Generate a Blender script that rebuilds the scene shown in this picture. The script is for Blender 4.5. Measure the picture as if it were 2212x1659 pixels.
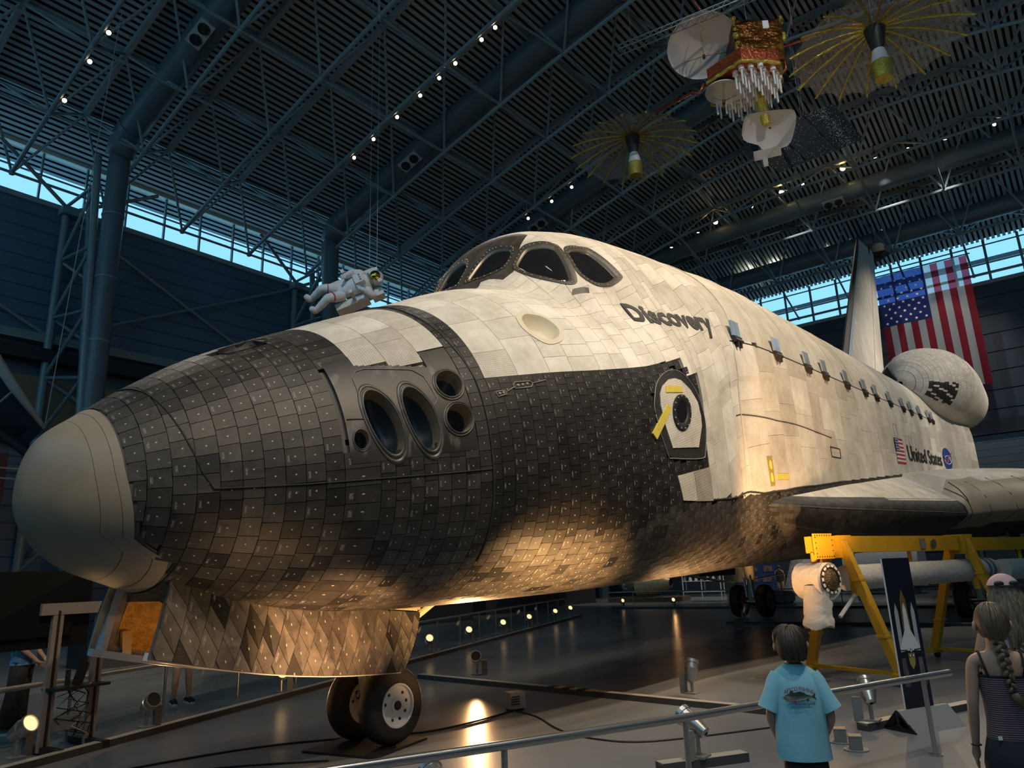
import bpy, bmesh, math, random
from mathutils import Vector, Matrix, noise as mnoise
for o in list(bpy.data.objects): bpy.data.objects.remove(o)
SC = bpy.context.scene
COL = SC.collection
R_ = math.radians
pi = math.pi

# ------------------------------------------------------------------ camera
CAM = Vector((-2.07084, -6.67838, 1.72679))
yaw, pit, rol, FPX = 0.899198, 0.259746, -0.038277, 1558.05
_f = Vector((math.sin(yaw)*math.cos(pit), math.cos(yaw)*math.cos(pit), math.sin(pit)))
_u0 = Vector((-math.sin(yaw)*math.sin(pit), -math.cos(yaw)*math.sin(pit), math.cos(pit)))
_r0 = _f.cross(_u0)
_r = _r0*math.cos(rol) + _u0*math.sin(rol)
_u = -_r0*math.sin(rol) + _u0*math.cos(rol)
cd = bpy.data.cameras.new('camera')
cd.sensor_width = 36.0; cd.lens = 36.0*FPX/2212.0; cd.clip_end = 500; cd.clip_start = .05
cam = bpy.data.objects.new('camera', cd); COL.objects.link(cam)
cam.matrix_world = Matrix(((_r.x, _u.x, -_f.x, CAM.x), (_r.y, _u.y, -_f.y, CAM.y), (_r.z, _u.z, -_f.z, CAM.z), (0, 0, 0, 1)))
SC.camera = cam

# ------------------------------------------------------------------ sky, exposure
wd = bpy.data.worlds.new('sky'); SC.world = wd; wd.use_nodes = True
bg = wd.node_tree.nodes['Background']
bg.inputs[0].default_value = (0.30, 0.68, 0.95, 1); bg.inputs[1].default_value = 1.2
SC.view_settings.view_transform = 'Standard'; SC.view_settings.look = 'None'
SC.view_settings.gamma = 1; SC.view_settings.use_curve_mapping = False
SC.view_settings.exposure = 0.2
LAMP = 1.0      # scale of every lamp in the hall

# ------------------------------------------------------------------ materials
def mat(name, col, rough=.55, metal=0, nz=None, bump=None, emit=None, spec=.5, alpha=1, trans=0, stretch=None, wear=None):
    m = bpy.data.materials.new(name); m.use_nodes = True
    nt = m.node_tree; b = nt.nodes['Principled BSDF']
    c = (col[0], col[1], col[2], 1)
    b.inputs['Base Color'].default_value = c
    b.inputs['Roughness'].default_value = rough; b.inputs['Metallic'].default_value = metal
    b.inputs['Specular IOR Level'].default_value = spec
    b.inputs['Alpha'].default_value = alpha
    b.inputs['Transmission Weight'].default_value = trans
    if emit:
        b.inputs['Emission Color'].default_value = (*emit[0], 1); b.inputs['Emission Strength'].default_value = emit[1]
    if nz or bump or wear:
        tc = nt.nodes.new('ShaderNodeTexCoord'); vec = tc.outputs['Object']
        if stretch:
            mp = nt.nodes.new('ShaderNodeMapping'); mp.inputs['Scale'].default_value = stretch
            nt.links.new(vec, mp.inputs[0]); vec = mp.outputs[0]
    last = None
    if nz:
        n = nt.nodes.new('ShaderNodeTexNoise'); n.inputs['Scale'].default_value = nz[0]; n.inputs['Detail'].default_value = 5
        nt.links.new(vec, n.inputs['Vector'])
        r = nt.nodes.new('ShaderNodeValToRGB'); a = nz[1]
        r.color_ramp.elements[0].position = .3; r.color_ramp.elements[1].position = .7
        r.color_ramp.elements[0].color = (*[x*(1-a) for x in col], 1); r.color_ramp.elements[1].color = (*[min(1, x*(1+a)) for x in col], 1)
        nt.links.new(n.outputs['Fac'], r.inputs[0]); last = r.outputs[0]
    if wear:   # (scale, threshold, colour)
        n = nt.nodes.new('ShaderNodeTexNoise'); n.inputs['Scale'].default_value = wear[0]; n.inputs['Detail'].default_value = 8
        nt.links.new(vec, n.inputs['Vector'])
        r = nt.nodes.new('ShaderNodeValToRGB'); r.color_ramp.elements[0].position = wear[1]; r.color_ramp.elements[1].position = wear[1]+.08
        mx = nt.nodes.new('ShaderNodeMix'); mx.data_type = 'RGBA'
        nt.links.new(n.outputs['Fac'], r.inputs[0]); nt.links.new(r.outputs[0], mx.inputs[0])
        if last: nt.links.new(last, mx.inputs[6])
        else: mx.inputs[6].default_value = c
        mx.inputs[7].default_value = (*wear[2], 1); last = mx.outputs[2]
    if last: nt.links.new(last, b.inputs['Base Color'])
    if bump:
        n = nt.nodes.new('ShaderNodeTexNoise'); n.inputs['Scale'].default_value = bump[0]; n.inputs['Detail'].default_value = 6
        nt.links.new(vec, n.inputs['Vector'])
        bp = nt.nodes.new('ShaderNodeBump'); bp.inputs['Strength'].default_value = bump[1]; bp.inputs['Distance'].default_value = bump[2] if len(bump) > 2 else .02
        nt.links.new(n.outputs['Fac'], bp.inputs['Height']); nt.links.new(bp.outputs[0], b.inputs['Normal'])
    return m

# ------------------------------------------------------------------ mesh builder
class MB:
    def __init__(s): s.v = []; s.f = []; s.uv = None; s.tint = None
    def add(s, vs, fs):
        k = len(s.v); s.v += [tuple(x) for x in vs]; s.f += [tuple(i+k for i in f) for f in fs]; return s
    def box(s, c, d, rot=None, bev=0):
        x, y, z = d[0]/2, d[1]/2, d[2]/2
        vs = [Vector((a*x, b*y, e*z)) for a in (-1, 1) for b in (-1, 1) for e in (-1, 1)]
        if rot is not None: vs = [rot @ q for q in vs]
        c = Vector(c)
        return s.add([c+q for q in vs], [(0, 1, 3, 2), (4, 6, 7, 5), (0, 4, 5, 1), (2, 3, 7, 6), (0, 2, 6, 4), (1, 5, 7, 3)])
    def bar(s, a, b, w, h, up=(0, 0, 1)):      # rectangular bar from a to b
        a = Vector(a); b = Vector(b); d = (b-a); L = d.length; d.normalize()
        up = Vector(up); x = d.cross(up)
        if x.length < 1e-4: x = d.cross(Vector((1, 0, 0)))
        x.normalize(); u = x.cross(d)
        vs = []
        for p in (a, b):
            for (i, j) in ((-1, -1), (1, -1), (1, 1), (-1, 1)): vs.append(p+x*(i*w/2)+u*(j*h/2))
        return s.add(vs, [(3, 2, 1, 0), (4, 5, 6, 7), (0, 1, 5, 4), (1, 2, 6, 5), (2, 3, 7, 6), (3, 0, 4, 7)])
    def cyl(s, a, b, r, r2=None, n=12, cap=True):
        a = Vector(a); b = Vector(b); r2 = r if r2 is None else r2
        d = (b-a).normalized(); x = d.orthogonal().normalized(); y = d.cross(x)
        vs = []
        for p, q in ((a, r), (b, r2)):
            for i in range(n):
                t = 2*pi*i/n; vs.append(p+x*(q*math.cos(t))+y*(q*math.sin(t)))
        fs = [(i, (i+1) % n, n+(i+1) % n, n+i) for i in range(n)]
        if cap: fs += [tuple(range(n-1, -1, -1)), tuple(range(n, 2*n))]
        return s.add(vs, fs)
    def lathe(s, prof, o=(0, 0, 0), ax=(0, 0, 1), n=24, arc=2*pi, x0=None):   # prof: (r, h)
        o = Vector(o); d = Vector(ax).normalized(); x = (Vector(x0).normalized() if x0 else d.orthogonal().normalized()); y = d.cross(x)
        full = abs(arc-2*pi) < 1e-6; m = n if full else n+1
        vs = []; fs = []
        for (r, h) in prof:
            for i in range(m):
                t = arc*i/n; vs.append(o+d*h+x*(r*math.cos(t))+y*(r*math.sin(t)))
        for k in range(len(prof)-1):
            for i in range(n):
                j = (i+1) % m
                fs.append((k*m+i, k*m+j, (k+1)*m+j, (k+1)*m+i))
        return s.add(vs, fs)
    def tube(s, pts, r, n=8, cap=True):
        pts = [Vector(p) for p in pts]; rs = r if isinstance(r, (list, tuple)) else [r]*len(pts)
        vs = []; fs = []; x = None
        for i, p in enumerate(pts):
            d = (pts[min(i+1, len(pts)-1)]-pts[max(i-1, 0)]).normalized()
            if x is None: x = d.orthogonal().normalized()
            else:
                x = x-d*x.dot(d); x.normalize()
            y = d.cross(x)
            for k in range(n):
                t = 2*pi*k/n; vs.append(p+x*(rs[i]*math.cos(t))+y*(rs[i]*math.sin(t)))
        for i in range(len(pts)-1):
            for k in range(n):
                fs.append((i*n+k, i*n+(k+1) % n, (i+1)*n+(k+1) % n, (i+1)*n+k))
        if cap: fs += [tuple(range(n-1, -1, -1)), tuple(range((len(pts)-1)*n, len(pts)*n))]
        return s.add(vs, fs)
    def sph(s, c, r, n=12, sc=(1, 1, 1), rot=None):
        c = Vector(c); vs = []; fs = []; m = n//2
        for i in range(m+1):
            a = pi*i/m
            for k in range(n):
                t = 2*pi*k/n
                q = Vector((r*sc[0]*math.sin(a)*math.cos(t), r*sc[1]*math.sin(a)*math.sin(t), r*sc[2]*math.cos(a)))
                if rot is not None: q = rot @ q
                vs.append(c+q)
        for i in range(m):
            for k in range(n): fs.append((i*n+k, (i+1)*n+k, (i+1)*n+(k+1) % n, i*n+(k+1) % n))
        return s.add(vs, fs)
    def prism(s, poly, fn, h0, h1):    # poly 2D, fn(u,v,h)->3D
        n = len(poly)
        vs = [fn(u, v, h0) for u, v in poly]+[fn(u, v, h1) for u, v in poly]
        return s.add(vs, [tuple(range(n-1, -1, -1)), tuple(range(n, 2*n))]+[(i, (i+1) % n, n+(i+1) % n, n+i) for i in range(n)])
    def grid(s, rows, closed=False):   # list of rows of points
        n = len(rows[0]); vs = [p for r in rows for p in r]; fs = []
        for i in range(len(rows)-1):
            for k in range(n if closed else n-1):
                fs.append((i*n+k, i*n+(k+1) % n, (i+1)*n+(k+1) % n, (i+1)*n+k))
        return s.add(vs, fs)
    def mesh(s, name, m, smooth=False):
        me = bpy.data.meshes.new(name); me.from_pydata([tuple(x) for x in s.v], [], s.f)
        if m: me.materials.append(m)
        if smooth:
            if smooth is True or smooth == 1:
                for p in me.polygons: p.use_smooth = True
            else:
                me.shade_smooth() if hasattr(me, 'shade_smooth') else None
                bm = bmesh.new(); bm.from_mesh(me)
                bmesh.ops.remove_doubles(bm, verts=bm.verts, dist=1e-5)
                bmesh.ops.recalc_face_normals(bm, faces=bm.faces)
                for e in bm.edges:
                    e.smooth = len(e.link_faces) == 2 and e.calc_face_angle(0) < R_(smooth)
                for f in bm.faces: f.smooth = True
                bm.to_mesh(me); bm.free()
        me.update(); return me
    def build(s, name, m, parent=None, smooth=False, world=False, label=None, **kw):
        if parent is not None and world:
            inv = wmat(parent).inverted()
            s.v = [tuple(inv @ Vector(x)) for x in s.v]
        me = s.mesh(name, m, smooth)
        o = bpy.data.objects.new(name, me); COL.objects.link(o)
        if parent is not None: o.parent = parent
        tag(o, label, **kw)
        return o
def wmat(o):
    q = o.rotation_quaternion if o.rotation_mode == 'QUATERNION' else o.rotation_euler
    m = Matrix.LocRotScale(o.location, q, o.scale)
    return wmat(o.parent) @ m if o.parent else m
def tag(o, label=None, cat=None, group=None, kind=None):
    if label: o['label'] = label
    if cat: o['category'] = cat
    if group: o['group'] = group
    if kind: o['kind'] = kind
    return o
def thing(name, label, cat, loc=(0, 0, 0), rz=0, group=None):
    o = bpy.data.objects.new(name, None); COL.objects.link(o); o.empty_display_size = .2
    o.location = loc; o.rotation_euler = (0, 0, rz)
    return tag(o, label, cat, group)
def link_copy(src, parent=None, mw=None):
    c = src.copy(); COL.objects.link(c); c.parent = parent
    return c
def copy_tree(o, parent=None, label=None):
    kids = [k for k in o.children]
    c = link_copy(o, parent)
    if label: c['label'] = label
    for k in kids: copy_tree(k, c)
    return c
def inst(name, me, parent, loc, rot=None, scale=None, **kw):
    o = bpy.data.objects.new(name, me); COL.objects.link(o); o.parent = parent; o.location = loc
    if rot is not None:
        o.rotation_mode = 'QUATERNION'; o.rotation_quaternion = rot
    if scale: o.scale = scale
    return tag(o, **kw)
def span(name, me, parent, a, b, r=1.0):      # unit z-cylinder mesh stretched from a to b
    a = Vector(a); b = Vector(b); d = b-a
    return inst(name, me, parent, a, Vector((0, 0, 1)).rotation_difference(d.normalized()), (r, r, d.length))
def spot(name, parent, loc, target, watts, col, ang=60, blend=.6, size=.06):
    l = bpy.data.lights.new(name, 'SPOT'); l.energy = watts*LAMP; l.color = col; l.spot_size = R_(ang); l.spot_blend = blend; l.shadow_soft_size = size
    o = bpy.data.objects.new(name, l); COL.objects.link(o); o.parent = parent
    d = Vector(target)-Vector(loc)
    o.location = Vector(loc)-(parent.location if parent else Vector((0, 0, 0)))
    o.rotation_mode = 'QUATERNION'; o.rotation_quaternion = Vector((0, 0, -1)).rotation_difference(d.normalized())
    return o
ORD = 'first second third fourth fifth sixth seventh eighth ninth tenth eleventh twelfth thirteenth fourteenth fifteenth sixteenth seventeenth eighteenth'.split()
random.seed(7)
WARM = (1.0, .72, .42); AMBER = (1.0, .54, .22); COOLW = (1.0, .9, .75)
# ================================================================== THE HALL
def _hip(z, x):      # the roof also falls towards the back wall
    if x is None or x <= 30: return z
    e = 24.6-5.6*((x-30)/16.6)**1.35; d = z-e
    return z-.5*(d+math.sqrt(d*d+.5))+.35*math.sqrt(.5)*.5
def duct_z(y, x=None): return _hip(24.6-5.1*(abs(y)/22.0)**1.3, x)
def deck_z(y, x=None): return duct_z(y, x)+1.25
YW = 25.0; XB = 46.6; XF = -14.0
M_floor = mat('polished concrete', (.215, .215, .215), .26, 0, nz=(.35, .22), bump=(18, .05, .004), spec=.6)
M_deck = mat('dark painted deck', (.34, .40, .42), .4)
M_wall = mat('blue metal cladding', (.078, .135, .20), .55, nz=(.5, .12))
M_wall2 = mat('grey blue cladding', (.036, .056, .078), .6)
M_steel = mat('teal grey steel', (.19, .235, .245), .35)
M_steel2 = mat('light steel', (.26, .29, .30), .38)
M_frame = mat('cream sill', (.55, .55, .45), .5)
M_duct = mat('slate duct', (.10, .13, .145), .4)
M_glass = bpy.data.materials.new('clerestory glass'); M_glass.use_nodes = True
_n = M_glass.node_tree; _n.nodes.clear()
_o = _n.nodes.new('ShaderNodeOutputMaterial'); _t = _n.nodes.new('ShaderNodeBsdfTransparent'); _g = _n.nodes.new('ShaderNodeBsdfGlossy'); _x = _n.nodes.new('ShaderNodeMixShader')
_t.inputs[0].default_value = (.92, .97, 1, 1); _g.inputs['Roughness'].default_value = .02; _x.inputs[0].default_value = .04
_n.links.new(_t.outputs[0], _x.inputs[1]); _n.links.new(_g.outputs[0], _x.inputs[2]); _n.links.new(_x.outputs[0], _o.inputs[0])
def smat(m): return m

MB().box((20, 0, -.1), (90, 64, .2)).build('floor', M_floor, kind='structure')
# corrugated deck: trapezoid ribs that run along the hall
def ribbed(y0, y1, step):
    rows = [[], []]; prof = []
    y = y0; k = 0
    while y < y1:
        for dy, dz in ((0, 0), (.11, 0), (.112, -.15), (.268, -.15)):
            prof.append((y+dy, dz))
        y += step
    return prof
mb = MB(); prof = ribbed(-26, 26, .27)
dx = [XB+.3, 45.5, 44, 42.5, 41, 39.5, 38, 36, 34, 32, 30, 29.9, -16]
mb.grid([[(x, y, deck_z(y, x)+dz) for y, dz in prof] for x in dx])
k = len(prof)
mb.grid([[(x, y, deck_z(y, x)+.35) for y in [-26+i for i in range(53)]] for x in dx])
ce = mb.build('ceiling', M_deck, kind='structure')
ce.data.materials.append(mat('deck slot shade', (.012, .015, .017), .8))
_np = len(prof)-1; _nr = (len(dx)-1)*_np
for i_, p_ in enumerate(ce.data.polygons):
    if i_ < _nr and (i_ % _np) % 4 != 2: p_.material_index = 1  # near-black slot faces put the shade between the ribs into the colour
# side walls: lapped horizontal boards of the metal cladding
def clad(name, p0, p1, z0, z1, nrm, m, step=.62):
    """corrugated sheet wall between plan points p0,p1; nrm = inward"""
    mb = MB(); p0 = Vector(p0); p1 = Vector(p1); nrm = Vector(nrm)
    r0 = []; r1 = []; z = z0
    while z < z1-.01:
        for dz, d in ((0, .05), (.03, .0), (step-.03, .0), (step-.0, .05)):
            zz = min(z+dz, z1)
            r0.append((p0.x+nrm.x*d, p0.y+nrm.y*d, zz)); r1.append((p1.x+nrm.x*d, p1.y+nrm.y*d, zz))
        z += step
    mb.grid([r0, r1])
    q = [(p.x-nrm.x*.25, p.y-nrm.y*.25, z) for z in (z0, z1) for p in (p0, p1)]
    mb.add(q, [(0, 1, 3, 2)])
    return mb.build(name, m, kind='structure')
clad('wall_left', (XF, YW, 0), (XB, YW, 0), 0, 17.3, (0, -1, 0), M_wall)
clad('wall_right', (XF, -YW, 0), (XB, -YW, 0), 0, 17.3, (0, 1, 0), M_wall)
clad('wall_front', (XF, -YW, 0), (XF, YW, 0), 0, 9.9, (1, 0, 0), M_wall2, 1.1)  # unseen wall, added to cut the blue sky fill on the nose
clad('wall_back', (XB, -YW, 0), (XB, YW, 0), 0, 17.25, (-1, 0, 0), M_wall2, 1.1)
# clerestory windows: sill, head, mullions and panes
def clerestory(name, x0, x1, y, z0, z1, axis):
    w = thing(name, None, None, ((x0+x1)/2, y, z0) if axis == 'x' else (y, (x0+x1)/2, z0)); tag(w, kind='structure')
    P = (lambda s, d, z: (s, y+d, z)) if axis == 'x' else (lambda s, d, z: (y+d, s, z))
    sg = -1 if y > 0 else 1
    MB().bar(P(x0, 0, z0), P(x1, 0, z0), .35, .22).build('window_sill', M_steel2, w, world=True)
    n = int(round((x1-x0)/1.72)); d = (x1-x0)/n
    def top(s): return z1 if axis == 'x' else max(z0+.6, min(deck_z(s, y)-.35, z1))
    if axis == 'x': MB().bar(P(x0, 0, z1), P(x1, 0, z1), .3, .34).build('window_head', M_frame, w, world=True)
    pm = MB().box((0, 0, .5), (d, .02, 1) if axis == 'x' else (.02, d, 1)).mesh('pane', M_glass)
    mm = MB().box((0, 0, .5), (.07, .14, 1)).mesh('mullion', M_steel)
    for i in range(n+1):
        s = x0+i*d; inst('mullion', mm, w, Vector(P(s, 0, z0))-w.location, scale=(1, 1, top(s)-z0))
        if i < n: inst('pane', pm, w, Vector(P(s+d/2, 0, z0))-w.location, scale=(1, 1, top(s+d/2)-z0))
    if axis == 'x': MB().bar(P(x0, sg*.1, (z0+z1)/2), P(x1, sg*.1, (z0+z1)/2), .05, .07).build('rail', M_steel, w, world=True)
    else:
        for zz in (z0+1.15, z0+2.3):
            MB().bar(P(x0, -.12, zz), P(x1, -.12, zz), .06, .07).build('rail', M_steel, w, world=True)
clerestory('window_1', XF, XB, YW, 17.35, 19.75, 'x')
clerestory('window_2', XF, XB, -YW, 17.35, 19.75, 'x')
clerestory('window_3', -16, 16, XB, 17.35, 20.2, 'y')
clerestory('fill_window', -24.9, 24.9, XF, 10, 24.5, 'y')  # unseen window band behind the camera, added for cool fill light
for i, (a, b) in enumerate((((XF, YW+.1), (XB, YW+.1)), ((XF, -YW-.1), (XB, -YW-.1)))):
    MB().box(((XF+XB)/2, a[1], 20.3), (XB-XF, .3, .95)).build('trim_%d' % (i+1), M_wall2, kind='structure')
# gable infill above the back windows
mb = MB()
ys = [-25+i*.5 for i in range(101)]
mb.grid([[(XB+.1, y, (20.2 if abs(y) <= 16 else 17.2)) for y in ys], [(XB+.1, y, max(deck_z(y, XB)+.1, 17.3)) for y in ys]])
mb.build('trim_3', M_wall2, kind='structure')
# roll-up door in the back wall: separate slats
w = thing('door_1', None, None, (XB-.2, -6, 0)); tag(w, kind='structure')
sm = MB().box((0, 0, .2), (.08, 9.6, .385)).mesh('slat', mat('door slat', (.10, .135, .155), .45))
M_darkmetal = mat('dark door steel', (.02, .025, .03), .5)
for i in range(21): inst('slat', sm, w, (0, 0, i*.4+.02))
MB().box((.0, 0, 8.85), (.5, 10.4, .8)).build('door_hood', M_darkmetal, w)
for s in (-1, 1): MB().box((.02, s*5.05, 4.2), (.3, .4, 8.4)).build('guide', M_steel, w)

# ---------------------------------------------------------------- roof space frame
G = 3.42
xs = [5.5+G*i for i in range(-5, 13)]
ys = [G*j for j in range(-7, 8)]
def lowz(y, x=None): return duct_z(y, x)-1.2
def upz(y, x=None): return deck_z(y, x)-.28
MT = {r: MB().cyl((0, 0, 0), (0, 0, 1), 1, n=8).mesh('tube', M_steel) for r in (0,)}[0]
MI = MB().box((0, 0, .5), (.9, 2.2, 1)).mesh('flange_beam', M_steel2)
MN = MB().sph((0, 0, 0), .13, 8).mesh('node', M_steel)
nb = 0
for i, x in enumerate(xs):
    t = thing('roof_truss', 'dark steel tube roof truss with pyramid webs, %s from the back windows' % ORD[len(xs)-1-i], 'truss', (x, 0, lowz(0, x)), 0, 'roof trusses across the hangar')
    L = t.location
    lo = [Vector((x, y, lowz(y, x))) for y in ys]
    up = [Vector((x+G/2, y+G/2, upz(y+G/2, x+G/2))) for y in ys[:-1]]
    mb = MB(); mb.tube(lo, .085, 8); mb.build('bottom_chord', M_steel, t, world=True)
    mb = MB()
    for a, b in zip(up[:-1], up[1:]): mb.bar(a, b, .2, .26)
    mb.build('top_chord', M_steel2, t, world=True)
    for j, p in enumerate(lo):
        if p.y < -9 : continue
        for dx in (-1, 1):
            for dj in (-1, 0):
                if not 0 <= j+dj < len(up): continue
                if dx == -1 and i == 0: continue
                u = up[j+dj] if dx == 1 else Vector((x-G/2, up[j+dj].y, upz(up[j+dj].y, x-G/2)))
                if u.x > XB-.3 or p.x > XB-.3: continue
                if dx == 1 or u.y > -9: span('web', MT, t, p-L, u-L, .055 if dj else .06)
        inst('node', MN, t, p-L)
        if i < len(xs)-1: span('strut', MT, t, p-L, Vector((x+G, p.y, lowz(p.y, x+G)))-L, .06)
# perforated purlin beams that run along the hall at the upper nodes
for j, y in enumerate(ys[:-1]):
    yy = y+G/2
    if yy < -8: continue
    pm = MB(); px = [-14, 30, 33, 36, 39, 42, 44.5, XB]
    for a, b in zip(px[:-1], px[1:]): pm.bar((a, yy, upz(yy, a)+.1), (b, yy, upz(yy, b)+.1), .09, .16)
    t = pm.build('roof_purlin', M_steel, label='thin dark steel purlin below the ribbed deck, %s from the blue wall' % ORD[len(ys)-2-j], cat='beam', group='roof purlins')

# ---------------------------------------------------------------- wall columns: tapered tube columns with lacing
def column(x, label):
    t = thing('truss_column', label, 'column', (x, YW-1.4, 0), 0, 'truss columns along the blue wall')
    yb = YW-.55; top = Vector((x, YW-1.6, 17.2))
    A = (Vector((x-.1, YW-.45, 0)), Vector((x-.1, YW-.6, 17.3)))
    B = (Vector((x+.6, YW-3.6, 0)), Vector((x+.1, YW-2.7, 18.9)))
    C = (Vector((x+1.9, YW-.6, 0)), Vector((x+.5, YW-1.2, 18.0)))
    for P in (A, B, C): MB().cyl(P[0], P[1], .17, .14, 12).build('leg', M_steel, t, world=True, smooth=40)
    n = 7
    for k in range(n):
        f0 = k/n; f1 = (k+1)/n
        a = A[0].lerp(A[1], f0); b = B[0].lerp(B[1], (f0+f1)/2); c = A[0].lerp(A[1], f1); d = C[0].lerp(C[1], (f0+f1)/2)
        for p, q in ((a, b), (b, c), (b, d), (d, c)): MB().cyl(p, q, .07, n=8).build('lacing', M_steel, t, world=True)
    MB().box((x, YW-.7, 17.0), (.7, .5, .35)).build('head_plate', M_steel, t, world=True)
    for dx in (-3, 3): MB().cyl((x, YW-.8, 17.0), (x+dx, YW-1.8, 18.6), .08, n=8).build('brace', M_steel, t, world=True)
    return t
for x, l in ((-3.2, 'laced steel tube column left of the nose, mostly out of frame'), (7.8, 'laced steel tube column nearest the nose against the blue wall'), (18.9, 'laced steel tube column behind the floating astronaut'), (30, 'laced steel tube column behind the shuttle cabin'), (40.5, 'laced steel tube column near the back corner')):
    column(x, l)
# crossed wind rods and the mid-height rail beam along the blue wall
for wi, (a, b) in enumerate((((-3.2, 17), (7.8, 11.6)), ((7.8, 11.6), (18.9, 17)), ((7.8, 17), (18.9, 11.6)), ((18.9, 11.6), (30, 17)), ((18.9, 17), (30, 11.6)))):
    MB().cyl((a[0], YW-.35, a[1]), (b[0], YW-.35, b[1]), .07, n=8).build('wind_brace', M_steel, label=('diagonal brace rod at the far left of the blue wall', 'rising diagonal brace rod between nose column and astronaut column', 'falling diagonal brace rod between nose column and astronaut column', 'rising diagonal brace rod behind the shuttle cabin', 'falling diagonal brace rod behind the shuttle cabin')[wi], cat='brace', group='wind braces on the blue wall')
MB().box(((XF+XB)/2, YW-.3, 11.5), (XB-XF, .4, .35)).build('wall_beam', M_steel, label='long horizontal steel rail halfway up the blue wall', cat='beam')
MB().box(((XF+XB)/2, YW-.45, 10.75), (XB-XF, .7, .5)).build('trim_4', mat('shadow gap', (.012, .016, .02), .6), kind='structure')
# lower openings in the blue wall with tan bulkhead
MB().box((4, YW-.35, 8.6), (20, .3, 2.6)).build('trim_5', mat('tan bulkhead', (.20, .14, .085), .7, nz=(1, .1)), kind='structure')

# ---------------------------------------------------------------- air ducts
def air_duct(x, y_end, label, vert=True, r=.55):
    t = thing('air_duct', label, 'duct', (x, 21.6, 0), 0, 'round air ducts under the roof')
    pts = []; y = 20.9
    while y > y_end: pts.append(Vector((x, y, duct_z(y, x)))); y -= .9
    segs = []; cur = []
    prof = []
    mb = MB()
    # spiral-wound skin: shallow hoops
    path = []; rad = []
    for a, b in zip(pts[:-1], pts[1:]):
        for k in range(6):
            path.append(a.lerp(b, k/6)); rad.append(r*(1.0 if k % 2 else .988))
    path.append(pts[-1]); rad.append(r)
    mb.tube(path, rad, 24); mb.build('run', M_duct, t, world=True, smooth=True)
    for q, k in ((0, 0), (len(pts)//3, 1), (len(pts)*2//3, 2)):
        d = (pts[min(q+1, len(pts)-1)]-pts[q]).normalized()
        MB().cyl(pts[q]-d*.12, pts[q]+d*.12, r*1.05, n=24).build('collar', M_duct, t, world=True, smooth=40)
    if vert:
        p0 = pts[0]; el = [p0+Vector((0, 0, 0)), p0+Vector((0, .45, -.12)), p0+Vector((0, .8, -.45)), p0+Vector((0, .95, -.95)), Vector((x, p0.y+.95, 0))]
        MB().tube(el[:4], r*.99, 24).build('elbow', M_duct, t, world=True, smooth=True)
        MB().cyl(el[3], el[4], r*.72, n=28).build('riser', M_duct, t, world=True, smooth=40)
        for z in (16.2, 13.5, 10.9, 8.2): MB().cyl((x, p0.y+.95, z), (x, p0.y+.95, z+.07), r*.76, n=28).build('band', M_steel, t, world=True, smooth=40)
    return t, pts
def vent(t, pts, y, x, r=.55):
    c = Vector((x-.3, y, duct_z(y, x)-.5)); s = (duct_z(y-.5, x)-duct_z(y+.5, x)); 
    rot = Matrix.Rotation(-math.atan(s), 3, 'X') @ Matrix.Rotation(R_(20), 3, 'Y')
    pl = MB().box(c, (.55, 1.15, .12), rot).build('vent', mat('vent plate', (.42, .44, .42), .5), t, world=True)
    for sgn in (-1, 1):
        q = c+rot @ Vector((0, sgn*.28, -.06))
        m = MB(); n = rot @ Vector((0, 0, -1))
        m.lathe([(.0, .03), (.09, .06), (.11, .02), (.16, .02), (.17, .06), (.21, .06), (.22, 0)], q, n, 20)
        m.build('jet_nozzle', M_darkmetal, pl, world=True, smooth=40)
for x, ye, yv, l in ((8.55, 4, 15.2, 'round slate duct rising from the wall nearest the shuttle nose'), (19.15, -4, 15.6, 'long round slate duct passing over the shuttle cabin'), (28.65, -6, 15.2, 'round slate duct emerging behind the cockpit roof'), (39.2, -9, 1.9, 'round slate duct carrying the three bright amber lamps'), (43.4, -9, 1.3, 'round slate duct nearest the flag and back windows')):
    t, pts = air_duct(x, ye, l)
    vent(t, pts, yv, x)
# ================================================================== THE SPACE SHUTTLE
import numpy as np
AL = 0.0655862; I2M = .0254; XC, ZC = 372.463, 230.806
def L(X, Y, Z): return Vector(((X-XC)*I2M, Y*I2M, (Z-ZC)*I2M))
SH = thing('space_shuttle', 'black and white space shuttle orbiter with stained heat tiles on its landing gear', 'spacecraft', (3.6068, 0, 0))
SH.rotation_euler = (0, -AL, 0)
_RM = Matrix.LocRotScale(SH.location, SH.rotation_euler, None); _RI = _RM.inverted()
def w2L(p): return _RI @ Vector(p)
XS = [235.5, 240, 250, 266, 290, 330, 380, 430, 470, 510, 545, 580, 700, 1310, 1400, 1510]
TX = np.sqrt(np.array(XS)-235.5)
T_zt = [338.7, 356.0, 364.4, 376.0, 390.5, 407.8, 427.9, 445.7, 449.6, 455.4, 471.6, 489.4, 510.0, 507.5, 500, 488]
T_zb = [338.2, 324.6, 314.6, 307.3, 297.6, 289.5, 286, 284, 282.8, 282.2, 281.6, 281, 278.4, 262, 262, 268]
T_w = [0, 16.7, 27.7, 38.7, 50.7, 66.9, 81.8, 91.6, 96.6, 100.3, 102.3, 104.6, 107.1, 106, 114, 126]
T_zw = [338, 337, 336, 336, 337, 340, 345, 352, 360, 370, 380, 395, 405, 405, 400, 395]
T_nu = [2, 2, 2, 2, 2, 2.05, 2.1, 2.2, 2.2, 2.3, 2.4, 2.3, 2.2, 2.2, 2.4, 2.6]
T_nl = [2, 2, 2, 2.1, 2.2, 2.4, 2.7, 3.2, 3.8, 4.5, 5, 5.5, 6, 7, 7, 7]
CXs = [400, 420, 440, 460, 480, 500, 520, 545, 580, 640]
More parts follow.
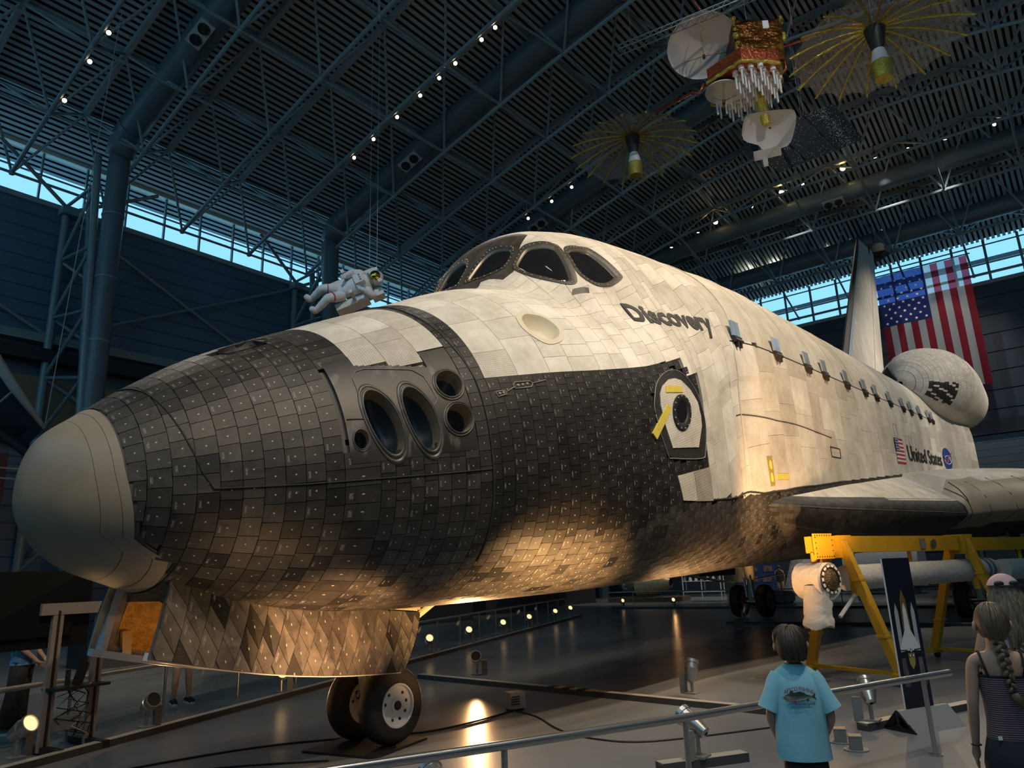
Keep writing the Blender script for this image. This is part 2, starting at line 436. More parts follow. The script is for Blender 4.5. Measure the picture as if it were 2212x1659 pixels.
C_z = [420.0, 432.0, 445.5, 469.3, 493.6, 500.9, 504.9, 506.6, 505.7, 504.9]
C_w = [40.0, 52.0, 61.9, 70.9, 80.1, 80.1, 86.7, 91.8, 97.1, 98.4]
def pch(x, y, xq):
    x = np.asarray(x, float); y = np.asarray(y, float); h = np.diff(x); d = np.diff(y)/h
    m = np.zeros(len(x)); m[0] = d[0]; m[-1] = d[-1]
    for i in range(1, len(x)-1):
        if d[i-1]*d[i] > 0:
            w1 = 2*h[i]+h[i-1]; w2 = h[i]+2*h[i-1]; m[i] = (w1+w2)/(w1/d[i-1]+w2/d[i])
    i = np.clip(np.searchsorted(x, xq)-1, 0, len(x)-2); t = np.clip((xq-x[i])/h[i], 0, 1)
    return y[i]*(1+2*t)*(1-t)**2+m[i]*h[i]*t*(1-t)**2+y[i+1]*t*t*(3-2*t)+m[i+1]*h[i]*t*t*(t-1)
_XT = np.unique(np.concatenate([235.5+np.linspace(0, 1, 400)**2*20, np.arange(255, 1512, .5)])); _TQ = np.sqrt(_XT-235.5)
_TB = [pch(TX, a_, _TQ) for a_ in (T_zt, T_zb, T_w, T_zw, T_nu, T_nl)]+[pch(CXs, a_, _XT) for a_ in (C_z, C_w)]
def surf(X, th):        # X in orbiter inches, th in radians; port side, returns (N,3)
    X = np.asarray(X, float); th = np.asarray(th, float); X, th = np.broadcast_arrays(X, th)
    ZT, ZB, Wd, ZW, NU, NL, CZ, CW = [np.interp(X, _XT, a_) for a_ in _TB]; Wd = np.maximum(Wd, 1e-3)
    c = np.cos(th); s = np.sin(th); hu = np.maximum(ZT-ZW, 1e-3); hl = np.maximum(ZW-ZB, 1e-3)
    up = ((np.abs(c)/Wd)**NU+(np.abs(s)/hu)**NU)**(-1/NU); lo = ((np.abs(c)/Wd)**NL+(np.abs(s)/hl)**NL)**(-1/NL)
    r = np.where(s >= 0, up, lo)
    hc = np.maximum(CZ-ZW, 1)
    rc = ((np.abs(c)/CW)**2.3+(np.maximum(s, 1e-4)/hc)**2.3)**(-1/2.3)
    on = (X > 400) & (X < 650) & (s > 0)
    r = np.where(on, (r**26+np.where(on, rc, 0)**26)**(1/26.), r)
    return np.stack([X, -r*c, ZW+r*s], -1)
def surfn(X, th, off=0.):
    X = np.asarray(X, float); th = np.asarray(th, float); X, th = np.broadcast_arrays(X, th)
    p = surf(X, th); a = surf(X+.4, th)-surf(np.maximum(X-.4, 235.6), th); b = surf(X, th+.004)-surf(X, th-.004)
    n = np.cross(a, b); n /= np.maximum(np.linalg.norm(n, axis=-1, keepdims=True), 1e-9)
    # outward
    out = np.stack([0*p[..., 0], p[..., 1], p[..., 2]-345], -1)
    sg = np.sign((n*out).sum(-1)); sg[sg == 0] = 1
    return p+n*sg[..., None]*np.asarray(off)[..., None] if np.ndim(off) else p+n*sg[..., None]*off
def LA(p): return [((q[0]-XC)*I2M, q[1]*I2M, (q[2]-ZC)*I2M) for q in p.reshape(-1, 3)]
D2R = pi/180
def pt(X, deg, off=0., side=1):
    p = surfn(np.array([X]), np.array([deg*D2R]), off)[0]
    return L(p[0], p[1]*side, p[2])
_TZ = {}
def th_of_z(X, z):
    k = (round(float(X), 1), round(float(z), 1))
    if k not in _TZ: _TZ[k] = _th_of_z(*k)
    return _TZ[k]
def _th_of_z(X, z):
    t = np.radians(np.linspace(-80, 85, 331)); zz = surf(np.full_like(t, X), t)[:, 2]
    return float(np.degrees(np.interp(z, zz, t)))
def arc_tab(X, t0, t1, n=160):
    t = np.linspace(t0, t1, n)*D2R; p = surf(np.full(n, X), t)
    s = np.concatenate([[0], np.cumsum(np.linalg.norm(np.diff(p, axis=0), axis=1))]); return t/D2R, s
def inpoly(x, y, P):
    c = False; j = len(P)-1
    for i in range(len(P)):
        if (P[i][1] > y) != (P[j][1] > y) and x < (P[j][0]-P[i][0])*(y-P[i][1])/(P[j][1]-P[i][1]+1e-12)+P[i][0]: c = not c
        j = i
    return c

# ---- outlines traced on the hull, (station, angle)
W1o = [(450.2, 88.3), (456, 88.6), (463, 88.3), (468.5, 86.8), (470.5, 84), (470.5, 78), (468.5, 76.3), (462.5, 75.2), (457.5, 75.5), (452, 80.5)]
W1g = [(452.2, 87), (457, 87.4), (462.5, 86.9), (466, 85.4), (467.5, 83), (467.5, 78.8), (466, 77.4), (461.5, 76.8), (457.5, 77.5), (453.8, 81.2)]
W2o = [(459, 72.5), (464, 74.3), (470, 74.8), (474, 72.8), (480.8, 68), (482, 65.5), (476.3, 55), (473, 53.3), (467.5, 56.5), (460, 65)]
W2g = [(461.3, 71.3), (465, 72.5), (469.4, 72.4), (472.5, 70.4), (476.5, 67), (477, 64.8), (472.8, 56.8), (471, 55.8), (467.5, 58.3), (462, 66)]
W3o = [(484, 65), (495, 66), (504, 65.3), (509.5, 63), (515, 53), (513, 50.3), (494, 50), (484.5, 51.5), (478.5, 55), (479.5, 60)]
W3g = [(486, 63.2), (495, 64), (502.5, 63.3), (506, 61.5), (510, 53.8), (508.5, 52), (494.5, 51.8), (487, 53), (482, 56), (482.5, 59.5)]
WINS = [(W1o, W1g), (W2o, W2g), (W3o, W3g)]
BLKW = [(408, 90), (420, 81), (436, 79), (444, 79), (449, 80.5), (451, 78), (452, 72.6), (458, 71.5), (461, 73.2), (471, 75.6), (479, 76.4), (481, 90)]
STAR = [(414.5, 42.5), (419.0, 44.3), (424, 43.6), (429.5, 41.6), (432.3, 38), (431.5, 35.3), (427.5, 33.3), (420.5, 32.8), (416.0, 34.8), (413.2, 38.6)]
HW = [(486.8, 5), (488.4, 8.5), (492.5, 10.6), (500, 11.9), (506, 11.7), (512, 10.4), (519.5, 6.5), (525.2, 2), (527, -2.5), (526.6, -5.5), (519.8, -11.3), (492.8, -8.3), (488, -.5)]
HO = [(481, 3), (483.6, 8.6), (489.5, 12.4), (500, 14.4), (510.5, 13.9), (518, 11.2), (525.5, 5.5), (530, -.5), (531.4, -6.5), (527.2, -13.4), (522, -14.8), (493, -11.3), (487.6, -9.4)]
NOZ = [(330.5, 15.8, 5.6, 13.2), (344.8, 15.0, 5.5, 12.4), (360, 24.3, 5.5, 6.0), (360, 13.0, 5.5, 5.9), (321.2, 11.0, 2.6, 3.9)]
SLOT = [(292.5, 74), (297, 78), (305, 79), (310.5, 75.5), (311, 70.5), (303.5, 67), (295, 68.2)]
def xcap(t):            # rear edge of the nose cap
    return float(np.interp(t, [-90, -60, -44, -37, -32, -27, -10, -5, 12, 33, 90], [272, 271.5, 270.5, 269.5, 263.5, 258.8, 256.8, 256.2, 254.6, 254, 253]))
def th_b(X):            # upper edge of the black tiles on the side
    if X < 327: return 90.
    if X < 354: return float(np.interp(X, [327, 354], [39, 32.3]))
    if X < 366.6: return 38.5
    if X < 377: return 90.
    if X < 500: return float(np.interp(X, [377, 486, 500], [24.2, 18, 17.8]))
    if X < 517: return 17.4
    if X < 523: return 14
    if X < 530: return 11
    if X < 535: return 6
    if X < 538: return -7
    return -100
def th_low(X):          # lower edge of the white skin aft of the hatch
    z = float(np.interp(X, [494, 498.5, 540, 563, 637, 775, 1126, 1510], [336, 324, 324.5, 325.5, 329, 336, 350, 352]))
    return th_of_z(X, z)
def ell_in(X, t, k=1.0):
    for (cx, ct, a, b) in NOZ:
        r = 66 if cx < 350 else 76
        dv = (t-ct)*D2R*r
        if ((X-cx+(.18*dv if b > 8 else 0))/(a*k))**2+(dv/(b*k))**2 < 1: return True
    return False
def in_well(X, p): return 279 < X < 384 and abs(p[1]) < 21 and p[2] < 320

# ---- materials
def tile_mat(name):
    m = bpy.data.materials.new(name); m.use_nodes = True; nt = m.node_tree; b = nt.nodes['Principled BSDF']; N = nt.nodes.new; K = nt.links.new
    b.inputs['Roughness'].default_value = .52; b.inputs['Specular IOR Level'].default_value = .45
    at = N('ShaderNodeAttribute'); at.attribute_name = 'tint'
    uv = N('ShaderNodeUVMap'); uv.uv_map = 'UVMap'
    tc = N('ShaderNodeTexCoord')
    n1 = N('ShaderNodeTexNoise'); n1.inputs['Scale'].default_value = 3.2; n1.inputs['Detail'].default_value = 9; n1.inputs['Roughness'].default_value = .7; n1.inputs['Distortion'].default_value = 1.2
    K(tc.outputs['Object'], n1.inputs['Vector'])
    r1 = N('ShaderNodeValToRGB'); r1.color_ramp.elements[0].position = .36; r1.color_ramp.elements[1].position = .78
    r1.color_ramp.elements[0].color = (.62, .62, .62, 1); r1.color_ramp.elements[1].color = (2.1, 2.0, 1.9, 1)
    K(n1.outputs['Fac'], r1.inputs[0])
    mu = N('ShaderNodeMix'); mu.data_type = 'RGBA'; mu.blend_type = 'MULTIPLY'; mu.inputs[0].default_value = 1
    K(at.outputs['Color'], mu.inputs[6]); K(r1.outputs[0], mu.inputs[7])
    # scratches
    mp = N('ShaderNodeMapping'); mp.inputs['Scale'].default_value = (5, 5, 26); mp.inputs['Rotation'].default_value = (.3, .5, .2)
    K(tc.outputs['Object'], mp.inputs[0]); n2 = N('ShaderNodeTexNoise'); n2.inputs['Scale'].default_value = 2.5; n2.inputs['Detail'].default_value = 6; K(mp.outputs[0], n2.inputs['Vector'])
    r2 = N('ShaderNodeValToRGB'); r2.color_ramp.elements[0].position = .66; r2.color_ramp.elements[1].position = .74
    K(n2.outputs['Fac'], r2.inputs[0])
    mx = N('ShaderNodeMix'); mx.data_type = 'RGBA'; K(r2.outputs[0], mx.inputs[0]); K(mu.outputs[2], mx.inputs[6]); mx.inputs[7].default_value = (.12, .11, .1, 1)
    # injection dot in the middle of each tile
    ds = N('ShaderNodeVectorMath'); ds.operation = 'DISTANCE'; ds.inputs[1].default_value = (.5, .5, 0); K(uv.outputs[0], ds.inputs[0])
    lt = N('ShaderNodeMath'); lt.operation = 'LESS_THAN'; lt.inputs[1].default_value = .045; K(ds.outputs['Value'], lt.inputs[0])
    m2 = N('ShaderNodeMix'); m2.data_type = 'RGBA'; K(lt.outputs[0], m2.inputs[0]); K(mx.outputs[2], m2.inputs[6]); m2.inputs[7].default_value = (.4, .38, .35, 1)
    # stencilled part number: broken short strokes in a narrow strip
    sx = N('ShaderNodeSeparateXYZ'); K(uv.outputs[0], sx.inputs[0])
    mp2 = N('ShaderNodeMapping'); mp2.inputs['Scale'].default_value = (26, 90, 1); K(uv.outputs[0], mp2.inputs[0])
    va = N('ShaderNodeVectorMath'); va.operation = 'ADD'; K(mp2.outputs[0], va.inputs[0])
    v3 = N('ShaderNodeVectorMath'); v3.operation = 'SCALE'; v3.inputs['Scale'].default_value = 900; K(at.outputs['Vector'], v3.inputs[0]); K(v3.outputs[0], va.inputs[1])
    n3 = N('ShaderNodeTexNoise'); n3.inputs['Scale'].default_value = 1; n3.inputs['Detail'].default_value = 0; K(va.outputs[0], n3.inputs['Vector'])
    g = N('ShaderNodeMath'); g.operation = 'GREATER_THAN'; g.inputs[1].default_value = .54; K(n3.outputs['Fac'], g.inputs[0])
    c1 = N('ShaderNodeMath'); c1.operation = 'COMPARE'; c1.inputs[1].default_value = .16; c1.inputs[2].default_value = .055; K(sx.outputs[0], c1.inputs[0])
    c2 = N('ShaderNodeMath'); c2.operation = 'COMPARE'; c2.inputs[1].default_value = .42; c2.inputs[2].default_value = .2; K(sx.outputs[1], c2.inputs[0])
    p1 = N('ShaderNodeMath'); p1.operation = 'MULTIPLY'; K(c1.outputs[0], p1.inputs[0]); K(c2.outputs[0], p1.inputs[1])
    p2 = N('ShaderNodeMath'); p2.operation = 'MULTIPLY'; K(p1.outputs[0], p2.inputs[0]); K(g.outputs[0], p2.inputs[1])
    p3 = N('ShaderNodeMath'); p3.operation = 'MULTIPLY'; K(p2.outputs[0], p3.inputs[0]); K(at.outputs['Alpha'], p3.inputs[1])
    m3 = N('ShaderNodeMix'); m3.data_type = 'RGBA'; K(p3.outputs[0], m3.inputs[0]); K(m2.outputs[2], m3.inputs[6]); m3.inputs[7].default_value = (.3, .29, .27, 1)
    K(m3.outputs[2], b.inputs['Base Color'])
    bp = N('ShaderNodeBump'); bp.inputs['Strength'].default_value = .25; bp.inputs['Distance'].default_value = .006; K(n1.outputs['Fac'], bp.inputs['Height']); K(bp.outputs[0], b.inputs['Normal'])
    return m
def blanket_mat(name):
    m = bpy.data.materials.new(name); m.use_nodes = True; nt = m.node_tree; b = nt.nodes['Principled BSDF']; N = nt.nodes.new; K = nt.links.new
    b.inputs['Roughness'].default_value = .75; b.inputs['Specular IOR Level'].default_value = .2
    at = N('ShaderNodeAttribute'); at.attribute_name = 'tint'; uv = N('ShaderNodeUVMap'); uv.uv_map = 'UVMap'; tc = N('ShaderNodeTexCoord')
    sx = N('ShaderNodeSeparateXYZ'); K(uv.outputs[0], sx.inputs[0])
    ln = []
    for k in (0, 1):
        f = N('ShaderNodeMath'); f.operation = 'FRACT'; K(sx.outputs[k], f.inputs[0])
        a = N('ShaderNodeMath'); a.operation = 'LESS_THAN'; a.inputs[1].default_value = .17; K(f.outputs[0], a.inputs[0]); ln.append(a)
    mxm = N('ShaderNodeMath'); mxm.operation = 'MAXIMUM'; K(ln[0].outputs[0], mxm.inputs[0]); K(ln[1].outputs[0], mxm.inputs[1])
    q = N('ShaderNodeMath'); q.operation = 'MULTIPLY'; K(mxm.outputs[0], q.inputs[0]); K(at.outputs['Alpha'], q.inputs[1])
    m1 = N('ShaderNodeMix'); m1.data_type = 'RGBA'; m1.blend_type = 'MULTIPLY'; K(q.outputs[0], m1.inputs[0]); K(at.outputs['Color'], m1.inputs[6]); m1.inputs[7].default_value = (.62, .58, .52, 1)
    # grime: soft stains and thin dark flecks
    n1 = N('ShaderNodeTexNoise'); n1.inputs['Scale'].default_value = 1.6; n1.inputs['Detail'].default_value = 10; n1.inputs['Roughness'].default_value = .75; K(tc.outputs['Object'], n1.inputs['Vector'])
    r1 = N('ShaderNodeValToRGB'); r1.color_ramp.elements[0].position = .3; r1.color_ramp.elements[1].position = .62; r1.color_ramp.elements[0].color = (.66, .62, .56, 1); r1.color_ramp.elements[1].color = (1.04, 1.03, 1.02, 1)
    K(n1.outputs['Fac'], r1.inputs[0])
    m2 = N('ShaderNodeMix'); m2.data_type = 'RGBA'; m2.blend_type = 'MULTIPLY'; m2.inputs[0].default_value = 1; K(m1.outputs[2], m2.inputs[6]); K(r1.outputs[0], m2.inputs[7])
    mp = N('ShaderNodeMapping'); mp.inputs['Scale'].default_value = (3, 14, 9); mp.inputs['Rotation'].default_value = (0, .35, 0); K(tc.outputs['Object'], mp.inputs[0])
    n2 = N('ShaderNodeTexNoise'); n2.inputs['Scale'].default_value = 3; n2.inputs['Detail'].default_value = 7; n2.inputs['Roughness'].default_value = .65; K(mp.outputs[0], n2.inputs['Vector'])
    r2 = N('ShaderNodeValToRGB'); r2.color_ramp.elements[0].position = .685; r2.color_ramp.elements[1].position = .73; K(n2.outputs['Fac'], r2.inputs[0])
    m3 = N('ShaderNodeMix'); m3.data_type = 'RGBA'; K(r2.outputs[0], m3.inputs[0]); K(m2.outputs[2], m3.inputs[6]); m3.inputs[7].default_value = (.2, .16, .12, 1)
    K(m3.outputs[2], b.inputs['Base Color'])
    bp = N('ShaderNodeBump'); bp.inputs['Strength'].default_value = .5; bp.inputs['Distance'].default_value = .008; bp.invert = True; K(q.outputs[0], bp.inputs['Height']); K(bp.outputs[0], b.inputs['Normal'])
    return m
M_tile = tile_mat('black heat tile'); M_blank = blanket_mat('white insulation')
M_gap = mat('tile gap filler', (.10, .095, .085), .8)
M_gapw = mat('white gap', (.42, .38, .31), .8)
M_rcc = mat('grey carbon nose cap', (.29, .245, .185), .46, nz=(2.2, .14), bump=(30, .06, .003), wear=(9, .72, (.36, .31, .22)))
M_black = mat('matt black', (.012, .012, .013), .55)
M_rubber = mat('tyre rubber', (.014, .013, .013), .7, nz=(6, .2))
M_white = mat('white paint', (.62, .62, .61), .4, nz=(4, .06))
M_chrome = mat('bare metal', (.55, .53, .5), .25, 1)
M_gold = mat('gold foil lining', (.62, .42, .12), .3, .85, nz=(14, .3), bump=(22, .5, .01))
M_thr = mat('thruster metal', (.42, .34, .22), .42, .45, nz=(5, .2))
M_thrin = mat('thruster throat', (.05, .075, .105), .35, .3)
M_strut = mat('cream strut paint', (.52, .47, .33), .4)
M_yel = mat('yellow placard', (.62, .50, .08), .5, wear=(60, .62, (.08, .07, .02)))
M_txt = mat('black lettering', (.02, .02, .02), .6)
M_glassd = mat('dark cockpit glass', (.012, .012, .014), .06, 0, spec=.8)

def attrs(me, tints, uvs):
    a = me.attributes.new('tint', 'FLOAT_COLOR', 'FACE'); a.data.foreach_set('color', np.asarray(tints, np.float32).ravel())
    u = me.uv_layers.new(name='UVMap'); u.data.foreach_set('uv', np.asarray(uvs, np.float32).ravel())
QUADS = [(0, 1, 2, 3), (0, 4, 5, 1), (1, 5, 6, 2), (2, 6, 7, 3), (3, 7, 4, 0)]
QUV = [[(0, 0), (1, 0), (1, 1), (0, 1)]]+[[(0, 0)]*4]*4
def tiles_mesh(name, tl):       # tl: list of (8 verts, tint)
    V = []; Fc = []; T = []; UV = []
    for v8, t in tl:
        k = len(V); V += v8; Fc += [tuple(i+k for i in f) for f in QUADS]; T += [t]*5
        for f in QUV: UV += f
    me = bpy.data.meshes.new(name); me.from_pydata(V, [], Fc); me.materials.append(M_tile); attrs(me, T, UV); me.update(); return me

# ---- hull skin under the tiles (3.5 cm below the outer surface), with the wheel well and nozzle holes left open
def hull():
    Xg = np.unique(np.concatenate([[254], np.arange(256, 470, 3.), np.arange(470, 700, 6.), np.arange(700, 1511, 15.)]))
    tg = np.linspace(-90, 90, 91)
    XX, TT = np.meshgrid(Xg, tg, indexing='ij')
    P = surfn(XX, TT*D2R, -1.4)
    for side in (1, -1):
        Q = P.copy(); Q[..., 1] *= side
        V = LA(Q); F_ = []; Mi = []
        n = len(tg)
        for i in range(len(Xg)-1):
            xm = (Xg[i]+Xg[i+1])/2
            for k in range(n-1):
                tm = (tg[k]+tg[k+1])/2
                if ell_in(xm, tm, 1.45): continue
                if in_well(xm, Q[i, k]): continue
                if 408 < xm < 438 and inpoly(422.5+(xm-422.5)/1.3, 38.6+(tm-38.6)/1.3, STAR): continue
                if 292 < xm < 311 and inpoly(xm, tm, SLOT): continue
                F_.append((i*n+k, i*n+k+1, (i+1)*n+k+1, (i+1)*n+k)); Mi.append(0 if (tm < th_b(xm) or tm < th_low(max(xm, 494)) and xm > 494) else 1)
        me = bpy.data.meshes.new('hull_skin'); me.from_pydata(V, [], F_); me.materials.append(M_gap); me.materials.append(M_gapw)
        me.polygons.foreach_set('material_index', Mi); me.polygons.foreach_set('use_smooth', [True]*len(F_)); me.update()
        o = bpy.data.objects.new('hull_skin', me); COL.objects.link(o); o.parent = SH
hull()
# aft bulkhead and nose ring
t = np.linspace(-90, 90, 40)*D2R; p = surfn(np.full(40, 1509.), t, -1.4); ring = LA(p)+[(a, -b, c) for a, b, c in LA(p)[::-1]]
MB().add(ring, [tuple(range(len(ring)))]).build('aft_bulkhead', M_gapw, SH)

# ---- reinforced nose cap
def capgrid(f0, f1, off, n=96, m=26):
    rows = []
    for j in range(m+1):
        row = []
        for k in range(n):
            a = -90+360*k/n; side = 1; tt = a
            if a > 90: tt = 180-a; side = -1
            f = f0+(f1-f0)*j/m
            X = 235.6+(xcap(tt)-235.6)*f*f
            p = surfn(np.array([X]), np.array([tt*D2R]), off)[0]
            row.append(L(p[0], p[1]*side, p[2]))
        rows.append(row)
    return rows
mb = MB(); mb.grid(capgrid(.02, .80, 0), True); 
mb.add([L(235.5, 0, 338.4)]+capgrid(.02, .03, 0, m=1)[0], [(0, (k+1) % 96+1, k+1) for k in range(96)])
mb.build('nose_cap', M_rcc, SH, smooth=60, label='smooth grey carbon nose cap')
mb = MB(); mb.grid(capgrid(.803, .93, -.02, m=8), True); mb.build('cap_ring', M_rcc, SH, smooth=60)
mb = MB(); mb.grid(capgrid(.933, .995, 0, m=5), True); mb.build('cap_ring', M_rcc, SH, smooth=60)
mb = MB(); mb.grid(capgrid(.78, 1.02, -.5, m=6), True); mb.build('cap_seal', M_gap, SH, smooth=60)

# ---- black tiles
rnd = random.Random(11)
def tint_black(X, t, side):
    r = rnd.random(); u = rnd.random()
    if X > 372: b = .006 if r < .05 else .010+.006*u
    else: b = .008 if r < .05 else (.013 if r < .14 else .018+.015*u)
    if X < 300 and r > .55: b *= 1.35
    if t < -25 and r > .10: b = max(b, .018)*(2.1 if X > 330 else 1.4)       # tiles low on the hull are lighter
    if t < -25 and X > 600: b *= .7
    c = (b*1.04, b*.97, b*.9)
    return (*c, 1.0 if rnd.random() < .42 else 0.0)
def ring_edges():
    e = [253.2]; 
    while e[-1] < 320: e.append(e[-1]+6.15)
    e[-1] = 327.
    e += list(np.linspace(327, 354, 6)[1:])+[360.4, 366.6, 372., 377.]
    while e[-1] < 1500: e.append(e[-1]+(6.1 if e[-1] < 720 else 8.5))
    return e
REJ = {'n': 0}
def black_tiles():
    E = ring_edges(); out = []
    for ri, (x0, x1) in enumerate(zip(E[:-1], E[1:])):
        xm = (x0+x1)/2; top = th_b(xm)
        if xm > 538: top = th_low(xm)
        th, s = arc_tab(xm, top, -90)
        S = s[-1]; w = 6.15 if xm < 720 else 8.5
        n = max(1, int(round(S/w))); ed = np.linspace(0, S, n+1)
        if ri % 2 and n > 2: ed = np.concatenate([[0], (ed[:-1]+ed[1:])/2, [S]])
        te = np.interp(ed, s, th)
        for side in (1, -1):
            if side == -1 and xm > 430 and True:
                lim = -55     # only the belly shows on the far side
            else: lim = 95
            for a, b in zip(te[:-1], te[1:]):
                tm = (a+b)/2
                if tm > lim and side == -1: continue
                if 530 < xm < 538 and th_low(xm) < tm: continue
                xa = x0; 
                xc_ = xcap(tm)
                if x1 < xc_+1.2: continue
                if x0 < xc_+.3: xa = xc_+.35
                if xa > x1-1: continue
                if ell_in(xm, tm, 1.08) or (318.5 < xm < 366 and 4.6 < tm < (41.5 if xm < 327 else 39)): continue
                if 479 < xm < 534 and inpoly(xm, tm, HO): continue
                if 290 < xm < 313 and inpoly(xm, tm, SLOT): continue
                g = .10; hh = .055*rnd.random()
                Xq = np.array([xa+g, x1-g, x1-g, xa+g]*2); da = (a-b)*.018
                Tq = np.array([b+da, b+da, a-da, a-da]*2)
                if 377.1 < x0 < 485: wq = max(0., min(1., (tm+40)/(top+40))); Tq = Tq+np.array([(th_b(xx)-top)*wq for xx in Xq])
                Tq = Tq*D2R
                out.append((Xq, Tq, [hh]*4+[-1.3]*4, tint_black(xm, tm, side), xm, tm, side))
    A = surfn(np.concatenate([q[0] for q in out]), np.concatenate([q[1] for q in out]), np.concatenate([q[2] for q in out])).reshape(-1, 8, 3)
    res = []
    for P8, q in zip(A, out):
        if in_well(q[4], P8[:4].mean(0)): continue
        if q[6] == -1: P8 = P8*np.array([1, -1, 1])
        res.append((LA(P8), q[3], q[4], q[5], q[6]))
    return res
BT = black_tiles()
def score(v8):
    c = _RM @ Vector([sum(q[i] for q in v8[:4])/4 for i in range(3)])
    a = Vector(v8[1])-Vector(v8[0]); b = Vector(v8[3])-Vector(v8[0]); n = a.cross(b); ar = n.length
    n = (_RM.to_3x3() @ n).normalized(); d = c-CAM; f = abs(n.dot(d.normalized()))
    o = c-(_RM @ L(XC+100, 0, 345)); 
    return ar*f/d.length_squared
BT.sort(key=lambda t: -(score(t[0]) if t[4] == 1 else 0))
for v8, tn, xm, tm, sd in BT[:300]:
    me = tiles_mesh('heat_tile', [(v8, tn)]); o = bpy.data.objects.new('heat_tile', me); COL.objects.link(o); o.parent = SH
me = tiles_mesh('heat_tiles', [(a, b) for a, b, *_ in BT[300:]]); o = bpy.data.objects.new('heat_tiles', me); COL.objects.link(o); o.parent = SH; o['kind'] = 'stuff'

# ---- white blankets and tiles
def white_excl(X, t):
    if ell_in(X, t, 1.05): return True
    if 410 < X < 436 and inpoly(422.5+(X-422.5)/1.12, 38.6+(t-38.6)/1.12, STAR): return True
    if 448 < X < 517:
        for wo, wg in WINS:
            cx = sum(p[0] for p in wo)/len(wo); ct = sum(p[1] for p in wo)/len(wo)
            if inpoly(cx+(X-cx)/.95, ct+(t-ct)/.95, wo): return True
    return False
WP = []
def white_patch(x0, x1, t0, t1, tint, side, gap=.09, step=4.0, off=0., excl=True):
    th, s = arc_tab((x0+x1)/2, t0, t1, 60); S = s[-1]
    nx = max(1, int(math.ceil((x1-x0)/step/1.4))); nt = max(1, int(math.ceil(S/step)))
    gx = np.linspace(x0+gap, x1-gap, nx+1); sv = np.linspace(gap, S-gap, nt+1); gt = np.interp(sv, s, th)
    XX, TT = np.meshgrid(gx, gt, indexing='ij')
    xm_ = (x0+x1)/2
    if 377 <= x0 and x1 < 500: tb_ = th_b(xm_); TT = TT+np.interp(XX, [377, 486, 500], [24.2, 18, 17.8])*np.clip((90-TT)/(90-tb_), 0, 1)-tb_*np.clip((90-TT)/(90-tb_), 0, 1)
    P = surfn(XX, TT*D2R, off); B = surfn(XX, TT*D2R, -1.3)
    if side == -1: P[..., 1] *= -1; B[..., 1] *= -1
    V = LA(P); k0 = len(V); V += LA(B); n = nt+1; Fc = []; UV = []
    for i in range(nx):
        for k in range(nt):
            if excl and white_excl((gx[i]+gx[i+1])/2, (gt[k]+gt[k+1])/2): continue
            Fc.append((i*n+k, i*n+k+1, (i+1)*n+k+1, (i+1)*n+k)); UV += [(gx[i], sv[k]), (gx[i], sv[k+1]), (gx[i+1], sv[k+1]), (gx[i+1], sv[k])]
    if not Fc: return
    full = len(Fc) == nx*nt
    if full:
        for i in range(nx):
            for kk in (0, nt): Fc.append((i*n+kk, (i+1)*n+kk, k0+(i+1)*n+kk, k0+i*n+kk)); UV += [(.5, .5)]*4
        for k in range(nt):
            for ii in (0, nx): Fc.append((ii*n+k, ii*n+k+1, k0+ii*n+k+1, k0+ii*n+k)); UV += [(.5, .5)]*4
    c = V[(nx//2)*n+nt//2]
    WP.append((V, Fc, UV, tint, side, c, (x1-x0)*S))
def wt(q=None, base=.68, var=.045):
    b = base+var*(rnd.random()-.5)*2
    return (b, b*.965, b*.89, (1. if rnd.random() < .5 else 0.) if q is None else q)
def white_zone(x0, x1, tf, t1f, wx, wt_, side, step=4.0, **kw):
    x = x0
    while x < x1-.5:
        w = min(wx*(.75+.5*rnd.random()), x1-x)
        if x1-(x+w) < wx*.4: w = x1-x
        xm = x+w/2; a = tf(xm); b = t1f(xm)
        th, s = arc_tab(xm, a, b, 120); S = s[-1]
        pos = 0
        while pos < S-.5:
            h = min(wt_*(.6+.8*rnd.random()), S-pos)
            if S-(pos+h) < wt_*.35: h = S-pos
            white_patch(x, x+w, float(np.interp(pos, s, th)), float(np.interp(pos+h, s, th)), wt(**kw), side, step=step)
            pos += h
        x += w
for side in (1, -1):
    white_zone(327, 354, lambda X: th_b(X), lambda X: 90, 13, 15, side)
    white_zone(354, 366.6, lambda X: 38.5, lambda X: 90, 13, 16, side)
    white_zone(377, 412, th_b, lambda X: 90, 17, 19, side)
    white_zone(412, 446, th_b, lambda X: 90, 14, 12, side, step=2.2, q=0.)
    white_zone(446, 520, th_b, lambda X: 90, 12, 9, side, step=1.7, q=0.)
    white_zone(520, 538, lambda X: th_b(X) if X < 535 else -7.2, lambda X: 90, 6, 17, side)
    white_zone(538, 582, th_low, lambda X: 90, 15, 17, side)
    white_zone(530, 538, th_low, lambda X: -7.2, 8, 14, side)
    hz = lambda X: th_of_z(X, 424.5)
    white_zone(582, 1307, th_low, hz, 34, 26, side, base=.62, var=.06)
    white_zone(582, 1307, hz, lambda X: 90, 58, 60, side, base=.53, var=.05, q=0.)
    white_zone(1307, 1509, th_low, lambda X: 90, 45, 30, side, base=.62)
def patches_mesh(name, L_):
    V = []; Fc = []; UV = []; T = []
    for v, f, u, tn, *_ in L_:
        k = len(V); V += v; Fc += [tuple(i+k for i in q) for q in f]; UV += u; T += [tn]*len(f)
    me = bpy.data.meshes.new(name); me.from_pydata(V, [], Fc); me.materials.append(M_blank); attrs(me, T, UV)
    me.polygons.foreach_set('use_smooth', [False]*len(Fc)); me.update(); return me
def wscore(p):
    c = _RM @ Vector(p[5]); return p[6]/(c-CAM).length_squared if p[4] == 1 else 0
WP.sort(key=lambda p: -wscore(p))
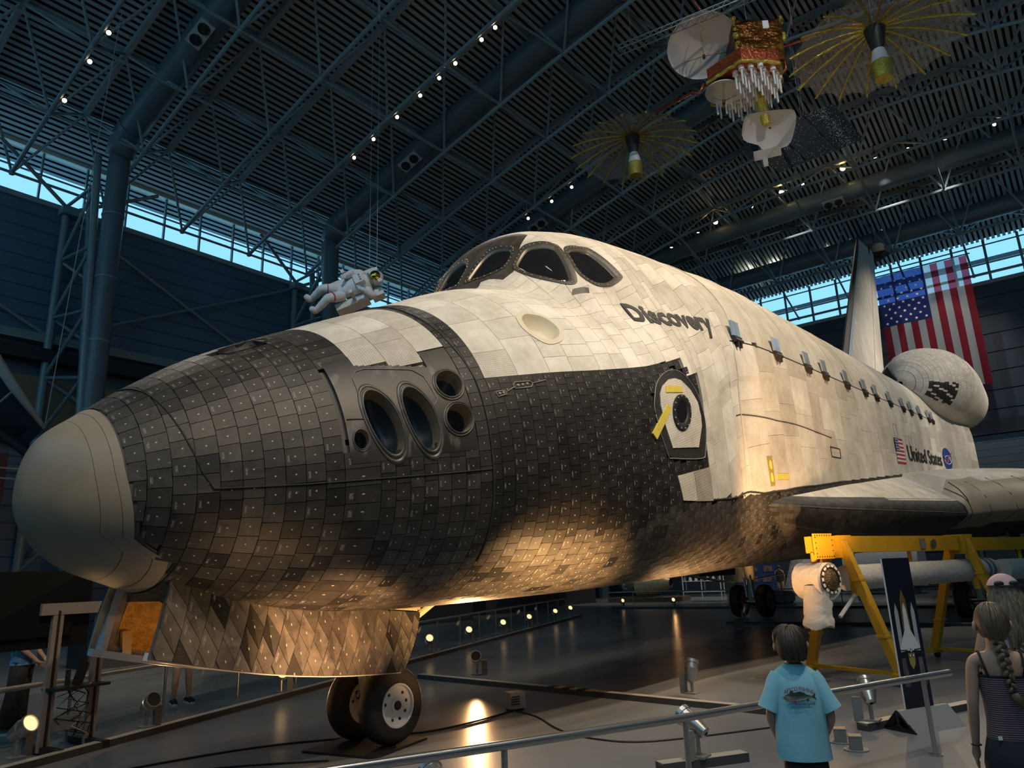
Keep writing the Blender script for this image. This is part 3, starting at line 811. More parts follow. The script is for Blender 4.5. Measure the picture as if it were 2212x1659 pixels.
for p in WP[:300]:
    me = patches_mesh('insulation_panel', [p]); o = bpy.data.objects.new('insulation_panel', me); COL.objects.link(o); o.parent = SH
o = bpy.data.objects.new('insulation_panels', patches_mesh('insulation_panels', WP[300:])); COL.objects.link(o); o.parent = SH; o['kind'] = 'stuff'
print('tiles', len(BT), 'white', len(WP))
# ---- helpers for things fixed on the hull
def crom(P, n=6):
    out = []; m = len(P)
    for i in range(m):
        p0, p1, p2, p3 = [P[(i+k-1) % m] for k in range(4)]
        for j in range(n):
            t = j/n
            out.append(tuple(.5*((2*p1[a])+(-p0[a]+p2[a])*t+(2*p0[a]-5*p1[a]+4*p2[a]-p3[a])*t*t+(-p0[a]+3*p1[a]-3*p2[a]+p3[a])*t**3) for a in (0, 1)))
    return out
def ringpts(P, off, side=1, push=None):
    p = surfn(np.array([q[0] for q in P]), np.array([min(q[1], 90.) for q in P])*D2R, off)
    p[:, 1] *= side
    return [Vector(v) for v in LA(p)]
def fill_poly(name, P, m, off, step=3., tint=(.03, .03, .03, 0), side=1, skip=None, dep=1.2, parent=None, **kw):
    bm = bmesh.new(); vs = [bm.verts.new((x, t, 0)) for x, t in P]; bm.faces.new(vs)
    xs_ = [p[0] for p in P]; ts_ = [p[1] for p in P]
    x = min(xs_)+step
    while x < max(xs_): bmesh.ops.bisect_plane(bm, geom=bm.verts[:]+bm.edges[:]+bm.faces[:], plane_co=(x, 0, 0), plane_no=(1, 0, 0)); x += step
    dt = step/80/D2R; t = min(ts_)+dt
    while t < max(ts_): bmesh.ops.bisect_plane(bm, geom=bm.verts[:]+bm.edges[:]+bm.faces[:], plane_co=(0, t, 0), plane_no=(0, 1, 0)); t += dt
    if skip:
        bmesh.ops.delete(bm, geom=[f for f in bm.faces if skip(*f.calc_center_median()[:2])], context='FACES')
    bm.verts.index_update()
    flat = [(v.co.x, v.co.y) for v in bm.verts]
    fs = [tuple(v.index for v in f.verts) for f in bm.faces]; be = [(e.verts[0].index, e.verts[1].index) for e in bm.edges if e.is_boundary]
    bm.free()
    n = len(flat); V = [tuple(v) for v in ringpts(flat, off, side)]+[tuple(v) for v in ringpts(flat, off-dep, side)]
    UV = [flat[i] for f in fs for i in f]+[(.5, .5)]*4*len(be)
    UV = [(u, v*1.4) for u, v in UV] if m is M_blank else [(0, 0)]*len(UV)
    fs += [(a, b, n+b, n+a) for a, b in be]
    me = bpy.data.meshes.new(name); me.from_pydata(V, [], fs); me.materials.append(m); attrs(me, [tint]*len(fs), UV); me.update()
    o = bpy.data.objects.new(name, me); COL.objects.link(o); o.parent = parent or SH; return tag(o, **kw)
def seam(name, path, r, m, off=0., side=1, parent=None, n=6):
    # path densified on the hull
    Q = []
    for a, b in zip(path[:-1], path[1:]):
        k = max(2, int(math.hypot(b[0]-a[0], (b[1]-a[1])*1.2)/4))
        Q += [(a[0]+(b[0]-a[0])*i/k, a[1]+(b[1]-a[1])*i/k) for i in range(k)]
    Q.append(path[-1])
    return MB().tube(ringpts(Q, off, side), r*I2M, n).build(name, m, parent or SH, smooth=True)

# ---- thruster module on the nose
M_plate = mat('scorched thruster panel', (.020, .0185, .017), .45, nz=(4, .5), wear=(5, .60, (.10, .092, .085)), stretch=(1, 1, .35))
M_rim = mat('scorched rim', (.075, .068, .058), .4, .2, nz=(8, .5))
def plate():
    gx = np.arange(316.8, 366.4, .75); gt = np.arange(3.2, 44, .62)
    XX, TT = np.meshgrid(gx, gt, indexing='ij')
    for side in (1, -1):
        P = surfn(XX, TT*D2R, .07); P[..., 1] *= side; n = len(gt); Fc = []
        for i in range(len(gx)-1):
            for k in range(n-1):
                x = gx[i]+.37; t = gt[k]+.31
                if (x > 327 and t > th_b(x)-.4) or ell_in(x, t, 1.08): continue
                if x < 327 and t > 43.5: continue
                Fc.append((i*n+k, i*n+k+1, (i+1)*n+k+1, (i+1)*n+k))
        MB().add(LA(P), Fc).build('thruster_panel', M_plate, SH, smooth=True)
plate()
for side in (1, -1):
    for cx, ct, a, b in NOZ:
        r = 66 if cx < 350 else 76
        c = surfn(np.array([cx]), np.array([ct*D2R]), 0.)[0]; c2 = surfn(np.array([cx]), np.array([ct*D2R]), 1.)[0]; nn = c2-c
        nn = nn+np.array([-.10, 0, -.05]); s_ = 1 if a > 3 else .5
        def er(k, off, n=40):
            ph = np.linspace(0, 2*pi, n, endpoint=False)
            X = cx+a*k*np.cos(ph)+.18*b*k*np.sin(ph)*(-1 if b > 8 else 0); T_ = ct+b*k*np.sin(ph)/r/D2R
            flat = c+nn*0
            p = surfn(X, T_*D2R, 0.)+nn*off if off > -2 else (c+(surfn(X, T_*D2R, 0.)-c))+nn*off
            p[:, 1] *= side
            return LA(p)
        rim = MB().grid([er(1.26, .05), er(1.22, .5*s_), er(1.14, .55*s_), er(1.12, .2), er(1.09, .25), er(1.06, .8*s_), er(1.0, .9*s_), er(.975, .4)], True).build('thruster', M_rim, SH, smooth=True)
        MB().grid([er(.975, .4), er(.95, -3.5*s_), er(.90, -6*s_)], True).build('nozzle_wall', M_thr, rim, smooth=True)
        MB().grid([er(.90, -6*s_), er(.78, -9*s_), er(.5, -12*s_), er(.25, -13*s_), er(.02, -13*s_)], True).build('throat', M_thrin, rim, smooth=True)
    # top vents of the forward jets, star trackers
    fo = ringpts(crom(SLOT, 5), .25, side); c0 = sum(fo, Vector())/len(fo)
    dn = Vector((0, -side*.25, -1)).normalized()
    MB().grid([fo, ringpts(crom(SLOT, 5), .1, side), [p.lerp(c0, .12)+dn*.12 for p in fo], [p.lerp(c0, .4)+dn*.28 for p in fo], [p.lerp(c0, .98)+dn*.28 for p in fo]], True).build('jet_opening', M_black, SH, smooth=True)
    so = crom(STAR, 5); fo = ringpts(so, .3, side); c0 = sum(fo, Vector())/len(fo)
    dn = Vector((0, side*.55, -.8)).normalized()
    big = [(422.5+(x-422.5)*1.28, 38.6+(t-38.6)*1.28) for x, t in so]
    MB().grid([ringpts(big, -.9, side), ringpts(big, .3, side), fo, [p.lerp(c0, .06)+dn*.03 for p in fo], [p.lerp(c0, .25)+dn*.15 for p in fo], [p.lerp(c0, .55)+dn*.17 for p in fo], [p.lerp(c0, .98)+dn*.17 for p in fo]], True).build('star_tracker_well', mat('cream well', (.6, .55, .42), .6), SH, smooth=50)

# ---- cockpit windows
M_wframe = mat('window frame', (.040, .036, .030), .5, nz=(12, .4))
M_bez = mat('window bezel', (.16, .14, .115), .35, .3)
M_riv = mat('rivets', (.42, .38, .30), .4)
for side in (1, -1):
    for wi, (wo, wg) in enumerate(WINS):
        O = crom(wo); I = crom(wg); mid = lambda f: [(a[0]+(b[0]-a[0])*f, a[1]+(b[1]-a[1])*f) for a, b in zip(O, I)]
        w = MB().grid([ringpts(O, -.9, side), ringpts(O, .42, side), ringpts(mid(.62), .48, side), ringpts(mid(.78), .1, side)], True).build('cockpit_window', M_wframe, SH, smooth=50)
        MB().grid([ringpts(mid(.78), .1, side), ringpts(mid(.9), -.35, side), ringpts(mid(1.0), -.95, side)], True).build('bezel', M_bez, w, smooth=True)
        g = ringpts(I, -.9, side); g2 = ringpts(mid(1.6), -.75, side); c0 = sum(g2, Vector())/len(g2)
        MB().grid([g, g2, [p.lerp(c0, .55) for p in g2], [p.lerp(c0, .999) for p in g2]], True).build('pane', M_glassd, w, smooth=True)
        rv = MB(); rp = ringpts(mid(.36), .5, side)
        for k in range(0, len(rp), 2): rv.sph(rp[k], .011, 6)
        rv.build('rivets', M_riv, w, kind='stuff')
    fill_poly('windshield_surround', BLKW, M_tile, .16, 1.0, (.05, .045, .038, 0), side, skip=lambda x, t: any(inpoly(x, t, [(sum(q[0] for q in wo)/10+(p[0]-sum(q[0] for q in wo)/10)*.94, sum(q[1] for q in wo)/10+(p[1]-sum(q[1] for q in wo)/10)*.94) for p in wo]) for wo, wg in WINS))
    fill_poly('black_patch', [(470.5, 52.4), (479.5, 50.2), (478, 48.6), (468.5, 51)], M_tile, .2, 2, (.03, .028, .025, 0), side)
# ---- crew hatch
hatch = fill_poly('crew_hatch', HO, M_tile, .12, 3, (.020, .019, .018, 0), label='round crew hatch with white centre and dark porthole')
HC = (503.5, -.5)
fill_poly('hatch_panel', HW, M_blank, .5, 3, (.66, .64, .6, 1), parent=hatch)
seam('hatch_seal', crom(HO, 4)+[HO[0]], .32, mat('seal grey', (.16, .15, .14), .5), .2, parent=hatch)
def hell(a, b, off, c=(506, .9)): return ringpts([(c[0]+a*math.cos(k*pi/20), c[1]+b*math.sin(k*pi/20)/100/D2R) for k in range(40)], off)
MB().grid([hell(9.6, 9.6, .3), hell(9.4, 9.4, 1.2), hell(8.2, 8.2, 1.3), hell(6.2, 6.2, 1.0), hell(5.6, 5.6, .55)], True).build('porthole_ring', M_black, hatch, smooth=50)
MB().grid([hell(5.6, 5.6, .6), hell(3, 3, .55), hell(.05, .05, .55)], True).build('porthole_glass', M_glassd, hatch, smooth=True)
rv = MB(); rp = hell(8.6, 8.6, 1.35)
for k in range(0, 40, 3): rv.sph(rp[k], .012, 6)
rv.build('rivets', M_riv, hatch, kind='stuff')
fill_poly('placard', [(493.5, 8.4), (495, 10.4), (510.8, 8.6), (510.6, 6.6)], M_yel, .8, 3, parent=hatch, label='worn yellow placard above the porthole')
fill_poly('placard', [(475.6, -2), (478.6, -4.2), (496, 3.2), (493, 5)], M_yel, .9, 3, parent=hatch, label='yellow arrow placard left of the porthole')
fill_poly('placard', [(609.5, -25.0), (618.5, -25.3), (618.5, -33.0), (611.0, -33.0)], mat('olive placard', (.30, .24, .07), .5), .3, 3, label='tall olive placard above the wing glove')
for z_, m_ in ((-27.5, M_yel), (-30.8, M_yel)):
    MB().sph(pt(614.3, z_, .4), .05, 12, (1, .35, 1.6)).build('placard_spot', m_, SH)
fill_poly('placard', [(623.0, -30.2), (644.0, -30.7), (644.0, -32.2), (623.0, -31.7)], M_yel, .3, 3, label='small yellow notice beside the olive placard')
# ---- seams, latches, ports
M_seam = mat('seam dark', (.018, .017, .016), .7); M_seaml = mat('seam light', (.22, .21, .19), .7); M_seamw = mat('seam cream', (.5, .46, .38), .8)
seam('module_seam', [(372.5, 90), (369, 60), (370, 40), (372.5, 24), (372.5, 0), (372.5, -30)], .35, M_seam, .1)
seam('module_seam', [(263.2, 88), (264.5, 70), (266.2, 51), (268.2, 34), (270, 22.5), (273, 7), (276, -.8), (303.5, -1.8), (372, -3)], .25, M_seam, .15)
seam('plate_seam', [(323.6, 20), (324.5, 33.5), (326.5, 35.8), (330, 36.2), (347.5, 31.8), (351, 28.5), (353, 20), (350, 17.5)], .22, M_seaml, .25)
for y in (14.5, 20):
    seam('plate_seam', [(317.5, 18.5), (324.5, 17.5)], .2, M_seaml, .25)
for path in ([(390, 19.2), (389.5, 20.4), (391, 21.2), (399, 20.7), (400, 19.8), (398.8, 18.9), (390, 19.2)], [(380, 18.2), (380, 19.3), (384.5, 19.2), (385, 18), (380.5, 17.6), (380, 18.2)], [(385, 18.6), (389.7, 19.8)], [(400, 19.9), (408, 20.2)]):
    seam('latch_outline', path, .28, M_seaml, .2)
for x_ in (392, 394.5, 397, 381.5, 383.5): MB().sph(pt(x_, 20 if x_ > 388 else 18.5, .2), .018, 8).build('latch_bolt', M_riv, SH)
seam('door_front_seam', [(604, 90), (603, 60), (602.5, 40), (599, 28), (591, 17), (583, 9), (580, -5), (577, -20), (573, -31)], .55, M_seamw, .1)
seam('door_hinge_seam', [(583, th_of_z(583, 422))]+[(x, th_of_z(x, 424.5)) for x in range(620, 1306, 20)], .35, M_seam, .12)
seam('longeron_seam', [(572, -10.5), (640, -14.5), (760, -18)], .3, M_seam, .1)
for x_ in range(640, 1290, 58):
    seam('door_rib', [(x_, th_of_z(x_, 430)), (x_, 40), (x_, 60), (x_, 90)], .3, M_seamw, .0)
seam('access_outline', [(752, -21.5), (778, -21.8), (778, -25.2), (752, -25), (752, -21.5)], .35, M_seam, .2)
for x0_, z0_ in ((1010, 400), (1085, 392), (1300, 340), (1330, 356)):
    seam('access_outline', [(x0_, th_of_z(x0_, z0_)), (x0_+16, th_of_z(x0_, z0_)), (x0_+16, th_of_z(x0_, z0_-13)), (x0_, th_of_z(x0_, z0_-13)), (x0_, th_of_z(x0_, z0_))], .3, M_seamw, .2)
fill_poly('scuffed_panel', [(494.6, -16.4), (511, -17.2), (513, -25.2), (498.9, -23.4)], M_blank, .45, 3, (.62, .59, .53, 1))
fill_poly('scuffed_panel', [(511.3, -17.2), (529.5, -18.2), (531, -27.3), (513.3, -25.3)], M_blank, .45, 3, (.42, .38, .33, 1))
seam('chine_seam', [(x, th_low(x)) for x in (531, 545, 563, 600, 637, 700, 775)], .55, M_seam, .0)
# ---- payload bay door hinges
M_hc = mat('window reflection hinge cover', (.50, .60, .68), .22, .55); M_hk = mat('hinge knuckle', (.045, .035, .03), .5)  # pale blue puts the reflected windows into the cover colour
for X in (592.4, 661, 728.3, 775, 842, 908.9, 956.7, 1020.7, 1089.8, 1136.6, 1193.7, 1256.9, 1286.3):
    y = float(surf(np.array([X]), np.array([th_of_z(X, 424.5)*D2R]))[0, 1])
    h = MB(); h.box(L(X, y-1, 424), (11*I2M, 3*I2M, 3.2*I2M)); h.cyl(L(X-6, y-2, 423), L(X+6, y-2, 423), 1.4*I2M, n=8)
    h.box(L(X-2.5, y-1.5, 420.5), (1.5*I2M, 3*I2M, 4*I2M)); h.box(L(X+2.5, y-1.5, 420.5), (1.5*I2M, 3*I2M, 4*I2M))
    h = h.build('door_hinge', M_hk, SH)
    rot = Matrix.Rotation(R_(-4), 3, 'X')
    for dx in (-3.2, 3.2): MB().box(L(X+dx, y-.6, 431), (6*I2M, 1.2*I2M, 10*I2M), rot).build('hinge_cover', M_hc, h)
    MB().box(L(X, y-.4, 414.8), (12*I2M, .9*I2M, 8*I2M)).build('scuff_plate', mat('scuffed white', (.32, .30, .27), .7, nz=(30, .4)) if X < 600 else bpy.data.materials['scuffed white'], h)
# ---- lettering and emblems on the side
def text_mesh(txt, size, sx=1.0, bold=0.0):
    c = bpy.data.curves.new('txt', 'FONT'); c.body = txt; c.size = size; c.offset = bold; c.resolution_u = 4
    o = bpy.data.objects.new('txt', c); COL.objects.link(o)
    bpy.context.view_layer.update(); dg = bpy.context.evaluated_depsgraph_get()
    me = bpy.data.meshes.new_from_object(o.evaluated_get(dg)); bpy.data.objects.remove(o); 
    V = [(v.co.x*sx, v.co.y) for v in me.vertices]; Fc = [tuple(p.vertices) for p in me.polygons]; bpy.data.meshes.remove(me)
    return V, Fc
def hull_text(name, txt, size, X0, X1, z0, off=.35, bold=.02, m=None, parent=None):
    V, Fc = text_mesh(txt, size, 1, bold*size); a = min(v[0] for v in V); b = max(v[0] for v in V); k = (X1-X0)/(b-a)
    Xs = np.array([X0+(v[0]-a)*k for v in V]); 
    th = []
    tab = {}
    for X, v in zip(Xs, V):
        kx = round(float(X)/2)*2
        if kx not in tab:
            t_, s_ = arc_tab(kx, -30, 80, 220); tz = th_of_z(kx, z0); tab[kx] = (t_, s_-float(np.interp(tz, t_, s_)))
        t_, s_ = tab[kx]; th.append(float(np.interp(v[1], s_, t_)))
    p = surfn(Xs, np.array(th)*D2R, off)
    return MB().add(LA(p), Fc).build(name, m or M_txt, parent or SH)
hull_text('lettering', 'Discovery', 19.5, 502, 567.5, 425.6, bold=.035).__setitem__('label', 'black lettering reading Discovery')
hull_text('lettering', 'United States', 25, 1063, 1292, 362, off=.6, bold=.02).__setitem__('label', 'black lettering reading United States')
# small flag and round agency emblem, flat on the flank
M_red = mat('flag red', (.42, .03, .045), .6); M_navy = mat('flag navy', (.03, .05, .22), .6); M_fw = mat('flag white', (.72, .70, .66), .7); M_blue = mat('emblem blue', (.02, .06, .28), .5)
def flank(X, z, off): 
    t_ = th_of_z(X, z); return pt(X, t_, off)
fl = MB(); 
def quad_on(mb, x0, x1, z0_, z1_, off):
    n = 3; rows = [[flank(x0+(x1-x0)*i/n, z, off) for i in range(n+1)] for z in (z0_, z1_)]; mb.grid(rows)
q = MB(); quad_on(q, 1000, 1043, 357, 384.5, .5); flag_o = q.build('flag_emblem', M_fw, SH, label='small painted national flag')
for k in range(7):
    q = MB(); z1_ = 384.5-k*2*27.5/13; quad_on(q, 1000, 1043, z1_-27.5/13, z1_, .7); q.build('stripe', M_red, flag_o)
q = MB(); quad_on(q, 1000, 1018, 384.5-7*27.5/13, 384.5, .9); q.build('canton', M_navy, flag_o)
st = MB()
for i in range(5):
    for j in range(6): st.sph(flank(1002+j*2.9, 382.8-i*2.9, 1.0), .018, 6, (1, .3, 1))
st.build('stars', M_fw, flag_o, kind='stuff')
EC = (1334, 372)
q = MB(); ring = [flank(EC[0]+36*math.cos(a)*.72, EC[1]+16*math.sin(a), .6) for a in [i*pi/16 for i in range(32)]]; q.add(ring, [tuple(range(32))]); em = q.build('round_emblem', M_blue, SH, label='round blue agency emblem with white letters')
hull_text('letters', 'NASA', 8.5, EC[0]-19, EC[0]+19, EC[1]-3, off=1.0, bold=.03, m=M_fw, parent=em)
MB().tube([flank(EC[0]-24, EC[1]+4, 1.0), flank(EC[0]-4, EC[1]-7, 1.0), flank(EC[0]+8, EC[1]+3, 1.0), flank(EC[0]+26, EC[1]+9, 1.0)], .02, 6).build('vector', M_red, em)
MB().tube([flank(EC[0]+17*math.cos(a)*1.1+2, EC[1]+6*math.sin(a)-1, 1.0) for a in [i*pi/8 for i in range(17)]], .012, 6).build('orbit', M_fw, em)

# ---- wings
def interp(x, xp, yp): return float(np.interp(x, xp, yp))
LEx = [520, 560, 620, 1000, 1030, 1060, 1100, 1150, 1330, 1345, 1500]; LEy = [84.5, 95, 106, 158, 172, 195, 232, 282, 460, 468, 468]
def wing_pt(x, y, top):
    """outer surface of the port wing, y positive outboard"""
    yl = interp(x, LEx, LEy); d = max(yl-y, 0)
    zl = interp(x, [520, 560, 620, 700, 850, 1000, 1300], [322, 322.5, 319.5, 315, 308, 301.5, 303])
    Lr = max(8., min(80., (yl-98)*1.0)) if x < 1050 else interp(x, [1050, 1150], [75, 90])
    zt_ = interp(x, [520, 563, 637, 775, 1126, 1250, 1500], [323, 325.5, 329.5, 337, 351, 346, 292]); zt_ += (interp(x, [1100, 1250, 1500], [320, 318, 286])-zt_)*max(0, min(1, (y-130)/338))
    zb_ = interp(x, [520, 580, 640, 720, 1310, 1500], [318, 302, 288, 280, 264, 280]); zb_ += (interp(x, [1100, 1500], [292, 284])-zb_)*max(0, min(1, (y-130)/338))
    f = .16*math.sqrt(1-(1-min(d/4., 1))**2)+.84*min(d/max(yl-101, 6.), 1)**.9 if x < 1010 else (1-(1-min(d/Lr, 1))**2.3)**(1/2.3)
    fb = (1-(1-min(d/max(30., Lr*1.15), 1))**1.55)**(1/1.55)
    return zl+(zt_-zl)*f if top else zl+(zb_-zl)*fb
def wing(side):
    V = []; Fc = []; Mi = []; T = []; UV = []
    xs_ = [522+9*i for i in range(54)]+[1004+12*i for i in range(41)]+[1500]
    us = [0, .03, .07, .13, .2, .3, .42, .55, .7, .85, 1.0]
    rows = []
    for x in xs_:
        yl = interp(x, LEx, LEy); yi = 82.
        ys_ = [yl-(yl-yi)*u**1.15 for u in us]
        row = [(x, y, wing_pt(x, y, False)) for y in reversed(ys_)]+[(x, y, wing_pt(x, y, True)) for y in ys_[1:]]
        rows.append(row)
    n = len(rows[0]); nb = len(us)
    for r in rows: V += [tuple(L(a, -side*b, c)) for a, b, c in r]
    for i in range(len(rows)-1):
        for k in range(n-1):
            x = (rows[i][k][0]+rows[i+1][k][0])/2; yl = interp(x, LEx, LEy); y = (rows[i][k][1]+rows[i][k+1][1])/2; top = k >= nb-1; d = yl-y
            Fc.append((i*n+k, i*n+k+1, (i+1)*n+k+1, (i+1)*n+k))
            if x > 1006 and d < 26: mi = 2; tn = (1, 1, 1, 0)
            elif top and d > (5 if x < 700 else 7) and x > 590: mi = 1; b = .58+.1*rnd.random(); tn = (b, b*.97, b*.9, 0)
            else: mi = 0; b = .02+.03*rnd.random(); tn = (b, b*.95, b*.88, 0)
            Mi.append(mi); T.append(tn); UV += [(0, 0)]*4
    me = bpy.data.meshes.new('wing'); me.from_pydata(V, [], Fc)
    for m in (M_tile, M_blank, M_rcc): me.materials.append(m)
    me.polygons.foreach_set('material_index', Mi); attrs(me, T, UV); me.polygons.foreach_set('use_smooth', [True]*len(Fc)); me.update()
    o = bpy.data.objects.new('wing', me); COL.objects.link(o); o.parent = SH
    if side == 1:        # separate tiles round the glove edge
        tl = []
        x = 600.
        while x < 1000:
            w_ = 6.0 if x < 800 else 7.0
            for (ua, ta, ub, tb) in ((.20, False, .0, False), (.0, True, .13, True)):
                pts8 = []
                for off in (.22, -.3):
                    for (xx, u, tp) in ((x+.12, ua, ta), (x+w_-.12, ua, ta), (x+w_-.12, ub, tb), (x+.12, ub, tb)):
                        yl = interp(xx, LEx, LEy); y = yl-(yl-84)*u; z = wing_pt(xx, y, tp)
                        pts8.append(tuple(L(xx, -(y+(off if u < .05 else 0)), z+(off if tp and u > .05 else -off if u > .05 else 0))))
                b = .035+.03*rnd.random(); tl.append((pts8, (b, b, b*1.02, 0)))
            x += w_
        o2 = bpy.data.objects.new('glove_edge_tiles', tiles_mesh('glove_edge_tiles', tl)); COL.objects.link(o2); o2.parent = SH; o2['kind'] = 'stuff'
    for x in range(1010, 1330, 26):
        rr = []
        for u, tp in ((.26, False), (.1, False), (.03, False), (0, True), (.03, True), (.1, True), (.2, True)):
            yl = interp(x, LEx, LEy); y = yl-min((yl-84)*u, 26*u/.2); rr.append(L(x, -side*y, wing_pt(x, y, tp)))
        MB().tube(rr, .012, 6).build('edge_panel_joint', M_seam, SH)
wing(1); wing(-1)
# ---- tail fin and rudder
def fin(z0_, z1_, f0, f1, name, m, dz=0, grow=0):
    mb = MB(); rows = []
    for k in range(13):
        z = z0_+(z1_-z0_)*k/12; le = 1274+(z-500); te = 1543+(z-500)*.49; ch = te-le
        half = lambda f: (interp(f, [0, .03, .12, .55, .8, 1], [0, 4.2, 8.2, 11, 9, 6])*interp(z, [500, 816], [1.25, .75])+grow)*(1 if z < 812 else .5)
        fs = [f0+(f1-f0)*i/8 for i in range(9)]
        rows.append([L(le+ch*f, -half(f), z) for f in fs]+[L(le+ch*f, half(f), z) for f in reversed(fs)])
    mb.grid(rows, True); mb.add(rows[-1], [tuple(range(18))]); mb.add(rows[0], [tuple(range(17, -1, -1))])
    return mb.build(name, m, SH, smooth=35)
M_fin = mat('weathered white fin', (.58, .55, .49), .7, nz=(1.5, .16), wear=(3, .68, (.3, .26, .2)), stretch=(3, 3, .7))
fin(498, 812, .085, .62, 'tail_fin', M_fin)
fin(498, 815, 0, .045, 'fin_leading_edge', mat('dark fin edge', (.045, .035, .03), .55))
fin(498, 815, .046, .084, 'fin_lit_strip', mat('blue lit strip', (.42, .48, .54), .45, nz=(14, .2)))  # pale blue light on the fin edge is put into this strip's colour
fin(505, 808, .635, 1.0, 'rudder', M_fin)
fin(500, 810, .60, .66, 'rudder_gap', M_black, grow=-1.2)
MB().box(L(1450, 0, 506), (240*I2M, 34*I2M, 26*I2M)).build('fin_fillet', M_fin, SH)
# ---- engine pods
PT = ([1296, 1303, 1315, 1340, 1390, 1450, 1510, 1560, 1575], [-74, -76, -79, -84, -90, -93, -100, -108, -108], [484, 485, 486, 487, 488, 488, 479, 463, 460], [4, 20, 34, 47, 58, 63, 56, 42, 26], [4, 20, 34, 47, 57, 62, 55, 36, 22])
def pod_pt(X, ph, off=0, side=1):
    cy, cz, ry, rz = [float(pch(PT[0], PT[i], np.array([X]))[0]) for i in (1, 2, 3, 4)]
    return L(X-off*(1.2 if X < 1320 else .2), side*(cy-(ry+off)*math.cos(ph)), cz+(rz+off)*math.sin(ph))
M_pod = mat('pod skin', (.60, .57, .50), .75, nz=(2, .1))
for side in (1, -1):
    xs_ = [1296, 1299, 1303, 1309, 1315, 1325, 1340, 1360, 1390, 1420, 1450, 1480, 1510, 1535, 1560, 1575]
    pod = MB().grid([[pod_pt(x, 2*pi*k/32, -1, side) for k in range(32)] for x in xs_], True).build('engine_pod', M_pod, SH, smooth=True, label='bulging white engine pod beside the tail')
    if side == 1:
        tl = []
        X = 1297.
        while X < 1420:
            w_ = 7. if X > 1312 else 4.5
            n = 44 if X > 1312 else 26
            for k in range(n):
                a0 = -.9+(2.9)*k/n+(.03 if int(X) % 2 else 0); a1 = a0+2.9/n*.94
                blk = (1308 < X < 1352 and -.85 < a0 < -.2) and ((k+int(X/7)) % 5 != 0)
                b = (.02 if blk else .56+.12*rnd.random())
                p8 = [tuple(pod_pt(x, a, o_)) for o_ in (.5, -1) for x, a in ((X+.15, a0), (X+w_-.15, a0), (X+w_-.15, a1), (X+.15, a1))]
                tl.append((p8, (b, b*.97, b*.92, 0)))
            X += w_
        wh = [t for t in tl if t[1][0] > .3]; bl = [t for t in tl if t[1][0] < .3]
        for nm, lst in (('white_tiles', wh), ('black_tiles', bl)):
            me = tiles_mesh('pod_'+nm, lst)
            if nm == 'white_tiles': me.materials.clear(); me.materials.append(M_blank)
            o = bpy.data.objects.new('pod_'+nm, me); COL.objects.link(o); o.parent = pod; o['kind'] = 'stuff'
    MB().grid([[pod_pt(x, 2.2+.17*j, .8, side) for j in range(18)] for x in (1296.5, 1299, 1303, 1309, 1315)]).build('pod_shade_crescent', M_black, pod, smooth=True)  # black crescent stands in for the shadow gap between pod and door
# ---- main engine bells at the back
for (y, z) in ((0, 470), (-55, 360), (55, 360)):
    MB().lathe([(.35, 0), (.5, .5), (.8, 1.2), (1.05, 2.1), (1.15, 2.6), (1.1, 2.6), (.75, 1.2), (.4, .3)], L(1500, y, z), (1, 0, .2), 28).build('engine_bell', M_thr, SH, smooth=True)

# ================================================================== landing gear
def wheel(name, c, R0, wd_, hubm, parent, flip=1, nspk=9):
    """wheel whose axle is world Y; c centre"""
    c = Vector(c); h = wd_/2
    t_ = MB().lathe([(R0*.56, -h*.92), (R0*.66, -h), (R0*.82, -h*.96), (R0*.93, -h*.78), (R0*.985, -h*.45), (R0, 0), (R0*.985, h*.45), (R0*.93, h*.78), (R0*.82, h*.96), (R0*.66, h), (R0*.56, h*.92), (R0*.5, 0), (R0*.56, -h*.92)], c, (0, 1, 0), 48).build(name, M_rubber, parent, smooth=True, world=True)
    hb = MB().lathe([(R0*.57, -h*.9), (R0*.56, -h*.98), (R0*.52, -h*.98), (R0*.5, -h*.72), (R0*.36, -h*.62), (R0*.2, -h*.66), (R0*.19, -h*.85), (R0*.10, -h*.85), (R0*.1, h*.85), (R0*.19, h*.85), (R0*.2, h*.66), (R0*.36, h*.62), (R0*.5, h*.72), (R0*.52, h*.98), (R0*.56, h*.98), (R0*.57, h*.9)], c, (0, 1, 0), 40).build('hub', hubm, t_, smooth=35, world=True)
    for s in (-1, 1):
        MB().lathe([(.0, .0), (R0*.11, 0), (R0*.13, .02), (R0*.13, .05)], c+Vector((0, s*h*.97, 0)), (0, -s, 0), 16).build('hub_cap', M_black, t_, smooth=40, world=True)
        bl = MB()
        for k in range(nspk):
            if k in (2, 5) and nspk == 9: continue
            a = 2*pi*k/nspk+.2; bl.cyl(c+Vector((R0*.38*math.cos(a), s*h*.60, R0*.38*math.sin(a))), c+Vector((R0*.38*math.cos(a), s*h*.66, R0*.38*math.sin(a))), R0*.045, n=10)
        bl.build('vent_holes', M_black, t_, world=True, kind='stuff')
    return t_
NG = Vector((3.66, 0, 0))
gear = MB(); 
gear.cyl((3.62, 0, .42), (3.62, 0, 1.0), .085, n=16); gear.cyl((3.62, 0, .95), (3.52, 0, 1.75), .115, n=16)
gear = gear.build('nose_gear_leg', M_strut, SH, smooth=40, world=True)
MB().cyl((3.66, -.32, .40), (3.66, .32, .40), .055, n=14).build('axle', M_chrome, gear, world=True, smooth=40)
MB().bar((3.52, 0, .5), (3.42, 0, .95), .07, .05).build('torque_link', M_strut, gear, world=True)
MB().cyl((3.70, 0, 1.0), (4.6, 0, 1.45), .045, n=10).build('drag_brace', M_strut, gear, world=True)
MB().sph((3.5, -.06, .52), .05, 10).build('lug', M_chrome, gear, world=True); MB().sph((3.5, .06, .52), .05, 10).build('lug', M_chrome, gear, world=True)
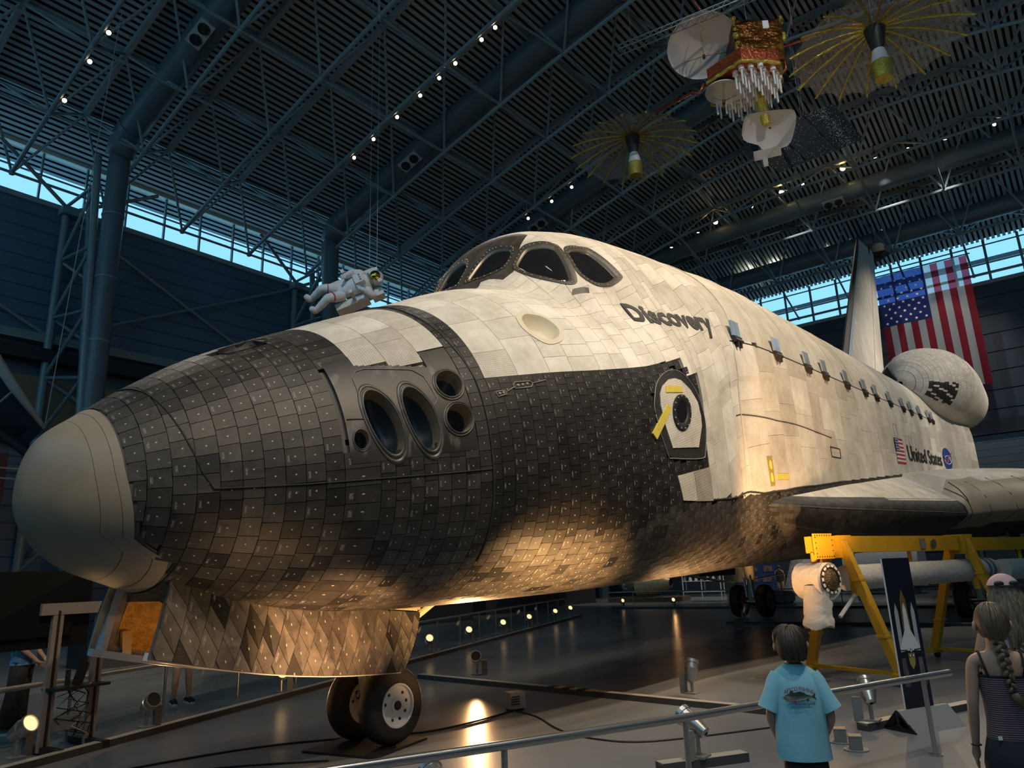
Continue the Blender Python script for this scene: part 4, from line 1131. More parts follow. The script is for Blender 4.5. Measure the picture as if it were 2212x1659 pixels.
M_hubc = mat('cream hub', (.42, .39, .30), .45)
wheel('nose_wheel', (3.66, -.27, .40+.02), .40, .25, M_white, SH)
wheel('nose_wheel', (3.66, .27, .40+.02), .40, .25, M_white, SH)
for s in (-1, 1):
    yo = 3.45*s
    leg = MB(); leg.cyl((23.75, yo, .55), (23.75, yo, 1.45), .13, n=16); leg.cyl((23.75, yo, 1.3), (23.7, yo*.985, 3.4), .19, n=16)
    leg = leg.build('main_gear_leg', M_strut, SH, smooth=40, world=True)
    MB().cyl((23.75, yo-.62, .55), (23.75, yo+.62, .55), .08, n=14).build('axle', M_chrome, leg, world=True, smooth=40)
    for dx, dy in ((-.9, 0), (.35, -.6), (-.35, .6)): MB().cyl((23.75, yo, 1.6), (23.75+dx, yo+dy, 3.2), .06, n=10).build('side_brace', M_strut, leg, world=True, smooth=40)
    for d in (-.11, .11): MB().bar((23.62, yo+d, .7), (23.5, yo+d, 1.35), .05, .08).build('torque_link', M_chrome, leg, world=True)
    for d in (-.47, .47): wheel('main_wheel', (23.75, yo+d, .565), .555, .41, M_hubc, SH, nspk=11)
    MB().box((23.8, yo*1.32, 2.3), (3.2, .06, 1.7), Matrix.Rotation(R_(8*s), 3, 'X')).build('main_gear_door', mat('door grey', (.10, .09, .08), .6) if s < 0 else bpy.data.materials['door grey'], SH, world=True)
# ---- nose wheel well and doors
mb = MB(); A_ = L(280, -22, 288); 
well = [(279, 300), (385, 287)]
mb.add([L(279, -22, 301), L(385, -22, 285), L(385, 22, 285), L(279, 22, 301), L(279, -22, 328), L(385, -22, 328), L(385, 22, 328), L(279, 22, 328)], [(0, 1, 5, 4), (1, 2, 6, 5), (2, 3, 7, 6), (3, 0, 4, 7), (4, 5, 6, 7)])
mb.build('wheel_well', mat('well interior', (.35, .25, .13), .55, nz=(6, .4)), SH)
def door_pt(u, v, s, off=0.):     # u 0..1 aft, v 0..1 down ; s = -1 port
    X = 274+(385-274)*u-v*(7.5+6*u); Z = (311.3-27*u-3*math.sin(pi*u))-(26.6-4*u)*v; bow = 1.5*math.sin(pi*u)
    y = 21.0+bow+2.2*v+1.6*math.sin(pi*v)+off
    return L(X, s*y, Z)
M_din = mat('door inner skin', (.55, .42, .26), .55, nz=(5, .25))
def clip(poly, lo, hi):
    def cl(P, f, inter):
        out = []
        for i in range(len(P)):
            a, b = P[i-1], P[i]; fa, fb = f(a), f(b)
            if (fa >= 0) != (fb >= 0):
                t = fa/(fa-fb); out.append((a[0]+(b[0]-a[0])*t, a[1]+(b[1]-a[1])*t))
            if fb >= 0: out.append(b)
        return out
    for f in (lambda p: p[1]-lo, lambda p: hi-p[1], lambda p: p[0], lambda p: 1-p[0]):
        poly = cl(poly, f, None)
        if len(poly) < 3: return []
    return poly
for s in (-1, 1):
    n = 20; rows = []
    o_ = [[door_pt(i/n, j/6, s, -.2) for j in range(7)] for i in range(n+1)]; i_ = [[door_pt(i/n, j/6, s, -1.6) for j in range(7)] for i in range(n+1)]
    mb = MB(); mb.grid(o_); mb.grid(i_)
    for A1, B1 in ((o_[0], i_[0]), (o_[-1], i_[-1]), ([r[0] for r in o_], [r[0] for r in i_]), ([r[-1] for r in o_], [r[-1] for r in i_])): mb.grid([A1, B1])
    door = mb.build('nose_gear_door', M_gap if s < 0 else M_din, SH, smooth=40, label='open nose wheel door faced with diamond heat tiles' if s < 0 else 'far nose wheel door showing its gold inner side')
    # diamond tiles on the outside
    cw = 1/15.5; i = -3
    cnt = 0
    for i in range(0, 17):
        for j in range(-9, 8):
            u0 = i*cw; u1 = u0+cw*.975; h = .27; sl = .27*.95; v0 = j*h+i*.085+.12; v1 = v0+h*.965
            P = clip([(u0, v0), (u1, v0+sl), (u1, v1+sl), (u0, v1)], .008, .992)
            if len(P) < 3: continue
            ar = abs(sum(P[k-1][0]*P[k][1]-P[k][0]*P[k-1][1] for k in range(len(P))))/2
            if ar < cw*h*.06: continue
            nn_ = len(P); hh = .1*rnd.random()
            V = [tuple(door_pt(a, b, s, .8+hh)) for a, b in P]+[tuple(door_pt(a, b, s, -.3)) for a, b in P]
            Fc = [tuple(range(nn_))]+[(k, (k+1) % nn_, nn_+(k+1) % nn_, nn_+k) for k in range(nn_)]
            r_ = rnd.random(); b = .012 if r_ < .1 else (.05+.05*rnd.random())
            me = bpy.data.meshes.new('door_tile'); me.from_pydata(V, [], Fc); me.materials.append(M_tile)
            UV = [((a-u0)/cw, max(0, min(1, (bb-v0-sl*(a-u0)/cw)/h))) for a, bb in P]+[(0, 0)]*4*nn_
            attrs(me, [(b*1.05, b*.96, b*.86, 1. if rnd.random() < .6 else 0.)]*len(Fc), UV); me.update()
            o = bpy.data.objects.new('door_tile', me); COL.objects.link(o); o.parent = door
    # ribs and gold liner inside
    def inn(u, v, off): return door_pt(u, v, s, -1.6-off)
    for (u0, u1) in ((.07, .30), (.34, .62), (.66, .95)):
        g = [[inn(u0+(u1-u0)*a/5, .14+.72*b/4, .3) for b in range(5)] for a in range(6)]
        MB().grid(g).build('gold_liner', M_gold, door, smooth=True)
    for (a, b) in (((.0, .02), (1., .02)), ((.0, .97), (1., .97)), ((.03, 0), (.03, 1)), ((.32, 0), (.32, 1)), ((.64, 0), (.64, 1)), ((.98, 0), (.98, 1))):
        mb = MB(); pts_ = [inn(a[0]+(b[0]-a[0])*k/8, a[1]+(b[1]-a[1])*k/8, 1.2) for k in range(9)]
        for p_, q_ in zip(pts_[:-1], pts_[1:]): mb.bar(p_, q_, .075, .06)
        mb.build('door_rib', M_white, door)
    MB().box(inn(.1, .8, 2), (.08, .05, .22)).build('latch', M_chrome, door)
    for u in (.2, .5, .85): MB().cyl(door_pt(u, .02, s, -1), L(276+110*u, s*16, 311-26*u), .03, n=8).build('hinge_arm', M_strut, door)
# steel plate under the nose wheels
MB().box((3.55, 0, .012), (.95, .95, .024), Matrix.Rotation(R_(12), 3, 'Z')).build('floor_plate', M_black, label='thin black steel plate under the nose wheels', cat='plate')
# ================================================================== LAMPS
M_bulb = mat('lit lens warm', (1, .8, .5), .3, emit=((1, .80, .5), 10))
M_bulba = mat('lit lens amber', (1, .7, .3), .3, emit=((1, .62, .2), 40))
M_bulbf = mat('lit lens floor', (1, .8, .5), .3, emit=((1, .66, .30), 1.25))
M_can = mat('lamp can black', (.02, .022, .025), .5)
M_alu = mat('brushed aluminium', (.42, .42, .40), .32, .85)
M_grey = mat('grey enamel', (.20, .20, .19), .5)
def ceiling_lamp(p, tgt, watts, amber, label, group, col=COOLW, ang=50, r=.085):
    p = Vector(p); d = (Vector(tgt)-p).normalized()
    t = thing('ceiling_spotlight', label, 'spotlight', p, 0, group)
    MB().cyl((0, 0, 0), -d*.34, r, r*.8, 14).build('can', M_can, t, smooth=40)
    MB().cyl(d*.004, d*.02, r*.88, n=14).build('lens', M_bulba if amber else M_bulb, t)
    MB().cyl(-d*.2, Vector((0, 0, .75)), .02, n=6).build('hanger', M_can, t)
    if watts: spot('lamp_light', t, p+d*.06, tgt, watts, col, ang, .8, .1)
    return t
GL = 'small white spotlights on the roof trusses'
for k, y in enumerate((7.8, 8.5, 9.9, 10.8, 11.9, 13.3, 14.8, 16.1)):
    ceiling_lamp((15.95, y, lowz(y)-.1), (6+k*1.2, -.5, 4.5), 1500 if k % 2 else 0, 0, 'small lit spotlight left of the cabin duct, %s from the top of its row' % ORD[k], GL, COOLW, 34)
for k, y in enumerate((16.2, 17.6, 19.6)):
    ceiling_lamp((5.65, y, lowz(y)-.1), (3+k, 1, 4), 1100 if k == 1 else 0, 0, ('lit spotlight above the first wall duct, highest of three', 'lit spotlight by the first wall duct, middle of three', 'lit spotlight by the first wall duct, lowest of three')[k], GL, COOLW, 36)
for k, y in enumerate((14.4, 12.8, 11.5)):
    ceiling_lamp((26.4, y, lowz(y)-.1), (13, 0, 6), 1300 if k == 1 else 0, 0, ('small spotlight above the cockpit roof, lowest of three', 'small spotlight above the cockpit roof, middle of three', 'small spotlight above the cockpit roof beside the left gold dish')[k], GL, WARM, 36)
for k, (y, z) in enumerate(((8.69, 22.93), (4.5, 23.39), (1.02, 23.54))):
    ceiling_lamp((38.4, y, z-.25), (3, -3.5, 4.5), 9000, 1, ('bright amber lamp nearest the cabin, lowest of three', 'bright amber lamp in the middle of three', 'bright amber lamp below the star panels, highest of three')[k], 'bright amber lamps on the far duct', (1, .70, .38), 26, .15)
for k, (y, z) in enumerate(((9.5, 22.08), (5.97, 22.53), (3.01, 22.85), (-.82, 22.93), (-2.42, 22.81), (-4.07, 22.59), (-6.18, 22.47), (11.35, 21.69))):
    ceiling_lamp((37.4, y, z-.2), ((43, 12, 1), (44.6, -1, 14), (20, -1, 6), (44.6, -1, 14), (43, 6, 1), (44.6, -2, 14), (20, -1, 6), (38, 14, 1))[k], (3000, 1300, 1600, 1300, 3000, 1300, 1600, 2500)[k], 0, ('small white spotlight right below the amber lamp nearest the cabin', 'small white spotlight between the first two amber lamps', 'small white spotlight left of the highest amber lamp', 'small white spotlight just right of the highest amber lamp', 'second small white spotlight right of the highest amber lamp', 'third small white spotlight right of the highest amber lamp', 'small white spotlight nearest the right edge of the roof', 'small white spotlight left of the lowest amber lamp')[k], GL, (1, .95, .88), 40)
for k, (y, z) in enumerate(((2.41, 21.33), (3.84, 21.16), (.57, 21.36), (7.29, 20.8), (9.02, 20.41))):
    ceiling_lamp((44.2, y, z-.1), (45.2, y-.3, 23), 130, 0, ('small lamp with added uplight just left of the tail tip', 'second small lamp with added uplight left of the tail tip', 'small lamp with added uplight right of the tail tip', 'third small lamp with added uplight left of the tail tip', 'fourth small lamp with added uplight left of the tail tip')[k], GL, (1, .95, .75), 150)  # lamps turned upward to stand in for daylight on the deck
# unseen lamps added to light the shuttle, the hung things and the visitors
for k, (x, y) in enumerate(((-1.3, -13.7), (2.1, -17.1), (5.5, -13.7), (9, -17.1), (12.4, -13.7), (15.8, -17.1), (22.6, -15))):
    ceiling_lamp((x, y, lowz(y)-.15), (3.5+k*1.9, -1, 5.2), 5200, 0, 'unseen warm spotlight added over the near aisle for the port flank, spot %s' % ('one', 'two', 'three', 'four', 'five', 'six', 'seven')[k], 'unseen added warm spotlights over the near aisle', (1, .80, .56), 30)
for k, (x, y) in enumerate(((22.6, -17.1), (29, -17.1), (35, -13.7))):
    ceiling_lamp((x, y, lowz(y, x)-.15), ((22, -2.6, 5.5), (30, -2.4, 7), (34.5, -1.5, 10.3))[k], (6500, 8000, 8000)[k], 0, 'unseen warm spotlight added over the near aisle for the %s' % ('payload doors', 'wing root', 'engine pod and tail fin')[k], 'unseen added warm spotlights over the near aisle', (1, .88, .72), 40)  # added to brighten the aft hull, pod and fin
ceiling_lamp((-7.5, -8.5, 18), (.4, -.2, 2.7), 2700, 0, 'unseen warm spotlight added for the nose cap', 'unseen added warm spotlights over the near aisle', (1, .76, .48), 15)  # added key light that warms the nose cap, fitting not seen
ceiling_lamp((-1.3, -3.42, lowz(3.42)-.15), (9.5, 7.7, 9.4), 3800, 0, 'unseen white spotlight added above the nose for the floating astronaut', GL, (1, .96, .9), 14)  # unseen lamp added to brighten the suit
ceiling_lamp((9, -10.3, lowz(10.3)-.15), (19.8, -.2, 17.8), 2600, 0, 'unseen white spotlight added over the near aisle for the satellite', GL, (1, .96, .9), 36)  # unseen lamp added to brighten the satellite
for k, (x, y) in enumerate(((-4, -7), (1, -10), (7, -9))):
    ceiling_lamp((x, y, lowz(y)-.15), ((2.5, -5.2, .8), (4.5, -4.5, .6), (7, -5, .6))[k], 2300, 0, 'unseen white spotlight added above the visitors, lamp %s' % ('one', 'two', 'three')[k], 'unseen added white spotlights above the visitors', (1, .95, .88), 34)  # unseen lamps added as fill on the visitors

# ------------------------------------------------------------------ floor lamps
def floor_lamp(x, y, tgt, watts, label, lit=True, z0=.075, h=.26, size=1., ang=70, col=AMBER, rz=0):
    t = thing('floor_spotlight', label, 'spotlight', (x, y, z0), 0, 'aluminium floor spotlights around the shuttle')
    p = Vector((0, 0, h)); d = (Vector(tgt)-Vector((x, y, z0+h))).normalized(); side = d.cross(Vector((0, 0, 1))).normalized()
    MB().box(side*-.13*size+Vector((0, 0, h*.45)), (.09*size, .05, h*.95), Matrix.Rotation(math.atan2(side.y, side.x), 3, 'Z')).build('ballast_box', M_grey, t)
    MB().box((0, 0, .01), (.16, .16, .02)).build('foot', M_grey, t)
    MB().cyl((0, 0, 0), (0, 0, h-.03), .022, n=8).build('stem', M_alu, t, smooth=40)
    c = p+d*.02
    MB().lathe([(.02, -.13), (.055, -.12), (.075, -.04), (.09, .02), (.095, .05), (.085, .055), (.085, .12), (.095, .125), (.095, .165), (.083, .165), (.078, .13)], c, d, 18).build('head', M_alu, t, smooth=35)
    MB().cyl(c+d*.145, c+d*.15, .08, n=18).build('lens', M_bulbf if lit else M_can, t)
    if watts: spot('lamp_light', t, Vector((x, y, z0))+c+d*.2, tgt, watts, col, ang, .9, .07)
    return t
TL = lambda x: 2.41+.37*(x-1.11)
floor_lamp(1.05, 2.62, (1.9, .5, 1.6), 30, 'lit floor spotlight at the lower left corner by the monitor stand')
floor_lamp(2.6, 3.05, (2.5, .4, 1.6), 160, 'floor spotlight tilted back on the track left of the near wheel', lit=False)
floor_lamp(5.15, 3.98, (3.3, .6, 1.6), 900, 'glowing floor spotlight behind the nose wheels', ang=42)
far = [(10.35, 'floor spotlight nearest the nose wheel on the far track'), (12.6, 'second floor spotlight along the far track from the nose wheel'), (15.1, 'third floor spotlight along the far track from the nose wheel'), (17.5, 'fourth floor spotlight along the far track from the nose wheel'), (20.5, 'fifth floor spotlight along the far track from the nose wheel'), (22.6, 'sixth floor spotlight along the far track from the nose wheel')]
for k, (x, l) in enumerate(far):
    floor_lamp(x, TL(x)+.12, (x-2.6, TL(x)-3.9, 3.1), (1500, 1500, 1200, 900, 700, 600)[k], l, ang=46)
for k, (x, y) in enumerate(((29.5, 12.2), (29.7, 9.6))):
    floor_lamp(x, y, (24, 2, 3.4), 200, ('far floor spotlight before the blue display board', 'far floor spotlight at the bend of the distant track')[k])
floor_lamp(22.4, 3.2, (24, 2.5, 3), 120, 'small lit floor spotlight in front of the distant main wheels')
floor_lamp(8.0, 2.35, (5.0, .2, 1.9), 900, 'floor spotlight on the short track behind the nose wheel', lit=False)
floor_lamp(7.72, -1.85, (8.6, -1.9, 2.6), 420, 'floor spotlight on the cross track left of the boy', lit=False, col=(1, .54, .22), ang=140)
floor_lamp(4.55, -3.42, (4.9, -.8, 1.9), 1300, 'floor spotlight behind the near railing post at the bottom edge', lit=False, col=(1, .54, .2), ang=78)
floor_lamp(1.9, -2.75, (2.5, -.55, 1.4), 620, 'floor spotlight by the near side of the nose door, below the picture', lit=False, col=(1, .52, .22), ang=50)
floor_lamp(.9, -2.6, (1.7, -.6, 1.8), 70, 'floor spotlight in front of the nose cap, below the picture', lit=False, col=(1, .6, .28), ang=60)
floor_lamp(6.9, -4.33, (10.4, -2.7, 3.9), 1700, 'floor spotlight between the boy and the banner stand', lit=False, col=(1, .56, .24), ang=48)
# ------------------------------------------------------------------ floor tracks
M_track = mat('aluminium track', (.55, .50, .42), .4, .15)
M_trackd = mat('dark track side', (.05, .05, .05), .5)
M_tape = mat('yellow tape', (.50, .38, .08), .5)
def track(a, b, label, w=.14, h=.075):
    a = Vector((*a, 0)); b = Vector((*b, 0)); t = thing('light_track', label, 'track', (a+b)/2, 0, 'low aluminium lighting tracks on the floor')
    MB().bar(a+Vector((0, 0, h/2)), b+Vector((0, 0, h/2)), w, h).build('rail_body', M_trackd, t, world=True)
    MB().bar(a+Vector((0, 0, h-.008)), b+Vector((0, 0, h-.008)), w*.9, .02).build('rail_cap', M_track, t, world=True)
    return t
track((-.6, TL(-.6)), (23.9, TL(23.9)), 'long lighting track running back along the far railing')
tb = track((7.69, 3.45), (7.18, -3.1), 'lighting track crossing the floor behind the nose wheels')
for k in range(6):
    f = .47+.022*k; a = Vector((7.69, 3.45, .077)).lerp(Vector((7.18, -3.1, .077)), f); b = Vector((7.69, 3.45, .077)).lerp(Vector((7.18, -3.1, .077)), f+.02)
    MB().bar(a, b, .145, .012).build('hazard_tape', M_tape if k % 2 else M_black, tb, world=True)
track((6.72, -4.27), (8.6, -5.02), 'short lighting track under the banner stand')
track((4.2, -3.2), (4.95, -3.68), 'short lighting track at the bottom edge left of the boy')
track((21.05, 3.3), (21.05, -6), 'lighting track lying before the main wheels')
track((29.55, 12.6), (29.7, -6), 'distant lighting track beyond the main wheels')
# ------------------------------------------------------------------ railings with glass
M_rail = mat('stainless rail', (.50, .49, .46), .28, .9)
M_pane = bpy.data.materials.new('railing glass'); M_pane.use_nodes = True
_n = M_pane.node_tree; _n.nodes.clear()
_o = _n.nodes.new('ShaderNodeOutputMaterial'); _t = _n.nodes.new('ShaderNodeBsdfTransparent'); _g = _n.nodes.new('ShaderNodeBsdfGlossy'); _x = _n.nodes.new('ShaderNodeMixShader')
_t.inputs[0].default_value = (.88, .92, .92, 1); _g.inputs['Roughness'].default_value = .03; _x.inputs[0].default_value = .05
_n.links.new(_t.outputs[0], _x.inputs[1]); _n.links.new(_g.outputs[0], _x.inputs[2]); _n.links.new(_x.outputs[0], _o.inputs[0])
def railing(posts, ends, h, label, glass=True, r=.024):
    t = thing('railing', label, 'railing', (*posts[0], 0), 0)
    for i, (x, y) in enumerate(posts):
        p = MB(); p.cyl((x, y, 0), (x, y, h), r*.9, n=12); p.cyl((x, y, 0), (x, y, .012), .06, n=16); p.build('post', M_rail, t, world=True, smooth=40)
        if glass and i < len(posts)-1:
            a = Vector((x, y, 0)); b = Vector((*posts[i+1], 0)); d = (b-a); m = (a+b)/2
            MB().box(m+Vector((0, 0, h*.47)), (d.length-.1, .012, h*.78), Matrix.Rotation(math.atan2(d.y, d.x), 3, 'Z')).build('glass_panel', M_pane, t, world=True)
    pts = [ends[0]]+list(posts)+[ends[1]]
    MB().tube([(x, y, h) for x, y in pts], r*1.25, 12).build('handrail', M_rail, t, world=True, smooth=40)
    return t
RL = lambda x: 3.99+.37*(x-3.27)
railing([(x, RL(x)) for x in (.4, 1.85, 3.27, 4.72, 6.18, 7.6, 9.05, 10.48, 11.9, 13.3, 14.67, 16, 17.4, 18.8, 20.2, 21.6, 23)], ((-1, RL(-1)), (24, RL(24))), .71, 'long low stainless railing with glass panels behind the nose wheels')
railing([(31.2, y) for y in (12.5, 10, 7.5, 5, 2.5, 0, -2.5)], ((30.5, 13.5), (31.2, -4)), .72, 'distant stainless railing running across behind the main wheels')
railing([(.45, -2.72), (1.84, -3.39), (3.19, -4.0), (5.95, -5.08)], ((-.8, -2.15), (6.35, -5.24)), .67, 'near stainless railing in front of the boy', glass=False)
# ------------------------------------------------------------------ small boxes and cables on the floor
M_box = mat('projector grey', (.30, .29, .27), .5)
t = thing('projector_box', 'small grey vented projector box on the floor right of the nose wheel', 'box', (5.98, -.12, 0), R_(-25))
MB().box((0, 0, .13), (.22, .2, .2)).build('body', M_box, t)
for k in range(4): MB().box((-.04, -.105, .09+k*.03), (.12, .01, .014)).build('vent_slot', M_black, t)
for sx in (-1, 1): MB().box((sx*.08, 0, .015), (.03, .16, .03)).build('foot', M_black, t)
for x, y, l in ((6.08, -4.22, 'small grey floor outlet box on a round plate, farther of two'), (5.82, -4.43, 'small grey floor outlet box on a round plate, nearer of two')):
    t = thing('floor_outlet', l, 'outlet', (x, y, 0), R_(20), 'floor outlets beside the boy')
    MB().cyl((0, 0, 0), (0, 0, .012), .115, n=24).build('base_plate', M_grey, t, smooth=40)
    MB().box((0, 0, .07), (.13, .11, .11)).build('housing', M_grey, t); MB().box((0, 0, .128), (.135, .115, .012)).build('lid', M_alu, t)
def cable(pts, r, label, m=None):
    P = []; pts = [Vector((*p, r)) for p in pts]
    for i in range(len(pts)-1):
        p0, p1, p2, p3 = pts[max(i-1, 0)], pts[i], pts[i+1], pts[min(i+2, len(pts)-1)]
        for j in range(8):
            q = j/8; P.append(.5*((2*p1)+(p2-p0)*q+(2*p0-5*p1+4*p2-p3)*q*q+(-p0+3*p1-3*p2+p3)*q**3))
    P.append(pts[-1]); return MB().tube(P, r, 6).build('cable', m or M_black, label=label, cat='cable', smooth=True)
cable([(5.85, -.15), (5.2, -.2), (4.4, -.1), (3.9, .3), (3.1, .9), (2.3, 1.2), (1.2, 1.4)], .012, 'black cable running from the projector box past the nose wheels')
cable([(5.9, -.2), (5.7, -.7), (5.2, -1.4), (5.0, -2.0), (5.2, -2.6), (6.4, -3.4)], .010, 'thin black cable curving across the floor toward the boy')
cable([(2.9, -.2), (2.2, .5), (1.4, .9), (.5, 1.0)], .010, 'thin black cable beside the steel wheel plate')
# ------------------------------------------------------------------ big screen on a stand, seen from behind
M_post = mat('warm grey post', (.30, .25, .22), .45)
t = thing('monitor_stand', 'large black screen on a two-post aluminium stand seen from behind', 'monitor', (1.6, 3.0, 0), R_(6))
M_tv = mat('black screen plastic', (.006, .006, .007), .7, spec=.2)
MB().box((-.45, .1, 1.55), (1.35, .07, .86)).build('screen', M_tv, t)
MB().box((-.45, .05, 1.5), (.9, .06, .5)).build('screen_back', M_tv, t)
for x in (-.18, .32):
    MB().box((x, -.02, .78), (.115, .06, 1.5)).build('post', M_post, t)
    MB().box((x, -.06, .78), (.02, .02, 1.5)).build('post_channel', M_black, t)
MB().box((.0, -.03, 1.55), (.75, .05, .13)).build('mount_rail', M_post, t)
MB().box((.08, -.1, .68), (.62, .3, .03)).build('shelf', M_black, t)
MB().box((.1, -.12, .82), (.09, .06, .26), Matrix.Rotation(R_(15), 3, 'Y')).build('speaker', M_black, t)
MB().box((-.02, -.08, .78), (.04, .04, .18)).build('webcam', M_can, t)
MB().box((.02, -.05, .3), (.3, .12, .14)).build('power_unit', M_grey, t)
for x in (-.18, .32):
    MB().box((x, -.02, .05), (.09, .75, .07)).build('base_foot', M_black, t)
    for y in (-.36, .32): MB().cyl((x-.02, y, .03), (x+.02, y, .03), .03, n=12).build('caster', M_black, t)
for k in range(6):
    rr = random.Random(k); pts = [Vector((-.15+.45*rr.random(), -.08-.06*rr.random(), .7-.11*i)) for i in range(6)]
    MB().tube(pts, .007, 5).build('cord', M_black if k else M_fw, t, smooth=True)
# ------------------------------------------------------------------ banner stand with a printed shuttle stack
bd = Vector((.43, -.23, 0)).normalized(); bn = Vector((bd.y, -bd.x, 0))      # along the banner, toward the viewer
if bn.dot(CAM-Vector((7.4, -4.6, 0))) < 0: bn = -bn
B0 = Vector((6.98, -4.66, 0))
M_ban = mat('banner print dark', (.006, .009, .022), .45, nz=(1.2, .5))
t = thing('banner_stand', 'tall narrow dark banner printed with a launching shuttle', 'banner', B0+bd*.22)
W_, H0, H1 = .42, .16, 1.76
def bp(u, v, off=0): return B0+bd*u*W_+Vector((0, 0, H0+(H1-H0)*v))+bn*off
mb = MB(); mb.add([bp(0, 0, .006), bp(1, 0, .006), bp(1, 1, .006), bp(0, 1, .006), bp(0, 0, -.006), bp(1, 0, -.006), bp(1, 1, -.006), bp(0, 1, -.006)], [(0, 1, 2, 3), (7, 6, 5, 4), (0, 4, 5, 1), (1, 5, 6, 2), (2, 6, 7, 3), (3, 7, 4, 0)])
panel = mb.build('panel', M_ban, t, world=True)
MB().bar(bp(-.01, 0), bp(-.01, 1), .014, .02).build('edge_strip', M_fw, t, world=True)
f0 = B0-bd*.14; f1 = B0+bd*.62
mb = MB(); tri = [(-.2, 0), (-.02, .2), (.02, .2), (.2, 0)]
for base, nm in ((f0, 0),): pass
mb.add([e+bn*a+Vector((0, 0, b)) for e in (f0, f1) for a, b in tri], [(0, 4, 5, 1), (1, 5, 6, 2), (2, 6, 7, 3)]); mb.build('foot_cover', mat('grey foot', (.26, .25, .24), .5), t, world=True)
mb = MB()
for a, b in (((-.2, 0), (0, .2)), ((0, .2), (.2, 0)), ((-.2, .01), (.2, .01)), ((0, .2), (0, .06)), ((0, .06), (-.12, .01)), ((0, .06), (.12, .01))): mb.bar(f0+bn*a[0]+Vector((0, 0, a[1])), f0+bn*b[0]+Vector((0, 0, b[1])), .02, .012)
mb.build('foot_frame', M_black, t, world=True)
def pr(name, poly, m, off): 
    MB().add([bp(u, v, off) for u, v in poly], [tuple(range(len(poly)))]).build(name, m, panel, world=True)
M_pw = mat('print white', (.42, .43, .46), .5); M_po = mat('print tank orange', (.22, .11, .035), .5); M_pf = mat('print flame', (.40, .30, .06), .5); M_ps = mat('print smoke', (.10, .09, .09), .6, nz=(9, .5))
pr('printed_tank', [(.36, .55), (.40, .72), (.50, .79), (.60, .72), (.64, .55), (.64, .40), (.36, .40)], M_po, .008)
for s in (-1, 1):
    c = .5+s*.30; pr('printed_booster', [(c-.07, .40), (c-.07, .64), (c, .70), (c+.07, .64), (c+.07, .40)], M_pw, .009)
    pr('printed_smoke', [(c-.10, .16), (c-.07, .34), (c+.07, .34), (c+.12, .16)], M_ps, .0085)
pr('printed_orbiter', [(.44, .66), (.5, .70), (.56, .66), (.60, .52), (.86, .41), (.86, .38), (.60, .385), (.40, .385), (.14, .38), (.14, .41), (.40, .52)], M_fw, .010)
pr('printed_flame', [(.40, .30), (.38, .37), (.62, .37), (.60, .30), (.5, .265)], M_pf, .009)
for (u, v) in ((.5, .385), (.44, .355), (.56, .355)):
    pr('printed_engine', [(u+.045*math.cos(a), v+.013*math.sin(a)) for a in [i*pi/6 for i in range(12)]], M_can, .012)
    pr('printed_engine_glow', [(u+.03*math.cos(a), v+.009*math.sin(a)) for a in [i*pi/6 for i in range(12)]], M_fw, .0135)
for s in (-1, 1): pr('printed_wing_edge', [(.5+s*.12, .392), (.5+s*.36, .396), (.5+s*.36, .389), (.5+s*.12, .384)], M_can, .0115)
# ------------------------------------------------------------------ yellow rack and the wrapped robot arm
M_yf = mat('yellow rack paint', (.62, .33, .015), .45, nz=(3, .1))
RA = Vector((10.15, -3.25, 0)); rd = Vector((.929, -.370, 0)).normalized(); rn = Vector((.370, .929, 0)).normalized()
def rk(s, n, z): return RA+rd*s+rn*n+Vector((0, 0, z))
t = thing('arm_rack', 'tall yellow steel rack of splayed legs carrying the wrapped arm', 'rack', RA)
MB().bar(rk(-.45, 0, 2.02), rk(3.6, 0, 2.0), .22, .25).build('main_beam', M_yf, t, world=True)
MB().bar(rk(3.6, 0, 1.98), rk(7.5, 0, 1.97), .2, .23).build('main_beam', M_yf, t, world=True)
for s0 in (0.12, 3.5, 6.8):
    for n in (-1, 1):
        leg = MB().bar(rk(s0, n*.12, 2.05), rk(s0, n*.78, .12), .13, .11, up=(rd.x, rd.y, 0)).build('leg', M_yf, t, world=True)
        for f in (.3, .72): 
            p = rk(s0, n*.12, 2.05).lerp(rk(s0, n*.78, .12), f); MB().box(p, (.17, .16, .03), Matrix.Rotation(math.atan2(rd.y, rd.x), 3, 'Z')).build('flange', M_yf, leg, world=True)
        MB().box(rk(s0, n*.78, .13), (.3, .14, .08), Matrix.Rotation(math.atan2(rd.y, rd.x), 3, 'Z')).build('foot_plate', M_yf, t, world=True)
        MB().cyl(rk(s0+.05, n*.78-.03, .055), rk(s0+.05, n*.78+.03, .055), .055, n=14).build('caster', M_black, t, world=True)
    MB().bar(rk(s0, -.78, .16), rk(s0, .78, .16), .06, .05).build('tie_bar', M_yf, t, world=True)
    MB().box(rk(s0+.02, 0, 1.98), (.32, .34, .34), Matrix.Rotation(math.atan2(rd.y, rd.x), 3, 'Z')).build('gusset_box', M_yf, t, world=True)
    MB().bar(rk(s0+.08, -.16, 1.85), rk(s0+.08, -.16, 1.2), .1, .03, up=(rd.x, rd.y, 0)).build('hanger_plate', M_yf, t, world=True)
MB().box(rk(-.34, -.135, 1.99), (.42, .03, .38), Matrix.Rotation(math.atan2(rd.y, rd.x), 3, 'Z')).build('end_plate', M_yf, t, world=True)
rv = MB()
for k in range(8):
    for zz in (1.83, 2.15): rv.sph(rk(-.53+.055*k, -.155, zz), .010, 6)
    rv.sph(rk(-.53 if k % 2 else -.15, -.155, 1.84+.04*k), .010, 6)
rv.build('bolt_heads', M_can, t, world=True, kind='stuff')
